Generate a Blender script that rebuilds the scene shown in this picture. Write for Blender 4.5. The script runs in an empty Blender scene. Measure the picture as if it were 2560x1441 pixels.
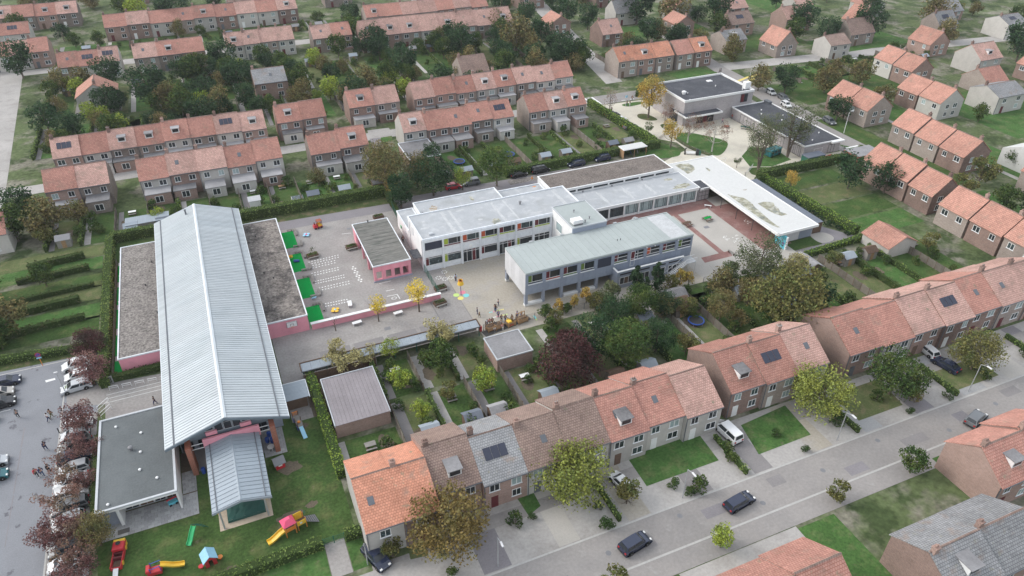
import bpy, bmesh, math, random
from mathutils import Vector, Matrix
R = math.radians
PI = math.pi
rnd = random.Random(7)
scene = bpy.context.scene
COL = scene.collection

# ---------------------------------------------------------------- camera
cam_data = bpy.data.cameras.new('camera')
cam = bpy.data.objects.new('camera', cam_data)
COL.objects.link(cam)
cam_data.sensor_width = 36.0
cam_data.lens = 25.727
cam_data.clip_start = 1.0
cam_data.clip_end = 4000.0
cam.location = (0.0, 0.0, 80.0)
cam.rotation_euler = (R(90 - 34.7505), R(-0.09), R(-23.0374))
scene.camera = cam

# ---------------------------------------------------------------- sky, sun, exposure
world = bpy.data.worlds.new('World')
scene.world = world
world.use_nodes = True
wn = world.node_tree.nodes
wl = world.node_tree.links
wn.clear()
sky = wn.new('ShaderNodeTexSky')
sky.sky_type = 'NISHITA'
sky.sun_disc = False
sky.sun_elevation = R(38)
sky.sun_rotation = R(-58)
sky.dust_density = 4.0
sky.air_density = 1.0
hs = wn.new('ShaderNodeHueSaturation')
hs.inputs['Saturation'].default_value = 0.42
bg = wn.new('ShaderNodeBackground')
bg.inputs['Strength'].default_value = 0.15
wo = wn.new('ShaderNodeOutputWorld')
wl.new(sky.outputs[0], hs.inputs['Color'])
# overcast: the clear sky is veiled by an even cloud layer
cloud = wn.new('ShaderNodeMix')
cloud.data_type = 'RGBA'
cloud.inputs[0].default_value = .55
cloud.inputs[7].default_value = (4.7, 5.05, 5.5, 1)
wl.new(hs.outputs[0], cloud.inputs[6])
wl.new(cloud.outputs[2], bg.inputs[0])
wl.new(bg.outputs[0], wo.inputs[0])
sun_data = bpy.data.lights.new('sun', 'SUN')
sun_data.energy = 0.65
sun_data.angle = R(22)
sun_data.color = (1.0, 0.975, 0.93)
sun = bpy.data.objects.new('sun', sun_data)
COL.objects.link(sun)
sun_dir = Vector((-0.848 * math.cos(R(38)), 0.53 * math.cos(R(38)), math.sin(R(38))))
sun.rotation_euler = sun_dir.to_track_quat('Z', 'Y').to_euler()
sun.location = (-60, 120, 150)
scene.view_settings.view_transform = 'Standard'
scene.view_settings.look = 'None'
scene.view_settings.exposure = 0.8
scene.view_settings.gamma = 1.0
scene.view_settings.use_curve_mapping = False
scene.render.engine = 'CYCLES'
scene.cycles.use_denoising = True
scene.cycles.max_bounces = 5
scene.cycles.diffuse_bounces = 3
scene.cycles.glossy_bounces = 2
scene.cycles.transmission_bounces = 3
scene.cycles.transparent_max_bounces = 4

# ---------------------------------------------------------------- materials
MATS = {}


def _nodes(name):
    m = bpy.data.materials.new(name)
    m.use_nodes = True
    nt = m.node_tree
    nt.nodes.clear()
    out = nt.nodes.new('ShaderNodeOutputMaterial')
    b = nt.nodes.new('ShaderNodeBsdfPrincipled')
    nt.links.new(b.outputs[0], out.inputs[0])
    return m, nt, b


def _math(nt, op, a, b, c=None):
    n = nt.nodes.new('ShaderNodeMath')
    n.operation = op
    for i, v in enumerate((a, b, c)):
        if v is None:
            continue
        if hasattr(v, 'links'):
            nt.links.new(v, n.inputs[i])
        else:
            n.inputs[i].default_value = v
    return n.outputs[0]


def _noise(nt, pos, sc, detail=3, rough=.6):
    n = nt.nodes.new('ShaderNodeTexNoise')
    n.inputs['Scale'].default_value = sc
    n.inputs['Detail'].default_value = detail
    n.inputs['Roughness'].default_value = rough
    nt.links.new(pos, n.inputs['Vector'])
    return n.outputs[0]


def _mix(nt, f, a, b):
    n = nt.nodes.new('ShaderNodeMix')
    n.data_type = 'RGBA'
    for i, v in ((0, f), (6, a), (7, b)):
        if hasattr(v, 'links'):
            nt.links.new(v, n.inputs[i])
        elif i == 0:
            n.inputs[0].default_value = v
        else:
            n.inputs[i].default_value = (*v, 1)
    return n.outputs[2]


def _step(nt, v, lo, hi):
    n = nt.nodes.new('ShaderNodeMapRange')
    n.inputs[1].default_value = lo
    n.inputs[2].default_value = hi
    nt.links.new(v, n.inputs[0])
    return n.outputs[0]


def mat(name, col, fine=.1, fsc=3.0, coarse=.12, csc=.15, rough=.92, spec=.08, island=0, objr=0, metal=0,
        bump=0, bsc=None, alt=None, alt_lo=.5, alt_hi=.65, alt_sc=.4, alt2=None, alt2_lo=.55, alt2_hi=.65, alt2_sc=1.3,
        brick=None, squash=(1, 1, 1), trans=0):
    """Procedural surface: base colour, fine and coarse mottling in world space, optional second and third
    colours in noise patches, optional brick/tile courses (brick = (u axis, v axis, width, height, mortar colour))."""
    m, nt, b = _nodes(name)
    geo = nt.nodes.new('ShaderNodeNewGeometry')
    pos = geo.outputs['Position']
    if squash != (1, 1, 1):
        mp = nt.nodes.new('ShaderNodeVectorMath')
        mp.operation = 'MULTIPLY'
        nt.links.new(pos, mp.inputs[0])
        mp.inputs[1].default_value = squash
        pos = mp.outputs[0]
    c = None
    base = col
    if brick:
        ua, va, w, h, mort = brick
        sep = nt.nodes.new('ShaderNodeSeparateXYZ')
        nt.links.new(geo.outputs['Position'], sep.inputs[0])
        cmb = nt.nodes.new('ShaderNodeCombineXYZ')
        if ua == 'xy':
            nt.links.new(_math(nt, 'ADD', sep.outputs[0], sep.outputs[1]), cmb.inputs[0])
        else:
            nt.links.new(sep.outputs['xyz'.index(ua)], cmb.inputs[0])
        nt.links.new(sep.outputs['xyz'.index(va)], cmb.inputs[1])
        bt = nt.nodes.new('ShaderNodeTexBrick')
        bt.inputs['Scale'].default_value = 1.0
        bt.inputs['Brick Width'].default_value = w
        bt.inputs['Row Height'].default_value = h
        bt.inputs['Mortar Size'].default_value = h * .09
        bt.inputs['Color1'].default_value = (*[k * 1.08 for k in col], 1)
        bt.inputs['Color2'].default_value = (*[k * .88 for k in col], 1)
        bt.inputs['Mortar'].default_value = (*mort, 1)
        nt.links.new(cmb.outputs[0], bt.inputs['Vector'])
        c = bt.outputs[0]
    if alt:
        f = _step(nt, _noise(nt, pos, alt_sc, 4), alt_lo, alt_hi)
        c = _mix(nt, f, c if c else base, alt)
    if alt2:
        f = _step(nt, _noise(nt, pos, alt2_sc, 4), alt2_lo, alt2_hi)
        c = _mix(nt, f, c if c else base, alt2)
    v = None
    terms = []
    if fine:
        terms.append((_noise(nt, pos, fsc, 2), fine * 2))
    if coarse:
        terms.append((_noise(nt, pos, csc, 4), coarse * 2))
    if island:
        terms.append((geo.outputs['Random Per Island'], island))
    if objr:
        oi = nt.nodes.new('ShaderNodeObjectInfo')
        terms.append((oi.outputs['Random'], objr))
    v = 1.0
    for s, k in terms:
        d = _math(nt, 'SUBTRACT', s, .5)
        v = _math(nt, 'MULTIPLY_ADD', d, k * 2, v)
    sc = nt.nodes.new('ShaderNodeVectorMath')
    sc.operation = 'SCALE'
    if c is None:
        sc.inputs[0].default_value = base
    else:
        nt.links.new(c, sc.inputs[0])
    if hasattr(v, 'links'):
        nt.links.new(v, sc.inputs['Scale'])
    else:
        sc.inputs['Scale'].default_value = 1
    nt.links.new(sc.outputs[0], b.inputs['Base Color'])
    b.inputs['Roughness'].default_value = rough
    b.inputs['Specular IOR Level'].default_value = spec
    b.inputs['Metallic'].default_value = metal
    if bump:
        bm = nt.nodes.new('ShaderNodeBump')
        bm.inputs['Strength'].default_value = bump
        bm.inputs['Distance'].default_value = .05
        nt.links.new(_noise(nt, pos, bsc or fsc, 3), bm.inputs['Height'])
        nt.links.new(bm.outputs[0], b.inputs['Normal'])
    if trans:
        tr = nt.nodes.new('ShaderNodeBsdfTranslucent')
        nt.links.new(sc.outputs[0], tr.inputs['Color'])
        mx = nt.nodes.new('ShaderNodeMixShader')
        mx.inputs[0].default_value = trans
        nt.links.new(b.outputs[0], mx.inputs[1])
        nt.links.new(tr.outputs[0], mx.inputs[2])
        out = [n for n in nt.nodes if n.type == 'OUTPUT_MATERIAL'][0]
        nt.links.new(mx.outputs[0], out.inputs[0])
    MATS[name] = m
    return m


def plain(name, col, rough=.6, spec=.4, metal=0, var=.06):
    return mat(name, col, fine=var, fsc=2.5, coarse=var, csc=.4, rough=rough, spec=spec, metal=metal)


# ground
mat('ground_green', (.105, .135, .06), .35, 1.2, .35, .05, alt=(.21, .20, .155), alt_sc=.11, alt_lo=.48, alt_hi=.6, alt2=(.06, .085, .035), alt2_sc=.17, alt2_lo=.5, alt2_hi=.6)
mat('lawn', (.058, .102, .03), .32, 2.6, .25, .25, alt=(.115, .13, .052), alt_sc=.3, alt_lo=.5, alt_hi=.7, alt2=(.15, .135, .085), alt2_sc=.6, alt2_lo=.66, alt2_hi=.76, bump=.4, bsc=9)
mat('lawn_bright', (.066, .135, .038), .3, 2.6, .25, .35, alt=(.115, .155, .06), alt_sc=.45, alt2=(.12, .12, .07), alt2_sc=.7, alt2_lo=.62, alt2_hi=.74, bump=.3, bsc=9)
mat('lawn_olive', (.12, .145, .06), .22, 4.0, .25, .3, alt=(.16, .15, .08), alt_sc=.6)
mat('grass_strip', (.07, .095, .035), .25, 4.0, .3, .5, alt=(.13, .11, .065), alt_sc=.5, alt_lo=.5, alt_hi=.65)
mat('soil', (.14, .115, .085), .2, 4.0, .2, .5)
mat('paving_grey', (.305, .285, .272), .14, 2.6, .14, .12, alt=(.36, .345, .325), alt_sc=.22, alt_lo=.45, alt_hi=.75, bump=.15, bsc=9)
mat('paving_dark', (.25, .235, .232), .09, 4.0, .1, .3)
mat('paving_beige', (.39, .355, .30), .12, 2.6, .12, .1, alt=(.36, .335, .305), alt_sc=.2, bump=.15, bsc=9)
mat('paving_court', (.43, .405, .37), .07, 4.0, .12, .13)
mat('paving_red', (.27, .15, .135), .12, 4.0, .16, .3, alt=(.33, .22, .2), alt_sc=.4)
mat('slab_grey', (.36, .36, .36), .1, 4.0, .08, .6, objr=.16)
mat('plaza_cream', (.6, .56, .47), .08, 3.0, .1, .12, alt=(.52, .48, .41), alt_sc=.2)
mat('asphalt', (.25, .257, .275), .12, 6.0, .13, .12, alt=(.215, .22, .235), alt_sc=.12, alt_lo=.5, alt_hi=.62, alt2=(.14, .14, .155), alt2_sc=.4, alt2_lo=.62, alt2_hi=.66)
mat('asphalt_path', (.24, .225, .235), .1, 4.0, .12, .2)
mat('street', (.31, .29, .275), .1, 2.4, .12, .1, alt=(.275, .26, .25), alt_sc=.12, alt_lo=.45, alt_hi=.65, alt2=(.335, .32, .305), alt2_sc=.5, alt2_lo=.6, alt2_hi=.7)
mat('street_far', (.40, .38, .36), .12, 2.4, .16, .08, alt=(.34, .32, .30), alt_sc=.25, alt_lo=.5, alt_hi=.66)
mat('kerb', (.45, .44, .42), .1, 3.0, .1, .5)
mat('mark_white', (.78, .78, .76), .08, 3.0, .1, 1.0, rough=.7)
mat('mark_yellow', (.68, .55, .18), .1, 3.0, .1, 1.0)
mat('mark_lime', (.55, .72, .25), .05)
mat('mark_cyan', (.25, .66, .68), .05)
mat('mark_gold', (.75, .66, .22), .05)
mat('mark_pink', (.72, .25, .32), .05)
mat('turf_green', (.008, .30, .06), .1, 4.0, .08, .5, rough=.95)
# roofs
mat('roof_metal', (.465, .50, .515), .05, 1.2, .09, .12, rough=.45, spec=.4, objr=.05, alt=(.40, .44, .46), alt_sc=.2, alt_lo=.5, alt_hi=.75, squash=(.25, 1, 1))
mat('roof_metal_dull', (.30, .345, .385), .04, 2.0, .06, .2, rough=.5, spec=.4, objr=.03)
mat('metal_ridge', (.62, .66, .68), .03, rough=.4, spec=.5)
mat('gravel', (.25, .228, .21), .6, 2.6, .22, .35, alt=(.19, .172, .162), alt_sc=.3, alt_lo=.45, alt_hi=.7, alt2=(.15, .14, .13), alt2_sc=1.6, alt2_lo=.56, alt2_hi=.66, bump=.6, bsc=7)
mat('gravel_dark', (.22, .195, .176), .6, 2.6, .25, .4, alt=(.1, .09, .085), alt_sc=.28, alt_lo=.45, alt_hi=.62, alt2=(.33, .31, .27), alt2_sc=1.2, alt2_lo=.58, alt2_hi=.72, bump=.6, bsc=7)
mat('gravel_brown', (.195, .168, .15), .5, 2.8, .15, .3, alt=(.15, .13, .118), alt_sc=.5, bump=.6, bsc=7)
mat('roof_grey_coat', (.40, .415, .43), .05, 3.0, .08, .25, alt=(.48, .49, .50), alt_sc=.6, alt_lo=.52, alt_hi=.68, alt2=(.34, .35, .35), alt2_sc=.22, alt2_lo=.55, alt2_hi=.75, rough=.6)
mat('roof_sheet_green', (.38, .415, .405), .04, 2.0, .06, .2, rough=.55, objr=.025)
mat('roof_white', (.60, .60, .585), .05, 2.0, .07, .3, alt=(.53, .53, .51), alt_sc=.3, alt_lo=.5, alt_hi=.75, rough=.65)
mat('roof_bitumen', (.082, .085, .096), .16, 2.4, .14, .15, rough=.85, alt=(.11, .112, .12), alt_sc=.3, alt_lo=.5, alt_hi=.75)
mat('roof_annex', (.14, .152, .155), .12, 4.0, .16, .2, alt=(.16, .16, .155), alt_sc=.3, alt_lo=.6, alt_hi=.75, rough=.85)
mat('roof_pavilion', (.19, .185, .17), .15, 2.0, .14, .5, alt=(.125, .128, .115), alt_sc=.6, squash=(.5, 2.2, 1), alt2=(.26, .255, .235), alt2_sc=.9, alt2_lo=.6, alt2_hi=.75)
mat('roof_shed_blue', (.17, .19, .225), .06, 3.0, .08, .4, rough=.6)
mat('corrugated', (.33, .37, .41), .05, 2.0, .08, .3, rough=.5)
mat('stain_moss', (.30, .29, .215), .22, 2.5, .3, .6, alt=(.5, .49, .43), alt_sc=.9, alt_lo=.45, alt_hi=.65, alt2=(.24, .25, .22), alt2_sc=.5, alt2_lo=.55, alt2_hi=.65)
mat('stain_rust', (.35, .28, .2), .2, 3.0, .2, .9, alt=(.48, .46, .43), alt_sc=1.2, alt_lo=.45, alt_hi=.6)
mat('stain_pale', (.70, .71, .71), .06, 3.0, .1, .9)
# walls
mat('wall_white', (.76, .76, .75), .04, 1.5, .08, .4)
mat('concrete_white', (.74, .765, .79), .06, 2.0, .1, .5, alt=(.63, .65, .67), alt_sc=.7, alt_lo=.6, alt_hi=.75)
mat('cladding_grey_shaded', (.29, .325, .395), .05, 2.0, .07, .4, objr=.08)  # grey block's front: its bluish shade is put into the colour
mat('cladding_pale_lit', (.58, .58, .59), .05, 2.0, .07, .4, objr=.08)  # grey block's ends: the brighter side light is put into the colour
mat('concrete_grey', (.31, .34, .40), .06, 2.0, .1, .4)
mat('plaster_pink', (.78, .34, .40), .04, 2.0, .08, .4, alt=(.71, .31, .365), alt_sc=.5)
mat('brick_grey', (.40, .37, .375), .1, 5.0, .1, .5, brick=('xy', 'z', .5, .14, (.45, .43, .42)))
mat('brick_red', (.34, .12, .075), .12, 5.0, .12, .5, brick=('xy', 'z', .42, .12, (.3, .25, .22)))
mat('brick_house', (.31, .205, .17), .14, 4.0, .15, .4, objr=.3, brick=('xy', 'z', .42, .13, (.3, .27, .25)))
mat('brick_brown', (.29, .24, .21), .14, 4.0, .15, .4, objr=.25, brick=('xy', 'z', .42, .13, (.3, .27, .25)))
mat('render_house', (.47, .45, .42), .06, 2.0, .1, .4, objr=.2)
mat('timber', (.36, .23, .13), .15, 4.0, .12, .8, objr=.12)
mat('timber_grey', (.26, .245, .225), .15, 4.0, .12, .8, objr=.1)
mat('timber_dark', (.14, .095, .07), .15, 4.0, .15, .8, objr=.15)
mat('fence_panel', (.185, .165, .14), .15, 3.0, .2, .8, objr=.25)
mat('tile_x', (.465, .25, .205), .16, 2.2, .16, .35, objr=.12, rough=.85, brick=('x', 'y', .34, .3, (.3, .13, .09)), alt=(.27, .2, .16), alt_sc=.45, alt_lo=.56, alt_hi=.8, alt2=(.2, .19, .13), alt2_sc=1.1, alt2_lo=.62, alt2_hi=.75)
mat('tile_y', (.48, .27, .215), .16, 2.2, .16, .35, objr=.12, rough=.85, brick=('y', 'x', .34, .3, (.3, .13, .09)), alt=(.27, .2, .16), alt_sc=.45, alt_lo=.56, alt_hi=.8, alt2=(.2, .19, .13), alt2_sc=1.1, alt2_lo=.62, alt2_hi=.75)
mat('tile_pink_x', (.54, .35, .30), .16, 2.2, .16, .35, objr=.12, rough=.85, brick=('x', 'y', .34, .3, (.32, .17, .13)), alt=(.27, .2, .16), alt_sc=.45, alt_lo=.56, alt_hi=.8, alt2=(.2, .19, .13), alt2_sc=1.1, alt2_lo=.62, alt2_hi=.75)
mat('tile_brown_x', (.32, .235, .2), .16, 2.2, .16, .35, objr=.12, rough=.85, brick=('x', 'y', .34, .3, (.17, .11, .09)), alt=(.27, .2, .16), alt_sc=.45, alt_lo=.56, alt_hi=.8, alt2=(.2, .19, .13), alt2_sc=1.1, alt2_lo=.62, alt2_hi=.75)
mat('tile_orange_x', (.57, .275, .19), .16, 2.2, .16, .35, objr=.12, rough=.85, brick=('x', 'y', .34, .3, (.36, .15, .09)), alt=(.27, .2, .16), alt_sc=.45, alt_lo=.56, alt_hi=.8, alt2=(.2, .19, .13), alt2_sc=1.1, alt2_lo=.62, alt2_hi=.75)
mat('tile_grey_x', (.31, .31, .31), .16, 2.2, .16, .35, objr=.12, rough=.8, brick=('x', 'y', .34, .3, (.14, .14, .15)), alt=(.27, .2, .16), alt_sc=.45, alt_lo=.56, alt_hi=.8, alt2=(.2, .19, .13), alt2_sc=1.1, alt2_lo=.62, alt2_hi=.75)
mat('flat_roof_town', (.27, .265, .27), .12, 3.0, .2, .3, objr=.4)
# trim, glass, paints
plain('trim_white', (.78, .78, .77))
plain('trim_grey', (.50, .52, .54))
plain('trim_dark', (.06, .065, .07))
mat('roof_mauve', (.27, .245, .255), .08, 3.0, .12, .3, objr=.05)
mat('stain_light', (.49, .50, .505), .1, 3.0, .12, .9)
mat('slate_blue', (.17, .205, .235), .05, 2.0, .08, .4)
plain('gutter_dark', (.13, .14, .155))
mat('glass', (.03, .036, .042), .2, 1.0, .3, .35, rough=.12, spec=.6)
mat('glass_curtain', (.33, .41, .41), .12, 1.5, .22, .5, rough=.25, spec=.5)
mat('glass_toys', (.05, .07, .075), .4, 2.0, .2, .5, rough=.15, spec=.5, alt=(.22, .3, .33), alt_sc=1.6, alt_lo=.6, alt_hi=.7)
plain('blind_navy', (.045, .05, .075))
plain('panel_lime', (.36, .45, .05))
plain('panel_orange', (.48, .1, .04))
plain('panel_maroon', (.13, .025, .03))
plain('panel_green', (.13, .2, .04))
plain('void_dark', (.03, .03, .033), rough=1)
plain('steel', (.45, .46, .47), rough=.4, metal=.3)
plain('steel_pale', (.66, .66, .66), rough=.45)
plain('fence_green', (.02, .12, .08))
plain('paint_red', (.52, .035, .045), rough=.4)
plain('paint_pink', (.80, .10, .20), rough=.4)
plain('paint_yellow', (.80, .50, .05), rough=.4)
plain('paint_orange', (.66, .22, .04), rough=.4)
plain('paint_blue', (.035, .09, .36), rough=.4)
plain('paint_sky', (.30, .56, .72), rough=.4)
plain('paint_green', (.04, .42, .15), rough=.4)
plain('paint_teal', (.02, .15, .17), rough=.35)
plain('paint_purple', (.16, .1, .28), rough=.4)
plain('net_green', (.025, .09, .075), rough=.8)
plain('plastic_black', (.03, .03, .032), rough=.5)
plain('plastic_grey', (.2, .2, .21), rough=.5)
plain('sand', (.48, .40, .31), rough=.95, var=.12)
plain('mural_blue', (.12, .50, .60))
plain('tyre', (.018, .018, .018), rough=.9)
plain('rim', (.45, .45, .46), rough=.3, metal=.6)
plain('lamp_glass', (.8, .8, .78), rough=.15)
plain('tail_red', (.4, .02, .02), rough=.2)
plain('rubber_mat', (.10, .095, .09), rough=.95)
for n_, c_ in dict(black=(.012, .013, .016), navy=(.02, .028, .06), white=(.78, .78, .78), silver=(.50, .52, .54), grey=(.14, .15, .16),
                   red=(.42, .02, .03), beige=(.44, .42, .38), blue=(.03, .08, .25), teal=(.02, .13, .15)).items():
    mm = plain('car_' + n_, c_, rough=.22, spec=.6, var=.02)
    bs = [n for n in mm.node_tree.nodes if n.type == 'BSDF_PRINCIPLED'][0]
    bs.inputs['Coat Weight'].default_value = .5
    bs.inputs['Coat Roughness'].default_value = .05
# foliage
def leafm(name, col, isl=.55, alt=None, lo=.45, hi=.62, asc=.5):
    q = 1.15 if col[1] > col[0] * 1.3 and col[1] < .14 else 1.5
    col = tuple(k * q for k in col)
    alt = tuple(k * q for k in alt) if alt else None
    mat(name, col, .15, 1.5, .22, .5, rough=.8, spec=.1, island=isl, objr=.12, alt=alt, alt_sc=asc, alt_lo=lo, alt_hi=hi, trans=.25)
leafm('leaf_hedge', isl=.3, col=(.11, .16, .045), alt=(.15, .19, .06))
leafm('leaf_hedge_bright', isl=.32, col=(.135, .215, .04), alt=(.21, .26, .055))
leafm('leaf_hedge_dark', isl=.3, col=(.07, .10, .032), alt=(.10, .10, .045))
leafm('leaf_green', (.055, .10, .03), alt=(.10, .13, .035))
leafm('leaf_deep', (.03, .065, .03), alt=(.055, .095, .04))
leafm('leaf_lime', (.22, .26, .045), alt=(.13, .19, .04))
leafm('leaf_yellow', (.48, .36, .05), alt=(.36, .31, .06))
leafm('leaf_autumn', (.36, .24, .06), alt=(.20, .18, .05))
leafm('leaf_purple', (.125, .062, .06), alt=(.17, .10, .085))
leafm('leaf_rust', (.175, .10, .08), alt=(.15, .115, .075))
leafm('leaf_olive', (.135, .125, .045), alt=(.08, .10, .035))
leafm('leaf_brown', (.155, .125, .055), alt=(.09, .10, .04))
leafm('leaf_pale', (.30, .27, .13), alt=(.22, .20, .10))
leafm('leaf_grey', (.09, .12, .055), alt=(.14, .145, .075))
leafm('leaf_yellowgreen', (.175, .19, .045), alt=(.14, .17, .05))
leafm('leaf_bronze', (.15, .11, .04), alt=(.11, .10, .04))
leafm('leaf_wine', (.075, .032, .032), alt=(.04, .03, .025))
mat('bark', (.13, .105, .085), .2, 4.0, .2, .6, objr=.2)
mat('bark_pale', (.40, .38, .34), .2, 4.0, .2, .6)
mat('hedge_core', (.045, .07, .022), .2, 3.0, .2, .5)
# people
for n_, c_ in dict(skin=(.50, .30, .22), hair=(.035, .022, .016), hair_fair=(.3, .2, .1), black=(.02, .02, .024), navy=(.02, .03, .09), blue=(.03, .08, .33),
                   red=(.5, .03, .04), white=(.72, .72, .72), grey=(.2, .2, .21), jeans=(.06, .09, .16), sky=(.35, .5, .66), yellow=(.72, .5, .05),
                   brown=(.2, .11, .06), olive=(.14, .13, .06), pink=(.62, .25, .33), shoe=(.4, .4, .4)).items():
    plain('cloth_' + n_ if n_ not in ('skin', 'hair', 'hair_fair', 'shoe') else n_, c_, rough=.85)

# ---------------------------------------------------------------- mesh helpers
ORIGIN = {}          # world position of every parent's frame (unrotated things only)


class MB:
    def __init__(self):
        self.v = []
        self.f = []

    def add(self, vs, fs):
        n = len(self.v)
        self.v += [tuple(p) for p in vs]
        self.f += [tuple(i + n for i in f) for f in fs]
        return self

    def quad(self, *p):
        return self.add(p, [tuple(range(len(p)))])

    def box(self, x0, x1, y0, y1, z0, z1):
        if x0 > x1: x0, x1 = x1, x0
        if y0 > y1: y0, y1 = y1, y0
        return self.add([(x0, y0, z0), (x1, y0, z0), (x1, y1, z0), (x0, y1, z0), (x0, y0, z1), (x1, y0, z1), (x1, y1, z1), (x0, y1, z1)],
                        [(0, 3, 2, 1), (4, 5, 6, 7), (0, 1, 5, 4), (1, 2, 6, 5), (2, 3, 7, 6), (3, 0, 4, 7)])

    def bbox(self, x0, x1, y0, y1, z0, z1, b=.03):
        """box with its top edges bevelled"""
        if x0 > x1: x0, x1 = x1, x0
        if y0 > y1: y0, y1 = y1, y0
        def ring(d, z): return [(x0 + d, y0 + d, z), (x1 - d, y0 + d, z), (x1 - d, y1 - d, z), (x0 + d, y1 - d, z)]
        vs = ring(0, z0) + ring(0, z1 - b) + ring(b, z1)
        fs = [(0, 3, 2, 1), (8, 9, 10, 11)]
        for k in (0, 4):
            for i in range(4):
                j = (i + 1) % 4
                fs.append((k + i, k + j, k + 4 + j, k + 4 + i))
        return self.add(vs, fs)

    def prism(self, pts, z0, z1):
        n = len(pts)
        a = sum(pts[i][0] * pts[(i + 1) % n][1] - pts[(i + 1) % n][0] * pts[i][1] for i in range(n))
        if a < 0: pts = pts[::-1]
        vs = [(x, y, z0) for x, y in pts] + [(x, y, z1) for x, y in pts]
        fs = [tuple(range(n - 1, -1, -1)), tuple(range(n, 2 * n))]
        fs += [(i, (i + 1) % n, n + (i + 1) % n, n + i) for i in range(n)]
        return self.add(vs, fs)

    def prism_y(self, pts, y0, y1):
        """profile of (x, z) points swept along y"""
        n = len(pts)
        vs = [(x, y0, z) for x, z in pts] + [(x, y1, z) for x, z in pts]
        fs = [tuple(range(n)), tuple(range(2 * n - 1, n - 1, -1))]
        fs += [(i, n + i, n + (i + 1) % n, (i + 1) % n) for i in range(n)]
        return self.add(vs, fs)

    def prism_x(self, pts, x0, x1):
        n = len(pts)
        vs = [(x0, y, z) for y, z in pts] + [(x1, y, z) for y, z in pts]
        fs = [tuple(range(n - 1, -1, -1)), tuple(range(n, 2 * n))]
        fs += [(i, (i + 1) % n, n + (i + 1) % n, n + i) for i in range(n)]
        return self.add(vs, fs)

    def sheet(self, pts, z):
        n = len(pts)
        a = sum(pts[i][0] * pts[(i + 1) % n][1] - pts[(i + 1) % n][0] * pts[i][1] for i in range(n))
        if a < 0: pts = pts[::-1]
        return self.add([(x, y, z) for x, y in pts], [tuple(range(n))])

    def tube(self, pts, rad, n=6, cap=True):
        if not hasattr(rad, '__len__'): rad = [rad] * len(pts)
        pts = [Vector(p) for p in pts]
        base = len(self.v)
        for i, p in enumerate(pts):
            d = (pts[min(i + 1, len(pts) - 1)] - pts[max(i - 1, 0)])
            d = d.normalized() if d.length > 1e-9 else Vector((0, 0, 1))
            a = d.cross(Vector((0, 0, 1)) if abs(d.z) < .9 else Vector((1, 0, 0))).normalized()
            b = d.cross(a)
            for k in range(n):
                t = 2 * PI * k / n
                self.v.append(tuple(p + rad[i] * (math.cos(t) * a + math.sin(t) * b)))
        for i in range(len(pts) - 1):
            for k in range(n):
                q = base + i * n
                self.f.append((q + k, q + (k + 1) % n, q + n + (k + 1) % n, q + n + k))
        if cap:
            self.f.append(tuple(base + k for k in range(n)))
            self.f.append(tuple(base + (len(pts) - 1) * n + k for k in range(n - 1, -1, -1)))
        return self

    def lathe(self, prof, cx=0, cy=0, n=12):
        base = len(self.v)
        for r, z in prof:
            for k in range(n):
                t = 2 * PI * k / n
                self.v.append((cx + r * math.cos(t), cy + r * math.sin(t), z))
        for i in range(len(prof) - 1):
            for k in range(n):
                q = base + i * n
                self.f.append((q + k, q + (k + 1) % n, q + n + (k + 1) % n, q + n + k))
        self.f.append(tuple(base + k for k in range(n - 1, -1, -1)))
        self.f.append(tuple(base + (len(prof) - 1) * n + k for k in range(n)))
        return self

    def disc(self, cx, cy, r, z, n=14):
        return self.sheet([(cx + r * math.cos(2 * PI * k / n), cy + r * math.sin(2 * PI * k / n)) for k in range(n)], z)

    def leaf(self, p, s, rg):
        """one leaf cluster: a slightly folded quad at p"""
        u = Vector((rg.gauss(0, 1), rg.gauss(0, 1), rg.gauss(0, .7))).normalized()
        w = Vector((rg.gauss(0, 1), rg.gauss(0, 1), rg.gauss(0, 1)))
        w = (w - u * w.dot(u)).normalized()
        a, b = s * rg.uniform(.7, 1.25) * .5, s * rg.uniform(.45, .9) * .5
        p = Vector(p)
        return self.add([p - a * u, p - b * w, p + a * u, p + b * w], [(0, 1, 2, 3)])

    def moved(self, dx, dy, dz=0, rz=0):
        c, s = math.cos(rz), math.sin(rz)
        self.v = [(x * c - y * s + dx, x * s + y * c + dy, z + dz) for x, y, z in self.v]
        return self

    def mesh(self, name, m=None, off=(0, 0, 0), smooth=False):
        me = bpy.data.meshes.new(name)
        ox, oy, oz = off
        me.from_pydata([(x - ox, y - oy, z - oz) for x, y, z in self.v], [], self.f)
        if smooth:
            me.polygons.foreach_set('use_smooth', [True] * len(me.polygons))
        if m: me.materials.append(MATS[m])
        return me

    def build(self, name, m, parent=None, smooth=False, off=None):
        if off is None:
            off = ORIGIN.get(parent.name, (0, 0, 0)) if parent else (0, 0, 0)
        o = bpy.data.objects.new(name, self.mesh(name, m, off, smooth))
        COL.objects.link(o)
        if parent:
            o.parent = parent
            ORIGIN[o.name] = ORIGIN.get(parent.name, (0, 0, 0))
        return o


def tag(o, label=None, cat=None, group=None, kind=None):
    if label: o['label'] = label
    if cat: o['category'] = cat
    if group: o['group'] = group
    if kind: o['kind'] = kind
    return o


def thing(name, label, cat, loc=(0, 0, 0), rz=0, group=None):
    o = bpy.data.objects.new(name, None)
    o.empty_display_size = .5
    COL.objects.link(o)
    loc = tuple(loc) + (0,) * (3 - len(loc))
    o.location = loc
    o.rotation_euler = (0, 0, rz)
    ORIGIN[o.name] = loc
    return tag(o, label, cat, group)


def struct(mb, name, m):
    return tag(mb.build(name, m), kind='structure')


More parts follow.
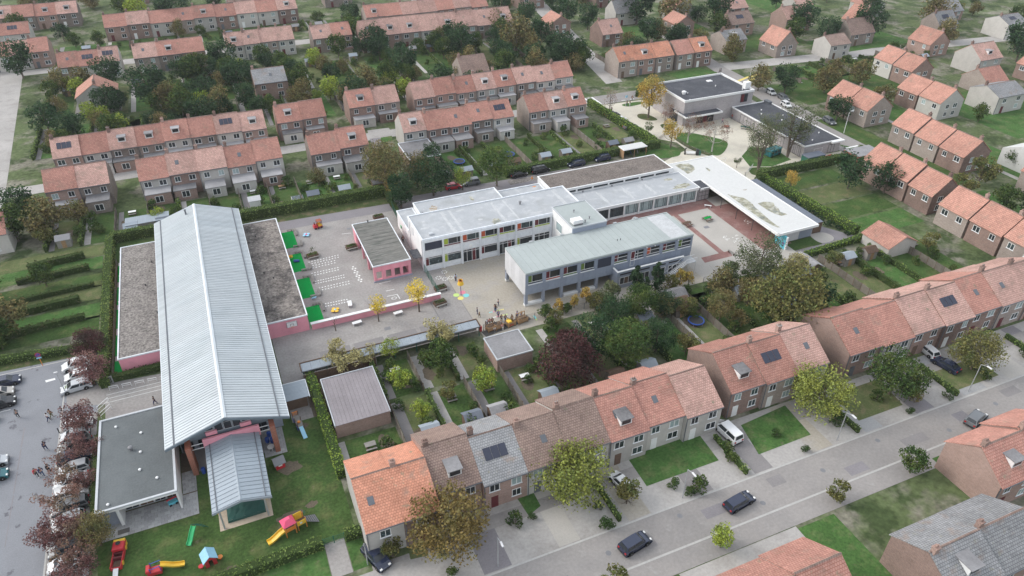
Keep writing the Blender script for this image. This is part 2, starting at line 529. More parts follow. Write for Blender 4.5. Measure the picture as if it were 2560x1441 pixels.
def piece(name, me, parent, loc, rz=0, m=None, scale=None):
    """an object sharing the mesh me, standing at a world position under an unrotated parent"""
    o = bpy.data.objects.new(name, me)
    COL.objects.link(o)
    off = ORIGIN.get(parent.name, (0, 0, 0))
    o.parent = parent
    o.location = (loc[0] - off[0], loc[1] - off[1], loc[2] - off[2])
    o.rotation_euler = (0, 0, rz)
    if scale: o.scale = scale
    ORIGIN[o.name] = tuple(loc)
    if m:
        o.material_slots[0].link = 'OBJECT'
        o.material_slots[0].material = MATS[m]
    return o


def local(name, me, parent, loc=(0, 0, 0), rz=0, m=None):
    """an object sharing the mesh me in its parent's own frame"""
    o = bpy.data.objects.new(name, me)
    COL.objects.link(o)
    o.parent = parent
    o.location = loc
    o.rotation_euler = (0, 0, rz)
    if m:
        o.material_slots[0].link = 'OBJECT'
        o.material_slots[0].material = MATS[m]
    return o


KIDS = {}


def copy_tree(o, parent=None):
    c = o.copy()
    COL.objects.link(c)
    if parent: c.parent = parent
    for ch in o.children: copy_tree(ch, c)
    return c


def dup(root, loc, rz, label, group=None, scale=None):
    c = copy_tree(root)
    c.location = tuple(loc) + (0,) * (3 - len(loc))
    c.rotation_euler = (0, 0, rz)
    c['label'] = label
    if group: c['group'] = group
    if scale: c.scale = scale
    return c


def recolour(root, slot_from, to):
    for o in [root] + list(root.children_recursive):
        for s in o.material_slots:
            if s.material and s.material.name == slot_from:
                s.link = 'OBJECT'
                s.material = MATS[to]


ORD = ['first', 'second', 'third', 'fourth', 'fifth', 'sixth', 'seventh', 'eighth', 'ninth', 'tenth', 'eleventh', 'twelfth', 'thirteenth',
       'fourteenth', 'fifteenth', 'sixteenth', 'seventeenth', 'eighteenth', 'nineteenth', 'twentieth', 'twenty-first', 'twenty-second']


def rough_blob(cx, cy, rx, ry, rg, n=26, jag=.25, rz=0):
    pts = []
    for k in range(n):
        t = 2 * PI * k / n
        q = 1 + jag * rg.uniform(-1, .6)
        x, y = rx * q * math.cos(t), ry * q * math.sin(t)
        pts.append((cx + x * math.cos(rz) - y * math.sin(rz), cy + x * math.sin(rz) + y * math.cos(rz)))
    return pts

# ================================================================ ground, roads, pavements
def rect(x0, x1, y0, y1): return [(x0, y0), (x1, y0), (x1, y1), (x0, y1)]


def patch(name, m, polys, z):
    mb = MB()
    for p in polys: mb.sheet(p, z)
    return struct(mb, name, m)


struct(MB().sheet(rect(-900, 1100, -120, 1900), -.02), 'ground', 'ground_green')
# streets of the town
patch('road', 'street_far', [rect(-70, 150, 44.5, 56.5)], 0)                       # street south of the school
patch('road', 'street', [rect(5.6, 20, 56.5, 57.2)], .004)
patch('road', 'street', [[(152, 60), (157.2, 60), (163.5, 198), (172, 260), (166, 260), (157.6, 198), (150.5, 128)]], .004)   # street east of the library
patch('road', 'street', [[(100, 184.6), (158, 183.4), (158.4, 190.5), (100, 191.6)]], 0)
patch('road', 'street_far', [rect(-60, 100, 185.5, 190.5)], 0)
patch('road', 'street_far', [rect(-62, 118, 281, 287)], -.004)
patch('road', 'street_far', [[(-52, 120), (-45, 120), (-58, 330), (-68, 330)]], .004)
patch('road', 'street_far', [[(163, 196), (330, 178), (332, 184), (164, 203)]], .008)
patch('road', 'street_far', [[(118, 200), (124, 200), (150, 330), (142, 330)]], .008)
patch('pavement', 'street', [rect(-14, 150, 41.5, 44.5), rect(15, 150, 56.5, 58.5)], .008)
patch('road_marking', 'mark_yellow', [[(157.18, 185.86), (164.31, 188.30), (169.63, 189.07), (168.10, 187.97), (162.82, 186.80), (157.30, 184.56)], [(157.29, 181.69), (160.39, 184.48), (165.24, 186.61), (165.21, 185.35), (161.08, 182.93), (157.88, 180.63)]], .02)
for k in range(4):
    x0 = 104.0 + k * 1.25
    patch('road_marking', 'mark_white', [rect(x0, x0 + .6, 184.9, 191.2)], .012)
patch('road_marking', 'mark_white', [rect(109 + k * 3, 110.4 + k * 3, 184.95, 185.2) for k in range(5)], .012)
patch('road_marking', 'mark_white', [rect(151.5, 156.5, 131.2, 131.8)], .012)
# school grounds
patch('pavement', 'paving_grey', [[(0.6, 108), (0.6, 86), (4.5, 86), (4.5, 96.2), (34.8, 96.2), (34.8, 118.2), (35.5, 137.6), (32.4, 145.6), (7.2, 147)]], .004)
patch('pavement', 'paving_beige', [[(34.8, 93.5), (82.5, 93.5), (82.5, 118.3), (34.8, 118.3)]], .008)
patch('pavement', 'paving_court', [[(81, 90), (104.5, 90), (104.5, 122.2), (66, 122.2), (66, 109), (81, 109)]], .012)
patch('pavement', 'paving_red', [rect(66.5, 101, 118.1, 122), rect(98.7, 106, 98.4, 118.1)], .016)
patch('pavement', 'paving_red', [[(89.6, 118.1), (90.8, 118.1), (90.7, 101), (92, 101), (91.4, 99.1), (84.6, 99.1), (85, 101), (89.4, 101)]], .016)
patch('pavement', 'paving_dark', [rect(x, x + 5.2, 96.6, 101.2) for x in (7.5, 13.4, 19.3, 25.2)], .008)
patch('path', 'asphalt_path', [[(7.3, 145.6), (32.5, 144.8), (32.5, 148.4), (7.3, 149.4)]], .012)
patch('grass', 'grass_strip', [rect(.4, 32.4, 148.6, 152.4)], .006)
patch('road', 'asphalt_path', [[(32.6, 137.5), (66, 137.5), (66, 139), (98, 139), (98, 148.5), (32.6, 150)]], .004)
patch('pavement', 'gravel', [rect(62, 98, 146.2, 148.6)], .008)
patch('pavement', 'plaza_cream', [[(96.5, 134), (112, 134), (112.4, 122.5), (118, 124.5), (140, 127), (149, 124.8), (150.5, 130.5), (137, 131), (137, 161), (121, 161), (121, 183.2), (104.6, 184.4), (105.2, 174), (106.3, 160), (113, 152), (112.6, 147), (98, 141)]], .012)
patch('pavement', 'street', [rect(149.6, 152.2, 129, 184)], .012)
# lawns around the library
def blob(pts, n=6):
    """smooth closed outline through the points"""
    out = []
    L = len(pts)
    for i in range(L):
        p0, p1, p2, p3 = (Vector((*pts[(i + k - 1) % L], 0)) for k in range(4))
        for s in range(n):
            t = s / n
            q = .5 * ((2 * p1) + (p2 - p0) * t + (2 * p0 - 5 * p1 + 4 * p2 - p3) * t * t + (3 * p1 - p0 - 3 * p2 + p3) * t ** 3)
            out.append((q.x, q.y))
    return out


patch('lawn', 'lawn_bright', [[(98.5, 150.6), (106.4, 158.9)] + blob([(109.6, 150.8), (110.9, 147.6), (108.5, 144.6), (104, 145.6)])[2:16] + [(98.5, 146.5)]], .016)
patch('lawn', 'lawn_bright', [blob([(116, 156.3), (119.5, 156.6), (124.5, 150.5), (125.4, 146.4), (120, 141.4), (117, 141.6), (115.3, 148), (114.4, 153)])], .016)
patch('lawn', 'grass_strip', [blob([(113.6, 154.3), (114.9, 154.4), (115.2, 148), (117, 141.7), (115.8, 141.5), (113.8, 147)])], .02)
patch('lawn', 'grass_strip', [blob([(113.9, 173.6), (116.3, 172.7), (117, 168), (114.3, 168.1), (112.6, 171)])], .016)
patch('lawn', 'grass_strip', [blob([(115.4, 164), (117.6, 164.2), (117.6, 160.4), (115, 160.5)])], .016)
patch('lawn', 'lawn_bright', [blob([(113.6, 182.2), (119.4, 182.4), (120.3, 180.6), (114.5, 180)])], .016)
patch('lawn', 'lawn_bright', [[(105.3, 181.5), (108.5, 180.5), (108.2, 175), (105.9, 175.2)]], .016)
patch('lawn', 'lawn_bright', [[(129.5, 142.2), (134.5, 137.8), (134, 131.4), (126.7, 130), (121.6, 132.2), (123.5, 138)]], .016)
patch('lawn', 'lawn', [blob([(121.3, 131.5), (126.3, 129.6), (124.3, 127.2), (119.9, 127.6), (119.4, 129.3)])], .016)
patch('lawn', 'lawn_bright', [[(150.6, 136.5), (155.3, 130), (150.8, 127.6), (149.5, 130.3)]], .008)
patch('lawn', 'lawn_bright', [[(140.90, 200.58), (154.34, 202.87), (157.93, 195.44), (142.85, 194.14)]], .016)
patch('path', 'slab_grey', [rect(149.9, 151.7, 60, 128)], .004)
# front of the white wing
patch('lawn', 'lawn', [rect(104, 111.8, 95.8, 99)], .008)
patch('path', 'asphalt_path', [[(111.8, 99.6), (119.6, 122), (117, 122), (112.4, 122), (112, 121), (115.2, 104), (121.5, 94), (103, 94), (103.4, 95.6), (111.8, 95.6)]], .004)
patch('pavement', 'paving_court', [blob([(111.7, 96.2), (111.9, 99.4), (115.2, 99.3), (116, 97.2), (114.5, 95.8)])], .012)
# car park
patch('road', 'asphalt', [[(-70, 55), (-26.6, 55), (-26.6, 104.2), (-26.4, 107.6), (-27, 115.6), (-42, 117.2), (-70, 117.6)]], .004)
patch('pavement', 'paving_grey', [[(-31.4, 107.2), (-17, 105.8), (-15.2, 105.8), (-15.2, 93.8), (-25.3, 93.8), (-25.6, 101.5), (-31, 103)]], .008)
patch('pavement', 'paving_grey', [rect(-31.2, -26.6, 107.9, 115.6)], .008)
patch('pavement', 'paving_grey', [rect(-31.6, -26.6, 70, 100.2)], .008)
patch('kerb', 'kerb', [rect(-31.75, -31.55, 55, 107.2), rect(-41.8, -31.1, 115.5, 115.7), rect(-31.2, -31.05, 107.9, 115.6)], .016)
patch('lawn', 'grass_strip', [[(-70, 117.9), (-27, 115.8), (-27, 117.6), (-70, 120.4)]], .008)
patch('road_marking', 'mark_white', [[(-34.70, 111.33), (-33.31, 111.37), (-33.16, 110.88), (-34.54, 110.74)]] + [rect(-43.8, -39, y - .06, y + .06) for y in (113.6, 111, 108.4, 105.9)]
      + [rect(-31, -27, y - .05, y + .05) for y in (110.2, 112.6)], .012)
for k in range(5):
    y = 78 + k * 4.6
    patch('road_marking', 'asphalt_path', [rect(-36.6 - .02 * k, -36.5, y, y + 4.3)], .012)
# school garden, patio and front yard
patch('lawn', 'lawn', [[(-25.6, 62.8), (5, 62.8), (5, 96), (-13.6, 96), (-25.6, 76)]], -.004)
patch('lawn', 'lawn_bright', [rect(-30, .7, 57.4, 62.2), rect(3.4, 5.4, 57.4, 62.2)], .004)
patch('path', 'paving_grey', [[(.8, 57.3), (3.3, 57.3), (3.3, 62.6), (.8, 62.6)]], .008)
patch('lawn', 'lawn', [[(-25.2, 107.9), (-25.2, 154), (-15, 154), (-15, 107.9)]], .004)
patch('pavement', 'soil', [rect(3.8, 6.5, 86, 95)], .008)
patch('pavement', 'sand', [rect(-11.2, -4.5, 69.8, 82.4)], .012)
for cx, cy, rx, ry in ((-1.3, 77.3, 1.8, 1.3), (0.5, 69.6, .9, .6), (-3.6, 67.3, .7, .4), (2.2, 84.8, .7, .5), (-10.6, 63.6, .9, .5), (-14, 62.8, 1.5, .6), (-2.4, 68.8, 1.8, .7)):
    patch('soil', 'soil', [rough_blob(cx, cy, rx, ry, rnd, 18)], .012)
patch('manhole', 'plastic_grey', [rect(66.2 + 26.6, 94, 110.5, 111.4), rect(19.4, 20.5, 102.6, 103.5), rect(21, 21.9, 140.3, 141)], .02)
patch('pavement_joint', 'paving_dark', [rect(29.3, 29.5, 97, 117), rect(34.72, 34.88, 96.2, 118)], .014)


def slabs(parent, x0, x1, y0, y1, w=.8, h=.5, budget=[300]):
    """concrete slabs laid in half bond, each its own piece while they last; the rest joined"""
    rest = MB()
    r = 0
    y = y0
    while y + h <= y1 + .01:
        x = x0 - (w / 2 if r % 2 else 0)
        while x < x1 - .05:
            a, b = max(x, x0), min(x + w, x1)
            if b - a > .1:
                full = abs(b - a - w) < .02
                zt = .055 + rnd.uniform(-.004, .004)
                if full and budget[0] > 0:
                    piece('paving_slab', SLAB, parent, (a, y, zt - .05), 0)
                    budget[0] -= 1
                else:
                    rest.box(a + .01, b - .01, y + .01, y + h - .01, 0, zt)
            x += w
        y += h
        r += 1
    if rest.v: tag(rest.build('cut_slabs', 'slab_grey', parent), kind='stuff')


SLAB = MB().bbox(.01, .79, .01, .49, 0, .05, .008).mesh('paving_slab', 'slab_grey')
patio = MB().box(-25.4, -13.5, 73.9, 78.1, -.01, .03).box(-15.35, -13.5, 78.1, 86, -.01, .03).box(-4.1, -1, 80.4, 86, -.01, .03)
patio = struct(patio, 'patio', 'soil')
slabs(patio, -25.4, -13.5, 73.9, 78.1)
slabs(patio, -15.35, -13.5, 78.1, 82.4)
slabs(patio, -4.1, -1, 80.4, 86)
patch('pavement', 'paving_dark', [rect(-13.5, -4.1, 81.5, 86.4)], .016)

# ================================================================ school buildings
def fbox(mb, face, u0, u1, d0, d1, z0, z1, plane):
    """box on a facade: u along it, d in depth behind the plane (negative = proud)"""
    if face == '-y': mb.box(u0, u1, plane + d0, plane + d1, z0, z1)
    elif face == '-x': mb.box(plane + d0, plane + d1, u0, u1, z0, z1)
    elif face == '+x': mb.box(plane - d1, plane - d0, u0, u1, z0, z1)
    else: mb.box(u0, u1, plane - d1, plane - d0, z0, z1)
    return mb


def window(parent, u0, u1, z0, z1, plane, face='-y', frame='trim_white', glass='glass', mull=(), trans=(), panel=None, low=None, fw=.07, depth=.12, name='window', bar=None):
    """frame with panes; mull / trans = fractions where bars stand; panel = (f0, f1, material); low = (height, material)"""
    mb, br = MB(), MB()
    zl = z0 + (low[0] if low else 0)
    fbox(mb, face, u0, u1, 0, depth, z0, z0 + fw, plane)
    fbox(mb, face, u0, u1, 0, depth, z1 - fw, z1, plane)
    fbox(mb, face, u0, u0 + fw, 0, depth, z0 + fw, z1 - fw, plane)
    fbox(mb, face, u1 - fw, u1, 0, depth, z0 + fw, z1 - fw, plane)
    for m in mull:
        u = u0 + (u1 - u0) * m
        fbox(br, face, u - fw * .45, u + fw * .45, .005, depth - .005, zl + fw * .45 if low else z0 + fw, z1 - fw, plane)
    for m in trans:
        z = z0 + (z1 - z0) * m
        fbox(br, face, u0 + fw, u1 - fw, .008, depth - .008, z - fw * .45, z + fw * .45, plane)
    if low: fbox(br, face, u0 + fw, u1 - fw, .008, depth - .008, zl - fw * .45, zl + fw * .45, plane)
    w = mb.build(name, frame, parent)
    if br.v: br.build('glazing_bar', bar or frame, w)
    p = MB()
    fbox(p, face, u0 + fw * .5, u1 - fw * .5, depth * .55, depth * .75, z0 + fw * .5, z1 - fw * .5, plane)
    p.build('pane', glass, w)
    if panel:
        q = MB()
        a, b = u0 + (u1 - u0) * panel[0], u0 + (u1 - u0) * panel[1]
        fbox(q, face, a + fw, b - fw * .4, depth * .35, depth * .5, zl + fw, z1 - fw, plane)
        q.build('coloured_panel', panel[2], w)
    if low:
        q = MB()
        fbox(q, face, u0 + fw, u1 - fw, depth * .32, depth * .5, z0 + fw, zl - fw * .45, plane)
        q.build('lower_panel', low[1], w)
    return w


def parapet(parent, x0, x1, y0, y1, zt, roofm, trimm, t=.22, h=.22, name='roof_edge'):
    MB().box(x0 + .05, x1 - .05, y0 + .05, y1 - .05, zt - h - .15, zt - h).build('flat_roof', roofm, parent)
    mb = MB()
    mb.box(x0, x1, y0, y0 + t, zt - h - .12, zt).box(x0, x1, y1 - t, y1, zt - h - .12, zt)
    mb.box(x0, x0 + t, y0 + t, y1 - t, zt - h - .12, zt).box(x1 - t, x1, y0 + t, y1 - t, zt - h - .12, zt)
    return mb.build(name, trimm, parent)


def stain(parent, m, pts, z, name='roof_stain'):
    return MB().sheet(pts, z).build(name, m, parent)


# ---------------------------------------------------------------- sports hall with the standing-seam roof
hall = thing('sports_hall', 'long hall under a pale standing-seam metal gable roof', 'building', (-7.8, 114, 0))
RX, RZ, EZ = -7.85, 8.8, 6.0
def roof_z(x): return RZ - abs(x - RX) * (RZ - EZ) / 8.15
MB().prism_y([(-15, 0), (-.7, 0), (-.7, roof_z(-.7) - .3), (RX, RZ - .3), (-15, roof_z(-15) - .3)], 86, 146.6).build('wall', 'concrete_grey', hall)
MB().prism_y([(-15.2, 4.9), (-.5, 4.9), (-.5, roof_z(-.5) - .2), (RX, RZ - .2), (-15.2, roof_z(-15.2) - .2)], 82.9, 83.2).build('gable_wall', 'slate_blue', hall)
MB().prism_y([(-15.9, EZ - .12), (RX, RZ - .12), (.2, EZ - .12), (.2, EZ - .02), (RX, RZ - .02), (-15.9, EZ - .02)], 81.05, 147.35).build('roof_deck', 'roof_metal_dull', hall)
def seam_panel(sx, run, rise, pitch=.75):
    """one pan of the metal roof with its upstanding seam: from the ridge (0, 0) down along sx"""
    mb = MB()
    n = Vector((sx * rise, 0, run)).normalized()
    g = .018
    def p(t, y, h): return (sx * run * t + n.x * h, y, -rise * t + n.z * h)
    mb.add([p(0, g, 0), p(1, g, 0), p(1, pitch - g, 0), p(0, pitch - g, 0), p(0, g, .05), p(1, g, .05), p(1, pitch - g, .05), p(0, pitch - g, .05)],
           [(0, 3, 2, 1), (4, 5, 6, 7), (0, 1, 5, 4), (1, 2, 6, 5), (2, 3, 7, 6), (3, 0, 4, 7)])
    mb.add([p(0, g, .05), p(1, g, .05), p(1, g + .04, .05), p(0, g + .04, .05), p(0, g, .1), p(1, g, .1), p(1, g + .035, .1), p(0, g + .035, .1)],
           [(4, 5, 6, 7), (0, 1, 5, 4), (1, 2, 6, 5), (2, 3, 7, 6)])
    if sx < 0: mb.f = [f[::-1] for f in mb.f]
    return mb
for sx in (-1, 1):
    me = seam_panel(sx, 8.15, 2.8, .552).mesh('roof_panel', 'roof_metal')
    for k in range(120):
        piece('roof_panel', me, hall, (RX, 81.12 + k * .5523, RZ + .0))
    xg = RX + sx * 6.95
    MB().box(xg - .09, xg + .09, 81.1, 147.3, roof_z(xg) - .02, roof_z(xg) + .16).build('roof_gutter', 'gutter_dark', hall)
    xe = RX + sx * 8.18
    MB().box(xe - .06, xe + .06, 81.05, 147.35, EZ - .2, EZ + .06).build('eave_trim', 'metal_ridge', hall)
MB().prism_y([(RX - .28, RZ + .02), (RX - .28, RZ + .06), (RX, RZ + .2), (RX + .28, RZ + .06), (RX + .28, RZ + .02), (RX, RZ + .12)], 81.08, 147.32).build('ridge_cap', 'metal_ridge', hall)
for y in (81.0, 147.4):
    MB().prism_y([(-16.05, EZ - .32), (RX, RZ - .32), (.35, EZ - .32), (.35, EZ + .05), (RX, RZ + .05), (-16.05, EZ + .05)], y - .06, y + .06).build('gable_fascia', 'slate_blue', hall)
MB().lathe([(.16, 7.6), (.16, 9.2), (.22, 9.2), (.22, 9.35)], -9.6, 144.5, 8).build('flue_pipe', 'gutter_dark', hall)
for x0, x1 in ((-10.9, -9.75), (-9.65, -8.5), (-7.2, -6.05), (-5.95, -4.8)):
    xm = max(abs(x0 - RX), abs(x1 - RX))
    zt = RZ - .5 - xm * .3436
    window(hall, x0, x1, 5.75 if x0 in (-10.9, -5.95) else 5.25, zt, 82.82, frame='trim_grey', fw=.05, depth=.1)
window(hall, -8.4, -7.3, 5.25, 7.9, 82.82, frame='trim_grey', fw=.06, depth=.1, trans=(.5,))
for x0, x1 in ((-10.9, -9.4), (-6.3, -4.8)):
    MB().box(x0, x1, 82.6, 82.88, 5.05, 5.7).build('pink_panel', 'plaster_pink', hall)
MB().box(-11.5, -3.9, 82.1, 82.4, 3.1, 5.0).build('pink_fascia', 'plaster_pink', hall)
MB().box(-14.6, -1.1, 82.92, 83.18, 4.55, 4.9).build('beam', 'slate_blue', hall)
for x in (-13.4, -2.2):
    MB().box(x - .35, x + .35, 80.9, 83, 0, 5.2).build('brick_pier', 'brick_red', hall)
for x0, x1 in ((-13.05, -11.5), (-3.9, -2.55)):
    MB().tube([(x0, 82.2, 3.6), (x1, 82.2, 3.6)], .06, 6).build('tie_beam', 'trim_white', hall)
    MB().tube([(x0, 82.2, 4.4), (x1, 82.2, 4.4)], .06, 6).build('tie_beam', 'trim_white', hall)
for x0, x1 in ((-14.9, -13.2), (-12.6, -10.4), (-10, -7.8), (-7.4, -5.2), (-4.6, -2.9)):
    window(hall, x0, x1, .1, 2.7, 85.85, frame='slate_blue', mull=(.5,))

# small gabled shelter in front of the hall
shel = thing('play_shelter', 'small gabled metal roof shelter over the covered sandbox', 'shelter', (-7.75, 76.5, 0))
CRZ, CEZ = 4.65, 3.72
MB().prism_y([(-11.35, CEZ - .16), (-7.75, CRZ - .16), (-4.15, CEZ - .16), (-4.15, CEZ - .03), (-7.75, CRZ - .03), (-11.35, CEZ - .03)], 69.9, 82.05).build('roof_deck', 'roof_metal_dull', shel)
for sx in (-1, 1):
    me = seam_panel(sx, 3.65, .94, .72).mesh('roof_panel', 'roof_metal_dull')
    for k in range(17):
        piece('roof_panel', me, shel, (-7.75, 69.85 + k * .72, CRZ))
    MB().box(-7.75 + sx * 3.0 - .06, -7.75 + sx * 3.0 + .06, 69.85, 82.05, CRZ - .78, CRZ - .62).build('roof_gutter', 'gutter_dark', shel)
MB().prism_y([(-7.97, CRZ - .02), (-7.75, CRZ + .11), (-7.53, CRZ - .02), (-7.75, CRZ + .04)], 69.8, 82.05).build('ridge_cap', 'roof_metal_dull', shel)
MB().prism_y([(-11.45, CEZ - .36), (-7.75, CRZ - .36), (-4.05, CEZ - .36), (-4.05, CEZ + .02), (-7.75, CRZ + .02), (-11.45, CEZ + .02)], 69.7, 69.84).build('gable_fascia', 'roof_metal_dull', shel)
MB().prism_y([(-10.9, CEZ - .75), (-7.75, CRZ - .6), (-4.6, CEZ - .75), (-4.6, CEZ - .4), (-7.75, CRZ - .3), (-10.9, CEZ - .4)], 70.1, 70.25).build('gable_board', 'paint_yellow', shel)
for x in (-10.6, -5.05):
    for y in (70.05, 76, 81.5):
        MB().box(x - .1, x + .1, y - .1, y + .1, 0, roof_z(RX) - 8.8 + CRZ - abs(x + 7.75) * .2575 - .1).build('post', 'steel', shel)
cover = MB()
g = 9
gz = lambda i, j: .34 + .12 * math.sin(i * 1.9 + j) * math.cos(j * 1.3)
for i in range(g):
    for j in range(g):
        def q(a, b): return (-10.1 + 4.8 * a / g, 70.8 + 6.4 * b / g, gz(a, b))
        cover.quad(q(i, j), q(i + 1, j), q(i + 1, j + 1), q(i, j + 1))
cover.box(-10.1, -5.3, 70.72, 70.8, 0, .4)
tag(cover.build('sandbox_cover', 'net_green', None), 'dark green net stretched over the sandbox under the shelter', 'net cover')

# ---------------------------------------------------------------- pink flat-roofed wings
lw = thing('classroom_wing', 'pink flat-roofed wing between the garden hedge and the hall', 'building', (-19, 126.7, 0))
MB().box(-23, -15, 108, 145.2, 0, 3.0).build('wall', 'plaster_pink', lw)
parapet(lw, -23.1, -15, 107.9, 145.3, 3.25, 'gravel', 'concrete_white', t=.2, h=.12)
for x, y in ((-17.4, 137), (-18.6, 129), (-16.8, 119)):
    MB().lathe([(.1, 3), (.1, 3.4), (.16, 3.4), (.16, 3.48)], x, y, 8).build('roof_vent', 'plastic_black', lw)
rw = thing('classroom_wing', 'pink flat-roofed wing with mossy gravel beside the playground', 'building', (4, 126.6, 0))
MB().box(.2, 7.2, 108.05, 145.1, 0, 3.15).build('wall', 'plaster_pink', rw)
parapet(rw, .1, 7.3, 107.95, 145.2, 3.4, 'gravel_dark', 'concrete_white', t=.2, h=.12)
for x, y in ((2.3, 139), (3.5, 122), (2.1, 124.5)):
    MB().lathe([(.1, 3.2), (.1, 3.5), (.15, 3.5), (.15, 3.58)], x, y, 8).build('roof_vent', 'plastic_black', rw)
for y0 in (137.6, 127.9, 118.2, 108.4):
    window(rw, y0 + .5, y0 + 5.5, .2, 2.5, 7.2, '+x', frame='trim_grey', mull=(.33, .66), depth=.1)
bb = thing('basketball_backboard', 'white basketball backboard fixed on the pink end wall', 'backboard', (4.4, 107.7, 2.4))
MB().box(3.5, 5.3, 107.72, 107.8, 1.75, 2.85).build('board', 'trim_white', bb)
MB().box(4.1, 4.16, 107.68, 107.72, 1.95, 2.4).box(4.64, 4.7, 107.68, 107.72, 1.95, 2.4).box(4.16, 4.64, 107.68, 107.72, 2.34, 2.4).box(3.5, 3.56, 107.68, 107.72, 1.75, 2.85).box(5.24, 5.3, 107.68, 107.72, 1.75, 2.85).box(3.56, 5.24, 107.68, 107.72, 2.79, 2.85).build('painted_square', 'plastic_grey', bb)
MB().tube([(4.4 + .22 * math.cos(t * PI / 6), 107.42 + .22 * math.sin(t * PI / 6), 1.9) for t in range(13)], .02, 5).tube([(4.4, 107.64, 1.9), (4.4, 107.72, 1.9)], .03, 5).build('hoop', 'paint_orange', bb)
gutt = MB()
for y in (143.8, 134.5, 125.5, 116):
    gutt.box(-23.25, -23.1, y, y + .15, .1, 3.1)
gutt.build('downpipe', 'steel', lw)

# ---------------------------------------------------------------- grey flat annex beside the car park
an = thing('nursery_annex', 'low annex with dark bitumen roof dotted with white vents', 'building', (-20, 84.5, 0))
MB().box(-25, -15.45, 78.2, 93.4, 0, 3.3).build('wall', 'wall_white', an)
MB().box(-15.65, -15.4, 75.7, 78.2, 0, 3.3).box(-22.9, -22.5, 75.75, 78.2, 0, 3.3).build('side_wall', 'wall_white', an)
MB().box(-25, -22.9, 76.3, 78.2, 0, 3.3).build('store', 'concrete_grey', an)
parapet(an, -25.15, -15.35, 75.6, 93.5, 3.62, 'roof_annex', 'trim_grey', t=.3, h=.14)
MB().box(-25.1, -15.4, 75.66, 75.9, 3.05, 3.34).build('fascia', 'trim_white', an)
for k, (a, b) in enumerate(((-22.4, -20.7), (-20.6, -18.9), (-18.8, -17.4), (-17.3, -15.8))):
    window(an, a, b, .15, 2.9, 78.06, frame='trim_grey', mull=(.5,), glass='glass', panel=(0, 1, 'timber_dark') if k in (1, 3) else None)
for x, y in ((-22.9, 91.2), (-19.6, 88.6), (-19.7, 84.7), (-19.8, 81.3), (-17.7, 78.9), (-23.6, 76.6)):
    MB().lathe([(.13, 3.46), (.13, 3.6), (.2, 3.62), (.18, 3.72), (.06, 3.78)], x, y, 10).build('roof_vent', 'trim_white', an)
MB().lathe([(.2, 3.46), (.2, 3.85), (.32, 3.86), (.32, 4.1), (.1, 4.2)], -20.9, 85.7, 10).build('roof_fan', 'plastic_grey', an)

# ---------------------------------------------------------------- open pink pavilion
pv = thing('playground_pavilion', 'open pink playground pavilion with mossy ribbed flat roof', 'pavilion', (25.2, 127, 0))
MB().box(21.5, 28.9, 118.1, 118.5, 0, .5).box(21.5, 28.9, 118.1, 118.5, 2.25, 3.45).box(21.5, 22, 118.1, 118.5, .5, 2.25).box(28.35, 28.9, 118.1, 118.5, .5, 2.25) \
    .box(23.1, 23.85, 118.1, 118.5, .5, 2.25).box(24.95, 25.6, 118.1, 118.5, .5, 2.25).box(26.7, 27.25, 118.1, 118.5, .5, 2.25).build('front_wall', 'plaster_pink', pv)
MB().box(21.3, 29.1, 117.95, 118.1, 0, .28).build('plinth', 'concrete_grey', pv)
for k in range(3):
    MB().box(22.7 + 1.85 * k + .35, 22.7 + 1.85 * k + .5, 118.02, 118.1, 1.7, 3.45).build('downpipe', 'plaster_pink', pv)
MB().box(28.5, 28.9, 118.5, 135.6, 0, 3.45).box(21.5, 28.5, 135.2, 135.6, 0, 3.45).build('back_wall', 'plaster_pink', pv)
for y in (123, 127.4, 131.8):
    MB().box(21.5, 21.9, y, y + .4, 0, 3.45).build('post', 'plaster_pink', pv)
MB().box(21.5, 21.9, 118.5, 135.2, 3.1, 3.45).build('beam', 'plaster_pink', pv)
MB().box(21.5, 28.5, 133, 135.2, 0, 3.1).build('store_or_shade_fill', 'plaster_pink', pv)
parapet(pv, 21.4, 29, 118, 135.7, 3.72, 'roof_pavilion', 'concrete_white', t=.16, h=.14)
sheets = MB().box(21.62, 28.85, 118.2, 119.2, 3.585, 3.6)
me = MB().bbox(0, 7.1, 0, 1.38, 0, .035, .02).mesh('roof_sheet', 'roof_pavilion')
for k in range(12):
    piece('roof_sheet', me, pv, (21.65, 118.25 + k * 1.43, 3.585))
MB().lathe([(.12, 3.6), (.12, 3.95), (.18, 3.95), (.18, 4.05)], 24.8, 135.45, 8).build('roof_vent', 'plastic_black', pv)

# ---------------------------------------------------------------- white two-storey classroom block
wb = thing('classroom_block', 'white two-storey block with grey coated roof and coloured window panels', 'building', (49, 123, 0))
MB().box(31.6, 66.6, 118.4, 128.2, 0, 7.0).build('wall', 'wall_white', wb)
parapet(wb, 31.5, 66.7, 118.05, 128.3, 7.3, 'roof_grey_coat', 'concrete_white', t=.24, h=.2)
MB().box(31.5, 59.3, 117.9, 118.4, 6.5, 7.1).build('fascia', 'concrete_white', wb)
BX = [31.72 + 3.9 * k for k in range(8)]
PIL = MB().bbox(-.17, .17, -.22, .4, 0, 6.5, .01).mesh('pillar', 'concrete_white')
for x in BX: piece('pillar', PIL, wb, (x, 118.0, 0))
MB().box(31.5, 31.9, 117.95, 118.4, 0, 6.5).build('corner_pier', 'concrete_white', wb)
up = [('blind_navy', None), ('panel_lime', 'panel_maroon'), ('panel_orange', 'panel_maroon'), ('panel_orange', 'panel_lime'), ('panel_maroon', 'panel_lime'), ('panel_orange', 'panel_maroon'), ('panel_maroon', 'panel_lime')]
lo = ['panel_maroon', 'panel_lime', 'door', 'panel_maroon', 'door', 'panel_lime', 'mid']
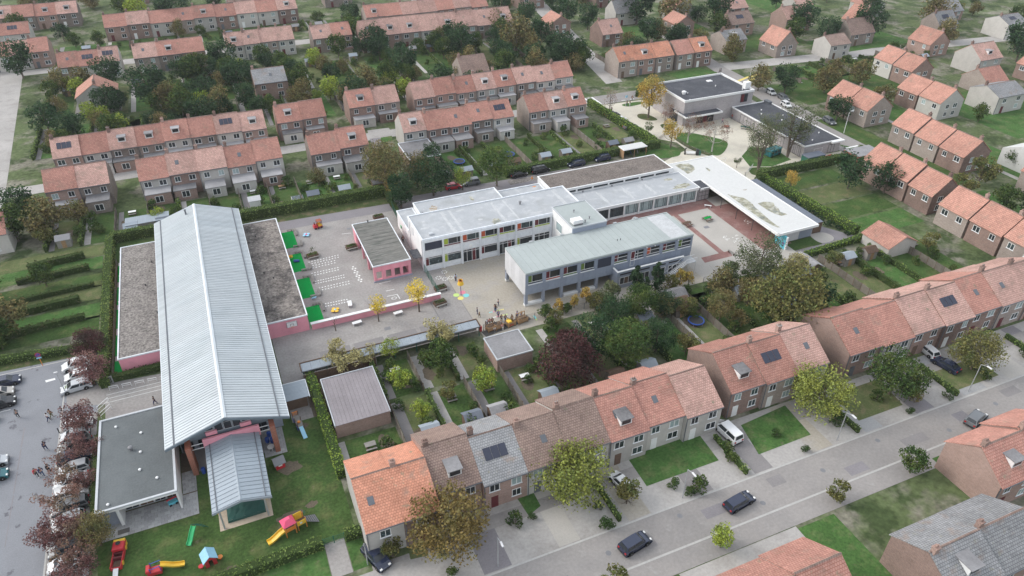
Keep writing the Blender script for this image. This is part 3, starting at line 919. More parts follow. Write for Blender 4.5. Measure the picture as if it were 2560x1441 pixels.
for k in range(7):
    a, b = BX[k] + .17, BX[k + 1] - .17
    MB().box(a, b, 118.02, 118.38, 3.1, 4.6).build('spandrel', 'concrete_white', wb)
    MB().box(a, b, 117.94, 118.1, 4.6, 4.68).build('window_sill', 'trim_white', wb)
    if k == 0:
        MB().box(a, b, 118.06, 118.2, 4.7, 6.48).build('roller_blind', 'blind_navy', wb)
    else:
        window(wb, a, b, 4.7, 6.48, 118.08, panel=(0, .27, up[k][0]), mull=(.28, .8), low=(.38, up[k][1]), depth=.2, fw=.05, glass='glass_toys' if k in (2, 5) else 'glass')
    if lo[k] == 'door':
        window(wb, a, b, .05, 2.95, 118.1, mull=(.25, .55, .77), trans=(.84,), panel=(.55, .77, 'panel_maroon'), depth=.2, name='entrance_door')
    else:
        MB().box(a, b, 118.02, 118.38, 0, 1.05).build('base_wall', 'concrete_white', wb)
        if lo[k] == 'mid':
            window(wb, a, b, 1.1, 3.05, 118.08, mull=(.33, .66), trans=(.7,), depth=.2)
        else:
            window(wb, a, b, 1.1, 3.05, 118.08, panel=(0, .2, lo[k]), mull=(.21,), trans=(.84,), depth=.2, glass='glass_toys' if k < 3 else 'glass')
MB().tube([(47.15, 117.74, 0), (47.15, 117.74, 6.9)], .07, 6).build('downpipe', 'trim_grey', wb)
MB().tube([(31.42, 118.3, 0), (31.42, 118.3, 6.9)], .07, 6).build('downpipe', 'trim_grey', wb)
MB().tube([(31.42, 126.6, 0), (31.42, 126.6, 6.9)], .07, 6).build('downpipe', 'trim_grey', wb)
window(wb, 124.6, 125.6, 4.7, 6.2, 31.55, '-x', frame='trim_grey', depth=.1)
ent = MB().box(29.9, 31.55, 119.2, 122.6, 2.6, 2.75)
ent.build('door_canopy', 'roof_bitumen', wb)
window(wb, 120.2, 121.8, .05, 2.3, 31.55, '-x', frame='trim_grey', mull=(.5,), depth=.1, name='side_door')
MB().box(33.4, 34.2, 119.3, 120, 7.1, 7.5).build('roof_hatch', 'trim_grey', wb)
MB().lathe([(.18, 7.1), (.18, 7.6), (.32, 7.62), (.32, 7.8), (.1, 7.86)], 54.8, 124.3, 8).build('roof_fan', 'plastic_grey', wb)
stain(wb, 'stain_moss', rough_blob(47.6, 119.6, 1.2, 1.0, rnd, rz=.6, jag=.3), 7.104)
for x in (38.6, 40.2, 49.5, 52.2, 63.8):
    w_ = rnd.uniform(.12, .5)
    p_ = [(x - w_ + rnd.uniform(-.1, .1), 118.4 + .9 * i) for i in range(11)]
    stain(wb, 'stain_light', p_ + [(x + w_ * rnd.uniform(.2, 1), q[1]) for q in p_[::-1]], 7.103)
for _ in range(12):
    stain(wb, 'stain_light', rough_blob(rnd.uniform(33, 58), rnd.uniform(118.7, 127), rnd.uniform(.3, 1.1), rnd.uniform(.15, .45), rnd, 14), 7.105)
clk = MB()
clk.add([(41.35 + .34 * math.cos(2 * PI * k / 14), y, 3.75 + .34 * math.sin(2 * PI * k / 14)) for y in (117.93, 118.02) for k in range(14)],
        [tuple(range(14))] + [(k, 14 + k, 14 + (k + 1) % 14, (k + 1) % 14) for k in range(14)])
clk.build('wall_clock', 'trim_white', wb)

def rear_block(label, x0, x1, y0, y1, h, roofm, trimm, name='classroom_block'):
    t = thing(name, label, 'building', ((x0 + x1) / 2, (y0 + y1) / 2, 0))
    MB().box(x0 + .1, x1 - .1, y0 + .1, y1 - .1, 0, h - .3).build('wall', 'wall_white', t)
    parapet(t, x0, x1, y0, y1, h, roofm, trimm)
    return t
b2 = rear_block('lowest white extension at the green fence with pale roof', 31.5, 35.15, 128.35, 137.5, 3.9, 'roof_grey_coat', 'concrete_white', 'extension')
window(b2, 129.4, 131.2, .05, 2.3, 31.55, '-x', frame='trim_grey', mull=(.5,), depth=.1, name='side_door')
MB().box(31.45, 31.6, 134.2, 134.7, 1.2, 1.8).build('first_aid_box', 'paint_green', b2)
b3 = rear_block('single-storey white extension with rust-stained pale roof behind the classrooms', 35.2, 54.2, 128.35, 137.4, 5.1, 'roof_grey_coat', 'concrete_white', 'extension')
stain(b3, 'stain_rust', rough_blob(38.6, 133.4, .9, 1.5, rnd, jag=.35, rz=-.4), 4.885)
stain(b3, 'stain_moss', rough_blob(47.8, 134.6, .4, 1.2, rnd, jag=.3), 4.885)
MB().lathe([(.12, 4.8), (.12, 5.2), (.2, 5.2)], 35.9, 132.3, 8).build('roof_vent', 'plastic_grey', b3)
b4 = rear_block('low white extension between pale roof and brown gravel roof', 54.25, 65.3, 128.35, 137.4, 4.0, 'roof_grey_coat', 'concrete_white', 'extension')
stain(b4, 'stain_rust', rough_blob(59.3, 133.8, 1.3, .5, rnd, jag=.35), 3.785)
stain(b4, 'paint_orange', rough_blob(63.7, 136.5, .5, .25, rnd, 10), 3.787)
tb = thing('stair_tower', 'white stair tower with green sheet roof joining the two blocks', 'building', (63, 113.5, 0))
MB().box(59.3, 66.8, 109.25, 118.0, 0, 8.3).build('wall', 'wall_white', tb)
MB().box(59.3, 66.8, 108.9, 109.25, 7.3, 8.4).build('front_panel', 'cladding_grey_shaded', tb)
parapet(tb, 59.2, 66.9, 108.85, 118.3, 8.6, 'roof_sheet_green', 'trim_grey', t=.16, h=.14)
window(tb, 113.4, 116, 4.6, 6.6, 59.22, '-x', frame='trim_white', glass='glass_curtain', depth=.1)
ah = MB().bbox(59.75, 61.9, 109.6, 111.1, 8.75, 9.55, .06)
ah.build('air_handler', 'trim_white', tb)
MB().box(59.9, 61.8, 109.5, 109.58, 8.5, 8.8).box(59.9, 60, 109.7, 111, 8.46, 8.75).box(61.7, 61.8, 109.7, 111, 8.46, 8.75).build('air_handler_base', 'plastic_grey', tb)
for x, y in ((62.6, 110.1), (62.4, 114.6), (64, 111)):
    MB().lathe([(.08, 8.4), (.08, 8.8), (.2, 9.0), (.2, 9.05)], x, y, 8).build('roof_vent', 'plastic_grey', tb)

# ---------------------------------------------------------------- grey block on piers
gb = thing('classroom_block', 'grey panel-clad block on piers with a pale green sheet roof', 'building', (63, 104.4, 0))
X0, X1, Y0, Y1 = 45.1, 81.0, 99.6, 109.2
MB().box(X0 + .25, X1 - .25, Y0 + .5, Y1 - .1, 2.7, 6.9).build('core', 'concrete_grey', gb)
MB().box(X0 + .05, X1 - .05, Y1 - .1, Y1, 2.5, 7.0).build('rear_wall', 'cladding_grey_shaded', gb)
parapet(gb, X0, X1, Y0 - .05, Y1 + .05, 7.32, 'roof_sheet_green', 'roof_sheet_green', t=.3, h=.1)
MB().box(X0 + .02, X1 - .02, Y0 - .15, Y0 - .05, 7.0, 7.2).build('front_gutter', 'roof_sheet_green', gb)
me = MB().bbox(0, 1.255, 0, 9.1, 0, .05, .012).mesh('roof_sheet', 'roof_sheet_green')
for k in range(24): piece('roof_sheet', me, gb, (X0 + .35 + 1.275 * k, Y0 + .28, 7.21))
me = MB().bbox(0, 3.9, 0, 9.1, 0, .05, .02).mesh('roof_sheet', 'stain_light')
piece('roof_sheet', me, gb, (X0 + .35 + 2.55 * 12, Y0 + .28, 7.21))
# front cladding: band under the windows, band above, piers between
PW = 35.9 / 30
me = MB().bbox(.012, PW - .012, 0, .12, 0, 2.1, .01).mesh('wall_panel', 'cladding_grey_shaded')
for k in range(30): piece('wall_panel', me, gb, (X0 + PW * k, Y0, 2.5))
me = MB().bbox(.012, PW - .012, 0, .12, 0, .42, .01).mesh('wall_panel', 'cladding_grey_shaded')
for k in range(30): piece('wall_panel', me, gb, (X0 + PW * k, Y0, 6.62))
wx = [45.65 + 3.565 * k for k in range(10)]
pr = []
last = X0
for x in wx:
    pr.append((last, x)); last = x + 2.9
pr.append((last, X1))
for a, b in pr:
    MB().box(a + .01, b - .01, Y0 - .01, Y0 + .14, 4.6, 6.62).build('wall_pier', 'cladding_grey_shaded', gb)
pan = ['panel_green', 'panel_maroon', 'panel_maroon', 'panel_green', None, 'panel_maroon', 'door', 'panel_orange', 'panel_maroon', 'panel_green']
for k, x in enumerate(wx):
    if pan[k] is None:
        MB().box(x, x + 2.9, Y0 + .02, Y0 + .12, 4.62, 6.6).build('roller_blind', 'blind_navy', gb)
        continue
    MB().box(x - .02, x + 2.92, Y0 - .1, Y0 + .1, 4.56, 4.69).build('window_sill', 'trim_white', gb)
    if pan[k] == 'door':
        window(gb, x, x + .95, 3.35, 6.6, Y0 - .03, frame='trim_white', panel=(0, 1, 'panel_maroon'), trans=(.5,), depth=.16, name='terrace_door')
        window(gb, x + 1.0, x + 2.9, 4.7, 6.6, Y0 + .02, mull=(.3,), trans=(.25, .6), depth=.24, frame='cladding_grey_shaded', bar='trim_white', fw=.05)
        continue
    window(gb, x, x + 2.9, 4.7, 6.6, Y0 + .02, panel=(0, .27, pan[k]), mull=(.28,), trans=() if k < 5 else (.62,), depth=.24, frame='cladding_grey_shaded', bar='trim_white', fw=.05,
           low=(.35, 'panel_orange' if k == 1 else 'panel_green' if k % 3 == 2 else 'void_dark'))
# end walls and undercroft
me = MB().bbox(0, .12, .012, .95, 0, 4.85, .01).mesh('wall_panel', 'cladding_pale_lit')
for k in range(10): piece('wall_panel', me, gb, (X0, Y0 + .02 + .958 * k, 2.15))
for k in range(10): piece('wall_panel', me, gb, (X1 - .12, Y0 + .02 + .958 * k, 2.15))
MB().box(X0 + .12, X1 - .12, Y0 + .14, Y1 - .1, 2.4, 2.7).build('soffit', 'slate_blue', gb)
for k, (x, y) in enumerate([(X0, Y0 + .02), (X0, Y1 - .7)] + [(X0 + 3.72 * i - .2, Y0 + .02) for i in range(1, 6)]):
    MB().box(x, x + (.5 if k > 1 else .55), y, y + .65, 0, 2.5).build('pier', 'concrete_grey', gb)
for i in range(1, 6):
    MB().box(X0 + 3.72 * i - .2, X0 + 3.72 * i + .3, Y1 - .75, Y1 - .1, 0, 2.4).build('pier', 'concrete_grey', gb)
for i in (0, 2, 3):
    MB().box(X0 + .55 + 3.72 * i, X0 + 3.72 * (i + 1) - .2, Y0 - .02, Y0 + .75, 0, .42).build('low_wall', 'wall_white', gb)
MB().box(X0 - .06, X0 + .6, Y0 - .05, Y0 + .7, 0, .38).build('pier_base', 'wall_white', gb)
MB().box(X0 - .06, X0 + .6, Y1 - .75, Y1 - .05, 0, .38).build('pier_base', 'wall_white', gb)
MB().box(X0 + 19, X1 - .3, Y0 + .3, Y1 - .2, 0, 2.4).build('ground_floor', 'concrete_grey', gb)
MB().box(X0 + 4.2, X0 + 19, Y0 + 4.2, Y1 - .9, 0, 2.4).build('store_or_shade_fill', 'void_dark', gb)  # near-black block added to deepen the shade in the open bays
for x in (50.2, 56.8, 62.4, 68.6, 73.5):
    MB().box(x, x + .7, Y1 - .1, Y1 + .3, 7.15, 7.45).build('roof_drain', 'steel', gb)
for x in (66, 66.7):
    MB().lathe([(.06, 7.2), (.06, 7.55), (.12, 7.6)], x, 103.2, 6).build('roof_vent', 'plastic_black', gb)
for x in (70.3, 72.1, 77.4):
    MB().box(x, x + .25, Y0 - .2, Y0 - .02, 6.7, 6.85).build('floodlight', 'trim_white', gb)
# terrace with white parapet
MB().box(63.4, 78, 97.9, 99.55, 0, 2.9).build('terrace_base', 'concrete_grey', gb)
MB().box(63.3, 78.1, 97.8, 98.05, 2.9, 3.85).box(63.3, 63.55, 98.05, 99.55, 2.9, 3.85).build('terrace_wall', 'cladding_grey_shaded', gb)
MB().box(63.25, 78.15, 97.72, 98.1, 3.85, 3.97).box(63.25, 63.6, 98.1, 99.55, 3.85, 3.97).build('terrace_coping', 'wall_white', gb)
for k in range(4):
    MB().box(63.9 + 3.6 * k, 66.8 + 3.6 * k, 97.77, 97.82, 3.1, 3.4).build('terrace_slot', 'void_dark', gb)
for k in range(4):
    window(gb, 64 + 3.6 * k, 66.9 + 3.6 * k, .9, 2.5, 97.84, mull=(.33, .66), depth=.1, panel=(.33, .66, 'timber_dark') if k == 0 else None)
# steel stair
st = thing('outdoor_stair', 'pale steel outdoor stair climbing to the terrace of grey block', 'stair', (76.5, 97, 0))
MB().box(77.9, 80.4, 96.6, 98.9, 2.78, 2.9).build('landing', 'steel', st)
TR = MB().box(-.12, .14, -.55, .55, -.03, .03).mesh('tread', 'steel_pale')
for k in range(15):
    piece('tread', TR, st, (73.9 + 4.0 * k / 14, 97.1, .25 + 2.55 * k / 14))
for dy in (-.6, .6):
    MB().tube([(73.6, 97.1 + dy, .05), (77.95, 97.1 + dy, 2.85)], .09, 6).build('stringer', 'steel', st)
    MB().tube([(73.7, 97.1 + dy, 0), (73.7, 97.1 + dy, 1.05), (77.95, 97.1 + dy, 3.85), (80.4, 97.1 + dy * .8, 3.85)], .05, 6).build('handrail', 'steel_pale', st)
for x in (75, 76.3, 77.6, 79, 80.3):
    z = min(2.85, .05 + (x - 73.6) * .644)
    MB().tube([(x, 96.5, z), (x, 96.5, z + 1)], .035, 5).build('baluster', 'steel_pale', st)
for x, y in ((80.3, 96.7), (80.3, 98.8)):
    MB().tube([(x, y, 0), (x, y, 3.85)], .06, 6).build('stair_post', 'steel_pale', st)

# ---------------------------------------------------------------- long low block with curtained windows
lb = thing('classroom_block', 'long low white block with curtained windows along the inner court', 'building', (82.5, 126, 0))
MB().box(66.75, 98.1, 122.25, 130.1, 0, 3.4).build('wall', 'wall_white', lb)
parapet(lb, 66.75, 98.4, 121.35, 130.2, 3.85, 'roof_grey_coat', 'trim_white', t=.2, h=.08)
MB().box(66.75, 98.3, 121.5, 122.2, 3.1, 3.6).build('fascia', 'trim_white', lb)
PIL = MB().bbox(-.17, .17, -.15, .35, 0, 3.1, .01).mesh('pillar', 'trim_white')
for k in range(9):
    x = 67.6 + 3.8 * k
    piece('pillar', PIL, lb, (x, 122, 0))
    if k == 8: break
    MB().box(x + .17, x + 3.63, 121.95, 122.2, 0, .5).build('base_wall', 'trim_white', lb)
    window(lb, x + .17, x + 3.63, .5, 3.05, 122.05, frame='trim_dark', glass='glass_curtain' if k > 2 else 'glass_toys', mull=(.18, .3, .72, .86), trans=(.9,), depth=.14, fw=.06)
stain(lb, 'stain_moss', rough_blob(95, 123.6, 2.6, 1.0, rnd, 30, rz=.1), 3.775)
stain(lb, 'stain_moss', rough_blob(93.8, 127.7, 1.1, .6, rnd, 20), 3.775)
for x in (75.5, 81.8, 87.5):
    stain(lb, 'stain_light', rough_blob(x, 125.5, .5, 3.2, rnd, 30, .4), 3.774)
MB().box(98.5, 101.6, 121.9, 124.9, 0, 3.1).build('entrance_wall', 'brick_grey', lb)
MB().box(98.4, 101.75, 121.3, 124.9, 3.3, 3.45).build('entrance_roof', 'roof_bitumen', lb)
MB().box(98.5, 101.7, 121.25, 121.42, 3.0, 3.46).build('entrance_sign_board', 'trim_white', lb)
MB().box(99.5, 101, 121.2, 121.25, 3.12, 3.34).build('entrance_sign', 'plastic_grey', lb)
window(lb, 98.7, 101.5, .05, 2.8, 121.85, frame='trim_dark', mull=(.33, .66), trans=(.4, .75), depth=.1, name='entrance_door')

# brown gravel hall behind it
bh = thing('assembly_hall', 'hall with brown gravel roof and high strip windows', 'building', (81, 134.4, 0))
MB().box(65.5, 96.7, 130.3, 138.6, 0, 4.75).build('wall', 'wall_white', bh)
parapet(bh, 65.4, 96.8, 130.22, 138.7, 5.05, 'gravel_brown', 'trim_white', t=.26, h=.1)
for k in range(7):
    x = 67.4 + 4.1 * k
    window(bh, x, x + 3.75, 3.95, 4.55, 130.2, frame='trim_white', depth=.1, fw=.05)
for x in (66.6, 72.5, 80, 88):
    MB().box(x, x + .3, 129.6, 129.9, 3.8, 4.0).build('roof_light', 'plastic_grey', bh)

# ---------------------------------------------------------------- white roofed covered playground wing
cw = thing('covered_playground', 'L-shaped wing with bright white roof over covered playground', 'building', (106.5, 116, 0))
roof = [(101.1, 97.8), (111.5, 97.8), (111.5, 134.9), (96.9, 134.9), (96.9, 130.3), (98.45, 130.3), (98.45, 125), (101.1, 125)]
MB().prism(roof, 3.2, 3.55).build('flat_roof', 'roof_white', cw)
edge = MB()
for i in range(len(roof)):
    a, b = roof[i], roof[(i + 1) % len(roof)]
    x0, x1 = sorted((a[0], b[0])); y0, y1 = sorted((a[1], b[1]))
    if x1 - x0 < .01:
        edge.box(x0 - .12, x0 + .12, y0 - .12, y1 + .12, 3.12, 3.66)
    else:
        edge.box(x0 + .12, x1 - .12, y0 - .12, y0 + .12, 3.12, 3.66)
edge.build('roof_edge', 'trim_white', cw)
MB().box(106, 111.4, 99.2, 134.6, 0, 3.2).build('wall', 'brick_red', cw)
MB().box(103.3, 108, 98.95, 99.2, .2, 3.2).build('end_panel', 'cladding_pale_lit', cw)
MB().box(108.05, 111.4, 98.95, 99.2, .2, 3.2).build('end_panel', 'cladding_grey_shaded', cw)
MB().box(108.6, 111.2, 98.88, 98.95, 2.75, 3.0).build('strip_window', 'glass', cw)
MB().box(111.4, 111.6, 99, 134.6, 0, 3.2).box(97, 111.4, 134.6, 134.8, 0, 3.2).build('outer_wall', 'brick_grey', cw)
MB().box(97.1, 98.3, 130.5, 134.6, 0, 3.2).build('inner_wall', 'brick_grey', cw)
for y in (100.5, 106, 111.5, 117):
    MB().tube([(101.5, y, 0), (101.5, y, 3.2)], .07, 6).build('post', 'trim_dark', cw)
stain(cw, 'stain_moss', [(102.37, 116.64), (102.92, 115.78), (103.84, 114.54), (104.66, 113.77), (104.80, 112.27), (104.66, 110.71), (104.12, 108.94), (104.06, 107.78), (103.74, 105.79), (103.43, 103.46), (103.25, 100.95), (103.45, 99.95), (102.84, 100.21), (102.36, 101.51), (101.98, 104.27), (102.00, 106.92), (102.11, 110.20), (102.25, 112.75)], 3.556)
stain(cw, 'stain_moss', [(105.83, 110.41), (107.53, 110.49), (108.74, 109.96), (109.31, 109.32), (108.57, 108.02), (108.52, 106.65), (107.88, 105.36), (108.43, 104.35), (108.46, 103.76), (106.93, 103.85), (106.18, 105.13), (105.81, 107.03)], 3.556)
stain(cw, 'stain_moss', [(99.87, 134.07), (101.41, 134.14), (103.50, 133.49), (103.88, 131.86), (102.99, 130.08), (101.40, 129.10), (100.04, 128.75), (100.08, 130.14), (100.02, 132.07)], 3.556)
stain(cw, 'stain_moss', [(105.92, 130.01), (106.32, 129.60), (106.28, 128.42), (105.59, 127.77), (105.58, 128.72)], 3.556)
stain(cw, 'stain_rust', rough_blob(107.4, 116.8, .5, .3, rnd, 12), 3.556)
# mural wall beside it
mw = thing('mural_wall', 'short blue painted mural wall at the end of court', 'wall', (102.9, 98.6, 0))
MB().box(102.75, 103.05, 96.9, 100.2, 0, 2.9).build('wall', 'mural_blue', mw)
MB().box(102.7, 103.1, 96.7, 96.9, 0, 3.0).build('end_post', 'trim_white', mw)
for k, (y, z, m_) in enumerate(((97.6, 1.2, 'paint_purple'), (98.3, 1.9, 'paint_sky'), (99.2, 1.1, 'paint_teal'), (98.8, .6, 'paint_sky'))):
    q = MB()
    q.add([(102.74, y + .3 * math.cos(2 * PI * i / 10), z + .35 * math.sin(2 * PI * i / 10)) for i in range(10)], [tuple(range(9, -1, -1))])
    q.build('painted_motif', m_, mw)
sh = thing('bicycle_store', 'narrow dark store with blue-black sheet roof along the white wing', 'shed', (113.7, 111, 0))
MB().box(112.6, 114.9, 99.8, 122, 0, 2.5).build('wall', 'timber_dark', sh)
me = MB().bbox(0, 2.5, .01, 1.1, 0, .06, .02).mesh('roof_sheet', 'roof_shed_blue')
for k in range(20): piece('roof_sheet', me, sh, (112.5, 99.7 + 1.115 * k, 2.5))

# ---------------------------------------------------------------- library / community building
lib = thing('library_hall', 'tall grey brick hall with white roof edge behind the plaza', 'building', (132, 168.8, 0))
MB().box(120.6, 143.8, 161, 176.4, 0, 6.9).build('wall', 'brick_grey', lib)
parapet(lib, 120.4, 144, 160.8, 176.6, 7.5, 'roof_bitumen', 'trim_white', t=.3, h=.5)
MB().box(142.4, 144.2, 163, 164.4, 7, 8.9).build('chimney', 'trim_white', lib)
MB().lathe([(.5, 7), (.5, 7.35), (.62, 7.36), (.62, 7.7), (.7, 7.75), (.3, 7.95)], 123.9, 166.6, 12).build('roof_fan', 'trim_white', lib)
MB().bbox(136.2, 137.8, 172.2, 173.4, 7, 7.25, .1).build('skylight', 'trim_white', lib)
for x, y in ((125, 166.4), (136, 168.4), (141.4, 163), (122.5, 161.6)):
    MB().lathe([(.12, 7), (.12, 7.3), (.2, 7.32), (.1, 7.4)], x, y, 8).build('roof_vent', 'trim_white', lib)
MB().box(119.7, 131.6, 158.4, 160.95, 3.5, 3.62).build('canopy_roof', 'roof_bitumen', lib)
MB().box(119.5, 131.8, 158.2, 158.4, 3.3, 3.75).box(119.5, 119.7, 158.4, 164, 3.3, 3.75).box(131.6, 131.8, 158.4, 160.95, 3.3, 3.75).box(119.7, 120.55, 163.8, 164, 3.3, 3.75).build('canopy_edge', 'trim_white', lib)
MB().box(119.7, 120.55, 160.95, 163.8, 3.5, 3.62).build('canopy_roof', 'roof_bitumen', lib)
window(lib, 125.3, 131, .05, 3.2, 160.9, frame='trim_dark', mull=(.2, .38, .62, .8), depth=.1, panel=(.38, .62, 'panel_maroon'), name='entrance_glazing')
window(lib, 139.6, 142, 4.2, 6.6, 160.9, frame='trim_dark', mull=(.5,), depth=.1, panel=(0, .5, 'panel_maroon'))
window(lib, 163.6, 167.6, .2, 3.4, 120.5, '-x', frame='trim_dark', mull=(.33, .66), depth=.1)
l2 = thing('library_wing', 'low brick wing with dark roof and open terrace door', 'building', (143, 146, 0))
MB().box(137.1, 149.1, 130.9, 160.75, 0, 3.0).build('wall', 'brick_grey', l2)
parapet(l2, 136.8, 149.3, 130.7, 160.79, 3.45, 'roof_bitumen', 'trim_white', t=.28, h=.2)
MB().box(145.4, 149.4, 129.9, 130.7, 3.0, 3.45).build('porch_edge', 'trim_white', l2)
MB().box(148, 149.2, 158.5, 160.7, 3.25, 3.9).build('roof_upstand', 'gutter_dark', l2)
for y0, y1, g_ in ((150.6, 156.8, 'glass_toys'), (144, 149, 'glass'), (138.4, 142.6, 'glass'), (132, 134.6, 'glass_toys')):
    window(l2, y0, y1, .05, 2.7, 137.05, '-x', frame='trim_dark', glass=g_, mull=(.25, .5, .75), depth=.1, name='terrace_window')
window(l2, 140.5, 143.3, .9, 2.0, 130.86, frame='trim_white', glass='trim_white', depth=.1)
window(l2, 145.2, 147.2, .05, 2.4, 130.86, frame='trim_dark', mull=(.5,), depth=.1, name='terrace_door')
for x, y in ((143, 155.5), (141, 153), (143.3, 147.2), (142, 139), (146.5, 136.4), (141.5, 133.2), (146, 150)):
    MB().lathe([(.13, 3.25), (.13, 3.5), (.22, 3.52), (.1, 3.6)], x, y, 8).build('roof_vent', 'trim_white', l2)

# ================================================================ trees, shrubs, hedges
TREES = {}


def grow(kind, seed, h, w, leafm_, barkm='bark', leaves=1500, size=.42, trunk=.28, dense=.6, cone=0, stems=1, clumps=26, limbs=9, alt=None):
    """prototype tree: tapered trunk with limbs, crown of leaf clusters gathered in uneven clumps"""
    rg = random.Random(seed)
    tk = MB()
    cz = h * (1 + trunk) / 2
    rz_ = h * (1 - trunk) / 2
    tops = []
    for s in range(stems):
        a = 2 * PI * s / max(stems, 1) + .5
        lean = 0 if stems == 1 else w * .16
        p = [Vector((0, 0, -.1))]
        n = 5
        for i in range(1, n + 1):
            t = i / n
            p.append(Vector((lean * t * math.cos(a) + rg.gauss(0, .03) * h * t * .5, lean * t * math.sin(a) + rg.gauss(0, .03) * h * t * .5, h * .82 * t)))
        r0 = .022 * h + .02
        tk.tube(p, [r0 * (1 - .82 * i / n) for i in range(n + 1)], 7)
        for k in range(limbs):
            t = rg.uniform(max(trunk * .9, .2), .85)
            i = min(int(t * n), n - 1)
            q = p[i].lerp(p[i + 1], t * n - i)
            ph = rg.uniform(0, 2 * PI)
            rr = w * .5 * rg.uniform(.45, .92) * (1 - cone * t)
            e = Vector((q.x + rr * math.cos(ph), q.y + rr * math.sin(ph), min(h * .95, q.z + h * rg.uniform(.06, .26))))
            m = q.lerp(e, .5) + Vector((0, 0, -.02 * h + rg.gauss(0, .02) * h))
            r = r0 * (1 - .8 * t) * .55
            tk.tube([q, m, e], [r, r * .6, r * .2], 5)
            for _ in range(2):
                e2 = e + Vector((rg.gauss(0, .1) * w, rg.gauss(0, .1) * w, rg.uniform(.02, .12) * h))
                tk.tube([m.lerp(e, rg.uniform(.3, .8)), e2], [r * .45, r * .12], 4)
                tops.append(e2)
            tops.append(e)
    cr = MB()
    cl = []
    for k in range(clumps):
        while True:
            v = Vector((rg.uniform(-1, 1), rg.uniform(-1, 1), rg.uniform(-1, 1)))
            if .3 < v.length < 1: break
        v = v.normalized() * (v.length ** .5)
        prof = 1 - cone * (v.z * .5 + .5)
        wob = rg.uniform(.78, 1.12)
        c = Vector((v.x * w * .42 * prof * wob, v.y * w * .42 * prof * wob, cz + v.z * rz_ * .86))
        cl.append((c, rg.uniform(.13, .24) * w * (1 - .55 * cone * (v.z * .5 + .5))))
    if tops and dense < .5:
        cl = [(t, w * rg.uniform(.08, .16)) for t in tops if t.z > h * trunk * .8]
    per = max(1, leaves // len(cl))
    for c, r in cl:
        n = int(per * rg.uniform(.6, 1.4))
        for _ in range(n):
            d = Vector((rg.gauss(0, 1), rg.gauss(0, 1), rg.gauss(0, .8)))
            d = d.normalized() * r * rg.uniform(.5, 1.08) ** .7
            cr.leaf(c + d, size, rg)
    TREES[kind] = (tk.mesh('trunk', barkm, smooth=True), cr.mesh('crown', leafm_), h, w)


grow('maple', 1, 5.2, 5.2, 'leaf_purple', leaves=2850, size=0.25, trunk=.3, clumps=30)
grow('maple_thin', 2, 5.0, 5.0, 'leaf_rust', leaves=1615, size=0.24, trunk=.3, dense=.4, limbs=13)
grow('maple_low', 33, 4.6, 4.6, 'leaf_purple', leaves=1615, size=0.24, trunk=.3, clumps=20)
grow('young_yellow', 3, 6.2, 4.2, 'leaf_yellow', leaves=1615, size=0.22, trunk=.42, clumps=22)
grow('young_lime', 4, 5.4, 4.4, 'leaf_lime', leaves=1710, size=0.24, trunk=.35, clumps=22)
grow('bare', 5, 4.6, 1.9, 'leaf_rust', leaves=40, size=0.18, trunk=.3, dense=.3, limbs=7)
grow('bare_wide', 6, 6.4, 4.6, 'leaf_rust', leaves=494, size=0.22, trunk=.25, dense=.3, limbs=18)
grow('sparse_pale', 7, 5.0, 5.0, 'leaf_pale', leaves=3610, size=0.26, trunk=.3, dense=.3, limbs=16)
grow('sparse_green', 8, 12, 8.6, 'leaf_grey', leaves=4600, size=0.25, trunk=.3, dense=.3, limbs=15, stems=3)
grow('sparse_brown', 9, 8.5, 6.2, 'leaf_rust', 'bark_pale', leaves=1700, size=0.21, trunk=.35, dense=.3, limbs=14)
grow('autumn_big', 10, 12.5, 8.0, 'leaf_autumn', leaves=4370, size=0.37, trunk=.25, clumps=34)
grow('autumn_small', 11, 7.6, 5.4, 'leaf_autumn', leaves=1900, size=0.30, trunk=.35, clumps=24)
grow('green_small', 12, 4.2, 2.8, 'leaf_green', leaves=798, size=0.22, trunk=.38, clumps=12)
grow('broad_green', 13, 9.5, 8.5, 'leaf_green', leaves=4940, size=0.37, trunk=.2, clumps=42)
grow('broad_deep', 14, 10, 9, 'leaf_deep', leaves=4940, size=0.37, trunk=.16, clumps=44)
grow('broad_brown', 15, 10, 8.2, 'leaf_brown', leaves=4940, size=0.36, trunk=.18, clumps=42)
grow('upright_deep', 16, 9, 6, 'leaf_deep', leaves=4370, size=0.33, trunk=.1, clumps=36, cone=.35)
grow('lollipop', 17, 8.4, 9.6, 'leaf_olive', leaves=5700, size=0.37, trunk=.25, clumps=54)
grow('lollipop_green', 18, 8.4, 9.6, 'leaf_yellowgreen', leaves=5700, size=0.37, trunk=.25, clumps=54)
grow('lollipop_bronze', 36, 8.4, 9.8, 'leaf_bronze', leaves=5700, size=.37, trunk=.25, clumps=50)
grow('lollipop_deep', 34, 8.4, 9.6, 'leaf_green', leaves=5700, size=0.37, trunk=.25, clumps=54)
grow('conifer', 19, 6, 3.4, 'leaf_deep', leaves=2850, size=0.30, trunk=.04, clumps=30, cone=.75)
grow('shrub_green', 20, 3.2, 2.6, 'leaf_green', leaves=1140, size=0.25, trunk=.06, clumps=16, cone=.45)
grow('shrub_autumn', 21, 3.2, 2.4, 'leaf_autumn', leaves=1064, size=0.22, trunk=.06, clumps=16, cone=.5)
grow('shrub_olive', 22, 3.4, 3.4, 'leaf_olive', leaves=1520, size=0.25, trunk=.05, clumps=20, cone=.3)
grow('feathery', 23, 5.6, 4.6, 'leaf_pale', leaves=3610, size=0.26, trunk=.1, clumps=34, cone=.2)
grow('feathery_grey', 35, 5.4, 4.2, 'leaf_grey', leaves=3610, size=0.26, trunk=.1, clumps=34, cone=.3)
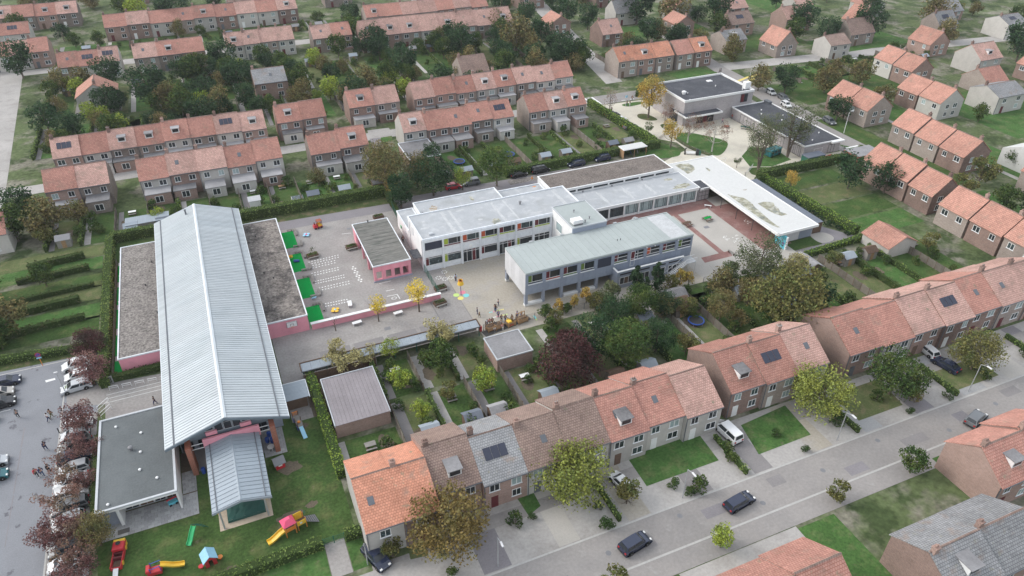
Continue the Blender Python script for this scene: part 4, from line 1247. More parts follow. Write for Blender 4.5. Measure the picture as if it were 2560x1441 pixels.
grow('willow', 24, 8.5, 7.4, 'leaf_grey', leaves=6080, size=0.25, trunk=.14, clumps=44)
grow('wine', 25, 8, 9, 'leaf_wine', leaves=5320, size=0.37, trunk=.14, clumps=44)
grow('town_a', 26, 7, 6, 'leaf_green', leaves=2090, size=0.46, trunk=.2, clumps=26)
grow('town_b', 27, 6.5, 6.5, 'leaf_brown', leaves=2090, size=0.46, trunk=.2, clumps=26)
grow('town_c', 28, 9, 7, 'leaf_deep', leaves=2470, size=0.49, trunk=.12, clumps=30)
grow('town_d', 29, 5, 5, 'leaf_olive', leaves=1520, size=0.41, trunk=.2, clumps=20)
grow('town_e', 30, 6, 5.2, 'leaf_lime', leaves=1710, size=0.41, trunk=.2, clumps=22)
grow('garden_bush', 31, 2.2, 2.6, 'leaf_green', leaves=570, size=0.28, trunk=.05, clumps=12)
grow('bed_shrub', 32, 1.0, 1.4, 'leaf_deep', leaves=160, size=0.26, trunk=.05, clumps=8)


def tree(kind, xy, label, group=None, s=1.0, name='tree', cat='tree'):
    tk, cr, h, w = TREES[kind]
    t = thing(name, label, cat, (xy[0], xy[1], 0), rnd.uniform(0, 6.28), group)
    t.scale = (s, s, s * rnd.uniform(.95, 1.06))
    local('trunk', tk, t)
    local('crown', cr, t)
    return t


def hedge(pts, w, h, leafm_, label, density=9, size=.3, name='hedge', group=None):
    """clipped hedge along a polyline: dark woody core wrapped in leaf clusters"""
    rg = random.Random(len(label) * 31 + int(pts[0][0]))
    core, lf = MB(), MB()
    for a, b in zip(pts[:-1], pts[1:]):
        a, b = Vector((*a[:2], 0)), Vector((*b[:2], 0))
        L = (b - a).length
        d = (b - a) / L
        n = Vector((-d.y, d.x, 0))
        k = w / 2 - .12
        core.prism([(a - n * k)[:2], (b - n * k)[:2], (b + n * k)[:2], (a + n * k)[:2]], 0, h - .12)
        N = int(L * (w + 2 * h) * density)
        for _ in range(N):
            s = rg.uniform(0, 1) * L
            u = rg.uniform(0, w + 2 * h)
            wob = .10 * math.sin(s * 1.7) + .07 * math.sin(s * 4.1 + 1)
            if u < h: q = n * (-w / 2 + wob * .5) + Vector((0, 0, u))
            elif u < h + w: q = n * (u - h - w / 2) + Vector((0, 0, h + wob))
            else: q = n * (w / 2 + wob * .5) + Vector((0, 0, u - h - w))
            lf.leaf(a + d * s + q + Vector((rg.gauss(0, .05), rg.gauss(0, .05), rg.gauss(0, .05))), size, rg)
        for e, sg in ((a, -1), (b, 1)):
            for _ in range(int(w * h * density)):
                lf.leaf(e + d * sg * .02 + n * rg.uniform(-w / 2, w / 2) + Vector((0, 0, rg.uniform(0, h))), size, rg)
    c = [(pts[0][0] + pts[-1][0]) / 2, (pts[0][1] + pts[-1][1]) / 2]
    t = thing(name, label, 'hedge', (c[0], c[1], 0), group=group)
    core.build('branches', 'hedge_core', t)
    lf.build('foliage', leafm_, t)
    return t


hedge([(-25.6, 105.5), (-25.6, 154)], 1.5, 2.2, 'leaf_hedge', 'clipped hedge along the green strip left of pink wing', 10)
hedge([(-25.4, 154.3), (-15, 154.2)], 1.6, 2.3, 'leaf_hedge', 'short hedge closing the back corner behind the left pink wing', 10)
hedge([(.2, 153.4), (32.6, 153.2)], 1.9, 2.4, 'leaf_hedge', 'long clipped hedge behind the playground and grass strip', 10)
hedge([(33.0, 138), (32.7, 152.8)], .7, 1.9, 'leaf_hedge_dark', 'narrow ivy hedge grown on the green fence', 10)
hedge([(62.5, 150.9), (106.8, 151.4)], 1.7, 2.2, 'leaf_hedge', 'long clipped hedge behind the row of dark parked cars', 9)
hedge([(106.4, 152.6), (106.2, 158.5), (104.8, 170), (104.0, 185.5)], 1.5, 2.2, 'leaf_hedge_bright', 'bright green hedge beside the library parking places', 9)
hedge([(-70, 120.8), (-42, 118.9), (-27.5, 117.2)], 1.3, 1.3, 'leaf_hedge', 'low hedge behind the no-parking sign at the car park', 9)
hedge([(-25.2, 106.9), (-15.3, 107.1)], 1.2, 1.2, 'leaf_hedge_dark', 'low brownish hedge under the left pink end wall', 10)
hedge([(-31.2, 106.9), (-27.2, 107.7)], 1.0, .9, 'leaf_hedge_bright', 'short low hedge at the silver estate car', 12)
hedge([(-45, 103.4), (-40.4, 104.1)], 1.2, .9, 'leaf_hedge_bright', 'short low hedge at the end of the left car row', 12)
hedge([(-45, 91.5), (-40.9, 92.6)], 1.0, .9, 'leaf_hedge', 'low hedge by the lower left parked cars', 12)
hedge([(-26.0, 75), (-26.0, 93)], .9, 1.7, 'leaf_hedge_dark', 'brown hedge between the maples and annex wall', 10)
hedge([(5.0, 95.3), (5.25, 75), (5.3, 72.4)], 1.4, 1.9, 'leaf_hedge_bright', 'bright hedge along the play lawn below the wooden fence', 11)
hedge([(-27, 61.2), (.6, 62.5)], 1.4, 1.5, 'leaf_hedge', 'front hedge of the play lawn ending at green gate', 11)
hedge([(3.5, 62.4), (5.5, 62.3)], 1.3, 1.5, 'leaf_hedge', 'short hedge piece right of the green gate', 11)
hedge([(119.2, 124.4), (121.2, 96)], 1.9, 1.9, 'leaf_hedge_bright', 'yellow-green hedge beside the shrub bed of white wing', 9)
hedge([(119, 125.8), (145.5, 125.3)], 1.9, 2.2, 'leaf_hedge', 'hedge below the cream path and dark container', 8)
hedge([(104.6, 92.9), (121.3, 93.8)], 1.3, 1.3, 'leaf_hedge_bright', 'bright low hedge along the asphalt path at the white wing', 9)
hedge([(150.4, 127.2), (155.6, 129.7)], .8, 1.2, 'leaf_hedge', 'low hedge on the small lawn by the street', 9)
hedge([(121, 186), (127, 193)], 1.2, 1.5, 'leaf_hedge_dark', 'clipped hedge beside the lawn behind the library hall', 8)

MG = 'maples along the car park'
MAPLES = [((-27.18, 107.01), 'maple', 1.05, 'purple maple over the white cars beside the silver estate'),
          ((-27.75, 95.98), 'maple', 1.0, 'reddish maple at the path between the two car rows'),
          ((-28.57, 90.59), 'maple_low', .95, 'small purple maple over the topmost cars of the lower row'),
          ((-25.93, 89.80), 'maple_low', .85, 'purple maple leaning over the annex parapet'),
          ((-29.51, 85.48), 'maple_thin', .9, 'thin purple maple near the three walkers'),
          ((-27.20, 84.19), 'maple_low', .75, 'compact rusty maple over the grey cars'),
          ((-29.18, 80.39), 'maple_thin', .95, 'sparse rust-coloured maple over the silver cars'),
          ((-27.78, 76.05), 'maple_low', .8, 'deep purple maple just before the annex corner'),
          ((-29.82, 74.97), 'maple', .95, 'big purple maple reaching out over the asphalt'),
          ((-27.10, 71.62), 'maple_thin', 1.1, 'open-branched maple above the lowest white car'),
          ((-27.14, 68.17), 'maple', .9, 'purple maple at the bottom edge of car park')]
for xy, k, s, lab in MAPLES: tree(k, xy, lab, MG, s)
tree('broad_brown', (-25.32, 73.54), 'olive-brown tree at the annex corner above the patio', s=.52)
tree('wine', (-27.60, 115.34), 'dark red-brown tree behind the left hedge', s=.62)
# court
tree('bare', (11.38, 105.95), 'nearly bare young tree in front of pink low wall', s=.85)
tree('young_yellow', (19.05, 105.70), 'small yellow tree beside the middle of pink low wall', s=.86)
tree('young_yellow', (26.63, 105.73), 'taller yellow tree at the end of pink low wall', s=1.12)
tree('sparse_pale', (10.68, 94.55), 'pale feathery tree at the near end of long bike shed', s=1.1)
tree('sparse_pale', (14.28, 94.97), 'small pale tree between two taller ones at the bike shed', s=.7)
tree('young_lime', (18.41, 94.31), 'leafy yellow-green tree by the bike shed', s=.8)
tree('sparse_pale', (26.97, 94.55), 'nearly leafless pale tree before the bike shed roof', s=1.0)
# behind the white block
tree('broad_brown', (33.75, 154.92), 'big brown-green tree at the far corner of playground', s=1.2)
tree('upright_deep', (34.67, 145.49), 'dark green tree right beside the lowest white extension', s=1.12)
tree('autumn_small', (34.31, 150.94), 'small yellowing tree in front of the big brown one', s=.75)
tree('broad_deep', (43.20, 148.21), 'dark round tree left of the red car', s=1.08)
tree('broad_brown', (40.96, 153.63), 'brownish tree between the dark round and big brown ones', s=.9)
tree('young_lime', (50.46, 148.19), 'lime-green young tree beside the red car', s=1.05)
tree('broad_green', (58.67, 146.93), 'dense round tree right of the lime one', s=1.02)
# in front of the grey block
SG = 'shrubs before the grey block'
for xy, k, s, lab in (((47.07, 94.98), 'shrub_green', 1.15, 'green cone shrub nearest the play train'),
                      ((49.84, 95.38), 'shrub_autumn', 1.0, 'orange-tipped shrub next to the green cone'),
                      ((51.13, 94.69), 'shrub_green', .9, 'dark green shrub between the two autumn ones'),
                      ((53.26, 95.66), 'shrub_autumn', .95, 'slim autumn shrub under the grey windows'),
                      ((56.01, 96.12), 'shrub_autumn', 1.25, 'larger yellow-brown shrub before the first open bay'),
                      ((56.56, 93.57), 'shrub_olive', 1.2, 'broad olive shrub in the row'),
                      ((72.63, 93.67), 'shrub_olive', 1.1, 'green shrub at the foot of the steel stair'),
                      ((75.37, 94.40), 'shrub_autumn', 1.2, 'orange-green shrub beyond the stair foot'),
                      ((76.93, 93.73), 'shrub_autumn', 1.1, 'russet shrub at the corner of grey block'),
                      ((47.96, 92.67), 'shrub_olive', 1.0, 'low olive shrub in front of the green cone')):
    tree(k, xy, lab, SG, s, 'shrub', 'shrub')
tree('feathery_grey', (59.23, 93.10), 'tall feathery grey-brown shrub at the terrace corner', s=1.05)
tree('conifer', (65.63, 94.80), 'dark conifer in front of the terrace', s=1.2)
tree('conifer', (69.95, 94.38), 'second dark conifer nearer the steel stair', s=1.15)
tree('conifer', (66.68, 92.94), 'small conifer between the two taller ones', s=.9)
tree('broad_green', (62.07, 87.90), 'dark green tree filling the garden below the conifers', s=.7)
tree('broad_deep', (56.03, 86.69), 'deep green tree below the feathery shrub', s=.7)
tree('broad_deep', (49.18, 81.36), 'dark green tree beside the wine-red one', s=.85)
tree('broad_green', (53.08, 77.47), 'broad dark green tree in the middle of southern gardens', s=.95)
tree('broad_deep', (60.19, 78.92), 'dark tree left of the bright garden lawn', s=.7)
tree('broad_brown', (75.66, 82.08), 'olive-brown tree at the thin fence corner', s=.6)
tree('broad_deep', (67.04, 87.08), 'deep green tree left of the small garden shed', s=.55)
tree('willow', (90.57, 90.44), 'tall grey-green willow at the end of inner court', s=1.18)
tree('feathery', (97.66, 88.17), 'pale feathery shrub behind the mural wall', s=1.0)
tree('feathery_grey', (84.02, 90.69), 'bushy grey-green shrub left of the willow', s=1.05)
tree('lollipop', (84.68, 75.66), 'large olive-yellow tree in the gardens below the court', s=1.35)
tree('broad_brown', (83.42, 84.09), 'brown-green bush tree between court and olive tree', s=.6)
tree('wine', (42.80, 77.62), 'dark wine-red tree in the garden behind the tiled row', s=1.1)
# library
tree('autumn_big', (115.36, 170.34), 'tall golden tree at the library corner', s=1.0)
tree('bare_wide', (107.53, 179.14), 'leafless small tree by the zebra crossing', s=1.0)
tree('sparse_brown', (114.80, 161.25), 'thin brown tree against the library brick wall', s=.9)
tree('autumn_small', (109.46, 149.67), 'yellow tree on the lawn edge by the cream path', s=1.0)
tree('green_small', (108.16, 158.92), 'small green tree beside the parking barrier', s=1.0)
tree('sparse_brown', (115.49, 150.77), 'slender bare tree on the back of the round lawn', s=1.0)
tree('sparse_brown', (118.11, 143.45), 'pale-trunked brown tree on the front of the round lawn', s=1.05)
tree('sparse_green', (121.46, 128.99), 'multi-stemmed tree on the small lawn at the path fork', s=.95)
tree('sparse_green', (134.12, 133.05), 'taller open tree before the library wing', s=1.1)
tree('sparse_green', (132.57, 138.06), 'multi-stemmed tree beside the teal play train', s=.8)
tree('green_small', (118.04, 132.95), 'tiny green tree alone on the cream plaza', s=.75)
tree('town_b', (159.01, 176.15), 'round dark tree across the street behind the library', s=1.2)
tree('town_c', (164.10, 170.07), 'dark tree on the corner of the street', s=1.1)
# shrub bed along the white wing
bg_ = random.Random(5)
for k in range(12):
    t = k / 11
    tree('bed_shrub', (116.6 + 2.6 * t + bg_.uniform(-.4, .4), 122.5 - 26 * t), 'low dark shrub in the bed along the white wing', 'shrubs in the bed along the white wing', bg_.uniform(1.0, 1.7), 'shrub', 'shrub')
tree('garden_bush', (118.2, 124.2), 'round dark green bush at the head of shrub bed', s=1.1, name='bush', cat='bush')
tree('autumn_small', (121.6, 117.5), 'slim garden tree just behind the yellow-green hedge', s=.7)

# ================================================================ playground things
def turf(label, x0, x1, y0, y1):
    t = tag(MB().bbox(x0, x1, y0, y1, 0, .05, .02).build('turf_mat', 'turf_green'), label, 'turf mat', 'green turf mats by the pink wing')


YM = [(137.4, 144.3), (127.7, 134.6), (118.0, 124.9), (108.3, 115.0)]
TL = ['bright green turf mat farthest back, by the asphalt path', 'green turf mat with the yellow and blue tubes', 'green turf mat third from the asphalt path', 'green turf mat behind the pink low wall']
for (a, b), l in zip(YM, TL): turf(l, 7.5, 10.1, a, b)


def sleeper(label, segs, grp='timber benches around the turf mats'):
    x, y = segs[0][0], segs[0][1]
    t = thing('timber_bench', label, 'bench', (x, y, 0), group=grp)
    for x0, y0, x1, y1 in segs:
        if abs(x1 - x0) > abs(y1 - y0):
            for k in (0, 1): MB().bbox(x0, x1, y0 - .22 + .23 * k, y0 - .02 + .23 * k, .36, .44, .02).build('plank', 'timber_grey', t)
            for k in range(3):
                xx = x0 + (x1 - x0) * (.1 + .4 * k); MB().box(xx - .08, xx + .08, y0 - .18, y0 + .18, 0, .36).build('leg', 'timber_grey', t)
        else:
            for k in (0, 1): MB().bbox(x0 - .22 + .23 * k, x0 - .02 + .23 * k, y0, y1, .36, .44, .02).build('plank', 'timber_grey', t)
            for k in range(3):
                yy = y0 + (y1 - y0) * (.1 + .4 * k); MB().box(x0 - .18, x0 + .18, yy - .08, yy + .08, 0, .36).build('leg', 'timber_grey', t)


for (a, b), w in zip(YM, ('farthest', 'second', 'third', 'nearest')):
    sleeper('corner timber bench at the back of the %s turf mat' % w, [(8.9, b + .25, 10.75, b + .25), (10.6, b - 2.6, 10.6, b + .1)])
    if a > 110: sleeper('corner timber bench at the front of the %s turf mat' % w, [(9.1, a - .1, 11.1, a - .1), (10.95, a + .15, 10.95, a + 1.8)])
    else: tag(MB().bbox(10.5, 10.75, a, a + 2.4, 0, .3).build('timber_beam', 'timber_grey'), 'single timber beam lying by the nearest turf mat', 'beam')
tag(MB().tube([(7.55, 133.2, .5), (8.2, 132.8, .75)], .3, 8).build('play_tube', 'paint_yellow'), 'yellow play tube on the second turf mat', 'play tube')
tag(MB().tube([(8.3, 131.6, .3), (9.3, 131.2, .35)], .28, 8).build('play_tube', 'paint_blue'), 'dark blue play tube on the second turf mat', 'play tube')
# dotted tracks painted on the paving
def dots(a, b, n):
    mb = MB()
    n = max(4, round(n * .72))
    for i in range(n):
        t = i / (n - 1)
        for s in (-1, 1):
            x, y = a[0] + (b[0] - a[0]) * t + (.12 if s > 0 else 0), a[1] + (b[1] - a[1]) * t + s * .42
            mb.sheet(rect(x - .13, x + .13, y - .12, y + .12), .014)
    struct(mb, 'pavement_marking', 'mark_white')


dots((10.98, 130.03), (16.87, 130.40), 15)
dots((10.84, 128.36), (15.80, 128.57), 13)
dots((10.76, 125.69), (15.88, 125.77), 14)
dots((10.91, 122.62), (16.36, 122.65), 16)
dots((11.13, 120.01), (16.78, 120.11), 15)
dots((11.20, 114.40), (15.14, 114.26), 12)
hop = MB()
for i in range(9):
    c = (22.0 - .03 * i, 119.5 + .72 * i)
    for s in ((-.28, .28) if i % 2 else (0,)):
        hop.sheet(rect(c[0] + s - 2.9 - .17, c[0] + s - 2.9 + .17, c[1] - .2, c[1] + .2), .014)
struct(hop, 'pavement_marking', 'mark_white')
ln = MB()
for q in (((22.71, 114.50), (24.32, 114.41)), ((22.46, 112.67), (24.38, 112.59)), ((24.38, 112.59), (24.48, 110.93)), ((22.19, 117.47), (24.49, 117.42)), ((19.59, 138.93), (21.50, 138.61))):
    (x0, y0), (x1, y1) = q
    d = math.hypot(x1 - x0, y1 - y0); nx, ny = -(y1 - y0) / d * .06, (x1 - x0) / d * .06
    ln.sheet([(x0 - nx, y0 - ny), (x1 - nx, y1 - ny), (x1 + nx, y1 + ny), (x0 + nx, y0 + ny)], .014)
cx, cy = (23.54, 111.62)
for k in range(10):
    t = 2 * PI * k / 10
    ln.sheet(rect(cx + .45 * math.cos(t) - .08, cx + .45 * math.cos(t) + .08, cy + .35 * math.sin(t) - .08, cy + .35 * math.sin(t) + .08), .014)
struct(ln, 'pavement_marking', 'mark_white')
fl = MB()
for c in ((35.06, 116.40), (33.37, 114.87), (34.40, 113.96), (35.61, 113.98)):
    for k in range(7):
        t = 2 * PI * k / 7
        fl.disc(c[0] + .5 * math.cos(t), c[1] + .5 * math.sin(t), .13, .018, 8)
for _ in range(26):
    c = (rnd.uniform(94, 97.6), rnd.uniform(102.6, 106.4))
    fl.sheet(rect(c[0], c[0] + .3, c[1], c[1] + .16), .02)
for _ in range(9):
    c = (rnd.uniform(102.3, 103.6), rnd.uniform(108.5, 110.5))
    fl.sheet(rect(c[0], c[0] + .25, c[1], c[1] + .2), .024)
struct(fl, 'pavement_marking', 'mark_white')
for (a, b), ms in ((((38.30, 100.41), (41.26, 100.37)), ('mark_cyan', 'mark_pink', 'mark_lime', 'mark_gold')), (((38.30, 98.76), (41.28, 98.69)), ('mark_white', 'mark_pink', 'mark_gold', 'mark_lime'))):
    for k in range(4):
        mb = MB()
        for j in range(2):
            t0, t1 = (k + j * .5) / 4, (k + j * .5 + .4) / 4
            x0, x1 = a[0] + (b[0] - a[0]) * t0, a[0] + (b[0] - a[0]) * t1
            y = a[1] + (b[1] - a[1]) * (t0 + t1) / 2
            mb.sheet(rect(x0, x1, y - .12, y + .12), .016)
        struct(mb, 'pavement_marking', ms[k])
struct(MB().sheet([(45.26, 96.43), (45.64, 96.38), (45.59, 95.42), (45.25, 95.39)], .016), 'pavement_marking', 'mark_cyan')
struct(MB().sheet([(45.25, 95.35), (45.58, 95.38), (45.46, 94.93), (45.23, 94.92)], .016), 'pavement_marking', 'mark_lime')


def planter(label, xy, rz=0, plant='garden_bush', s=.55, benches=(-1, 1), grass=True):
    t = thing('planter_bench', label, 'planter', xy, rz, 'timber planters with benches')
    mb = MB()
    for sx in (-1, 1): mb.box(sx * 1.1 - .05, sx * 1.1 + .05, -.55, .55, 0, .62)
    for sy in (-1, 1): mb.box(-1.05, 1.05, sy * .55 - .05, sy * .55 + .05, 0, .62)
    mb.build('box', 'timber_dark', t, off=(0, 0, 0))
    MB().box(-1.05, 1.05, -.5, .5, .02, .52).build('soil', 'soil', t, off=(0, 0, 0))
    for sy in benches:
        MB().bbox(-1.15, 1.15, sy * .95 - .16, sy * .95 + .16, .38, .46, .02).build('seat', 'timber_grey', t, off=(0, 0, 0))
        for sx in (-.8, .8): MB().box(sx - .06, sx + .06, sy * .95 - .12, sy * .95 + .12, 0, .38).box(sx - .05, sx + .05, min(sy * .6, sy * .83), max(sy * .6, sy * .83), .28, .36).build('leg', 'timber_dark', t, off=(0, 0, 0))
    rg = random.Random(len(label))
    lf = MB()
    for _ in range(110):
        lf.leaf((rg.uniform(-.95, .95), rg.uniform(-.45, .45), .55 + rg.uniform(0, .32)), .26, rg)
    lf.build('plants', 'leaf_green', t, off=(0, 0, 0))
    if plant == 'young':
        MB().tube([(0, 0, .5), (.03, 0, 1.3), (0, .02, 2.0)], [.04, .03, .015], 5).build('stem', 'bark', t, off=(0, 0, 0))
        lf = MB()
        for _ in range(70): lf.leaf((rg.gauss(0, .3), rg.gauss(0, .3), rg.uniform(1.2, 2.3)), .22, rg)
        lf.build('sapling_leaves', 'leaf_grey', t, off=(0, 0, 0))
    return t


planter('timber planter with a young sapling near the turf mats', (12.14, 132.26), R(5), 'young')
planter('timber planter bench beside the pavilion post', (20.23, 132.48), R(5))
planter('planter bench just inside the green fence', (32.49, 111.06), R(6))
planter('planter bench at the tip of pink low wall', (30.89, 106.45), R(8), s=.7)
planter('dark planter box behind the pavilion', (28.59, 142.81), R(4), benches=())


def fence(pts, h, label, m='fence_green', step=2.5, name='fence', wires=5):
    c = ((pts[0][0] + pts[-1][0]) / 2, (pts[0][1] + pts[-1][1]) / 2)
    t = thing(name, label, 'fence', c)
    mesh_ = MB()
    for a, b in zip(pts[:-1], pts[1:]):
        L = math.hypot(b[0] - a[0], b[1] - a[1])
        n = max(1, round(L / step))
        for i in range(n + 1):
            x, y = a[0] + (b[0] - a[0]) * i / n, a[1] + (b[1] - a[1]) * i / n
            MB().box(x - .035, x + .035, y - .035, y + .035, 0, h + .05).build('post', m, t)
        for i in range(wires):
            z = .1 + (h - .15) * i / (wires - 1)
            mesh_.tube([(a[0], a[1], z), (b[0], b[1], z)], .02, 4)
        k = int(L / .22)
        for i in range(k):
            x, y = a[0] + (b[0] - a[0]) * i / k, a[1] + (b[1] - a[1]) * i / k
            mesh_.tube([(x, y, .1), (x, y, h)], .012, 3, False)
    tag(mesh_.build('wire_mesh', m, t), kind='stuff')
    return t


fence([(31.5, 117.8), (31.5, 108.6)], 1.8, 'green mesh fence from the white block to pink wall')
fence([(32.2, 138.0), (32.9, 152.5)], 1.8, 'green mesh fence with gate at the far playground corner')
fence([(35.4, 95.8), (50, 95.2), (62, 93.8)], 1.4, 'thin dark mesh fence behind the play train and shrubs', 'gutter_dark')
fence([(80, 93.2), (92, 93.6)], 1.4, 'thin fence at the corner of inner court', 'gutter_dark')
fence([(112.3, 134.6), (117, 128.2), (121.7, 131.4)], 1.1, 'low pale mesh fence across the cream plaza', 'steel_pale', wires=4)
fence([(150, 130.4), (150.8, 127.4)], 1.5, 'pale panel fence beside the library terrace', 'steel_pale')
fence([(-24.55, 107.4), (-24.55, 145.4)], .9, 'low rail fence along the green strip of left wing', 'timber_grey', 3.0, wires=3)
fence([(113.6, 154.2), (113.9, 148), (116.8, 141.3)], .6, 'knee-high wire fence around the round lawn', 'timber_grey', 2.2, wires=2)
fence([(108.2, 154.2), (112.4, 157.3)], 1.0, 'parking barrier rail beside the small green tree', 'timber_dark', 5, wires=2)
for k, y0 in enumerate((137.5, 129.4, 121.6, 113.4)):
    tag(MB().bbox(-24.35, -23.15, y0, y0 + 6.2, 0, .06, .02).build('turf_strip', 'turf_green'), '%s green turf strip, counted from back, beside left pink wing' % ORD[k], 'turf strip')
tag(MB().bbox(-24.4, -23.12, 106.9, 112, 0, .06, .02).build('turf_strip', 'turf_green'), 'green turf strip at the front corner of left pink wing', 'turf strip')
patch('pavement', 'slab_grey', [rect(-24.35, -23.15, 108, 145)], .02)

# low pink wall
pw = thing('low_wall', 'long low pink wall with white coping across the playground', 'wall', (19.7, 107.9, 0))
MB().box(7.6, 31.5, 107.8, 108.05, 0, 1.3).build('wall', 'plaster_pink', pw)
MB().box(7.5, 31.6, 107.6, 108.25, 1.3, 1.42).build('coping', 'wall_white', pw)


def stone_bench(label, xy, rz):
    t = thing('bench', label, 'bench', xy, rz, 'pale stone benches on the playground')
    for k in range(3): MB().bbox(-.85, .85, -.36 + .25 * k, -.13 + .25 * k, .5, .58, .02).build('slat', 'trim_white', t, off=(0, 0, 0))
    for sx in (-.65, .65): MB().box(sx - .07, sx + .07, -.3, .3, 0, .5).build('leg', 'steel', t, off=(0, 0, 0))


stone_bench('white slatted bench before the pink wall, nearer the bare tree', (15.28, 106.30), R(6))
stone_bench('white slatted bench before the pink wall, nearer the tall yellow tree', (22.84, 106.30), R(6))
stone_bench('white slatted bench standing on the marked playground', (15.40, 112.51), R(84))
tt = thing('pingpong_table', 'dark slatted table beside the long bike shed', 'table', (30.71, 99.18), R(8))
for k in range(6): MB().bbox(-.85 + .285 * k, -.58 + .285 * k, -.7, .7, .7, .78, .02).build('plank', 'timber_grey', tt, off=(0, 0, 0))
for sx in (-.65, .65):
    for sy in (-.5, .5): MB().box(sx - .07, sx + .07, sy - .07, sy + .07, 0, .7).build('leg', 'timber_dark', tt, off=(0, 0, 0))


def flower_seat(label, xy, pm, cm):
    t = thing('flower_seat', label, 'play seat', xy, .4, 'flower-shaped play seats')
    for k in range(4):
        a = k * PI / 2
        MB().lathe([(.1, .22), (.34, .24), (.36, .32), (.3, .36)], .5 * math.cos(a), .5 * math.sin(a), 10).build('petal', pm, t, off=(0, 0, 0))
        MB().tube([(.5 * math.cos(a), .5 * math.sin(a), 0), (.5 * math.cos(a), .5 * math.sin(a), .24)], .05, 6).build('leg', 'steel', t, off=(0, 0, 0))
    MB().lathe([(.22, .28), (.24, .4), (.12, .46)], 0, 0, 10).build('hub', cm, t, off=(0, 0, 0))
    MB().tube([(0, 0, 0), (0, 0, .3)], .07, 6).build('leg', 'steel', t, off=(0, 0, 0))


flower_seat('yellow flower-shaped play seat near the pink low wall', (12.51, 111.85), 'paint_yellow', 'paint_sky')
flower_seat('pale blue flower-shaped play seat near the toy engine', (12.47, 141.16), 'paint_sky', 'paint_pink')
rk = thing('spring_rider', 'small light blue rocking toy by the third turf mat', 'play seat', (9.55, 117.04))
MB().tube([(-.4, 0, .3), (0, 0, .42), (.4, 0, .38), (.55, 0, .6)], [.1, .18, .16, .08], 8).build('body', 'paint_sky', rk, off=(0, 0, 0))
MB().tube([(0, 0, 0), (0, 0, .35)], .08, 6).build('spring', 'steel', rk, off=(0, 0, 0))
# red toy engine
en = thing('toy_engine', 'dark red wooden toy engine with roofed cab on the playground', 'play engine', (15.36, 143.57), R(12))
MB().bbox(-.95, .95, -.5, .5, .25, .55, .04).build('chassis', 'paint_red', en, off=(0, 0, 0))
MB().bbox(-.9, -.2, -.4, .4, .55, 1.0, .1).build('boiler', 'paint_red', en, off=(0, 0, 0))
MB().lathe([(.12, 1), (.12, 1.4), (.17, 1.45), (.17, 1.5)], -.65, 0, 8).build('chimney', 'panel_maroon', en, off=(0, 0, 0))
for sx in (-.05, .85):
    for sy in (-.42, .42): MB().box(sx - .05, sx + .05, sy - .05, sy + .05, .55, 1.75).build('cab_post', 'panel_maroon', en, off=(0, 0, 0))
MB().bbox(-.15, .95, -.55, .55, 1.75, 1.85, .03).build('cab_roof', 'brick_red', en, off=(0, 0, 0))
MB().box(-.02, .82, -.47, -.43, .55, 1.05).build('cab_side', 'paint_yellow', en, off=(0, 0, 0))
MB().box(-.02, .82, .43, .47, .55, 1.05).build('cab_side', 'paint_yellow', en, off=(0, 0, 0))
for x in (-.65, 0, .65):
    for sy in (-.53, .53):
        w_ = MB().lathe([(.05, -.03), (.24, -.03), (.24, .03), (.05, .03)], 0, 0, 10)
        w_.v = [(p[0] + x, p[2] + sy, p[1] + .24) for p in w_.v]
        w_.build('wheel', 'plastic_black', en, off=(0, 0, 0))
# basket goal
bp = thing('ball_funnel', 'yellow ball funnel on a purple pole with coloured ground discs', 'play funnel', (35.44, 107.59))
MB().tube([(0, 0, 0), (0, 0, 2.9)], .07, 8).build('pole', 'paint_purple', bp, off=(0, 0, 0))
MB().lathe([(.62, 2.55), (.55, 2.9), (.42, 3.3), (.40, 3.5), (.33, 3.5), (.36, 3.0)], 0, 0, 12).build('funnel', 'paint_yellow', bp, off=(0, 0, 0))
MB().lathe([(.36, 3.3), (.36, 3.52), (.43, 3.52), (.43, 3.3)], 0, 0, 12).build('rim', 'paint_orange', bp, off=(0, 0, 0))
for c, m in (((34.61, 108.00), 'mark_lime'), ((36.29, 107.16), 'mark_cyan'), ((35.02, 106.72), 'mark_gold'), ((36.02, 108.37), 'mark_pink')):
    struct(MB().disc(c[0], c[1], .58, .02, 18), 'pavement_marking', m)
# long bike shed
bs = thing('bike_shed', 'long narrow bike shed with corrugated metal roof', 'shed', (19, 95.4, 0))
cor = MB()
for k in range(8):
    x0, x1 = .187 * k, .187 * (k + 1)
    cor.quad((x0, 0, .0), (x0 + .06, 0, .045), (x0 + .06, 1.75, .245), (x0, 1.75, .2))
    cor.quad((x0 + .06, 0, .045), (x0 + .125, 0, .045), (x0 + .125, 1.75, .245), (x0 + .06, 1.75, .245))
    cor.quad((x0 + .125, 0, .045), (x1, 0, 0), (x1, 1.75, .2), (x0 + .125, 1.75, .245))
me = cor.mesh('roof_sheet', 'corrugated')
for k in range(20): piece('roof_sheet', me, bs, (3.9 + 1.52 * k, 94.65, 2.15))
MB().box(3.7, 34.4, 94.5, 94.62, 2.05, 2.2).build('roof_edge', 'gutter_dark', bs)
MB().box(3.7, 34.4, 96.42, 96.56, 2.2, 2.52).box(34.3, 34.44, 94.62, 96.42, 2.05, 2.5).box(3.7, 3.84, 94.62, 96.42, 2.05, 2.5).build('roof_board', 'timber_dark', bs)
for k in range(9):
    MB().box(4.0 + 3.77 * k - .06, 4.0 + 3.77 * k + .06, 94.66, 94.78, 0, 2.15).build('post', 'fence_green', bs)
for k in range(30):
    MB().box(4 + 1.01 * k, 4.98 + 1.01 * k, 96.36, 96.42, .1, 2.3).build('back_board', 'timber_grey', bs)
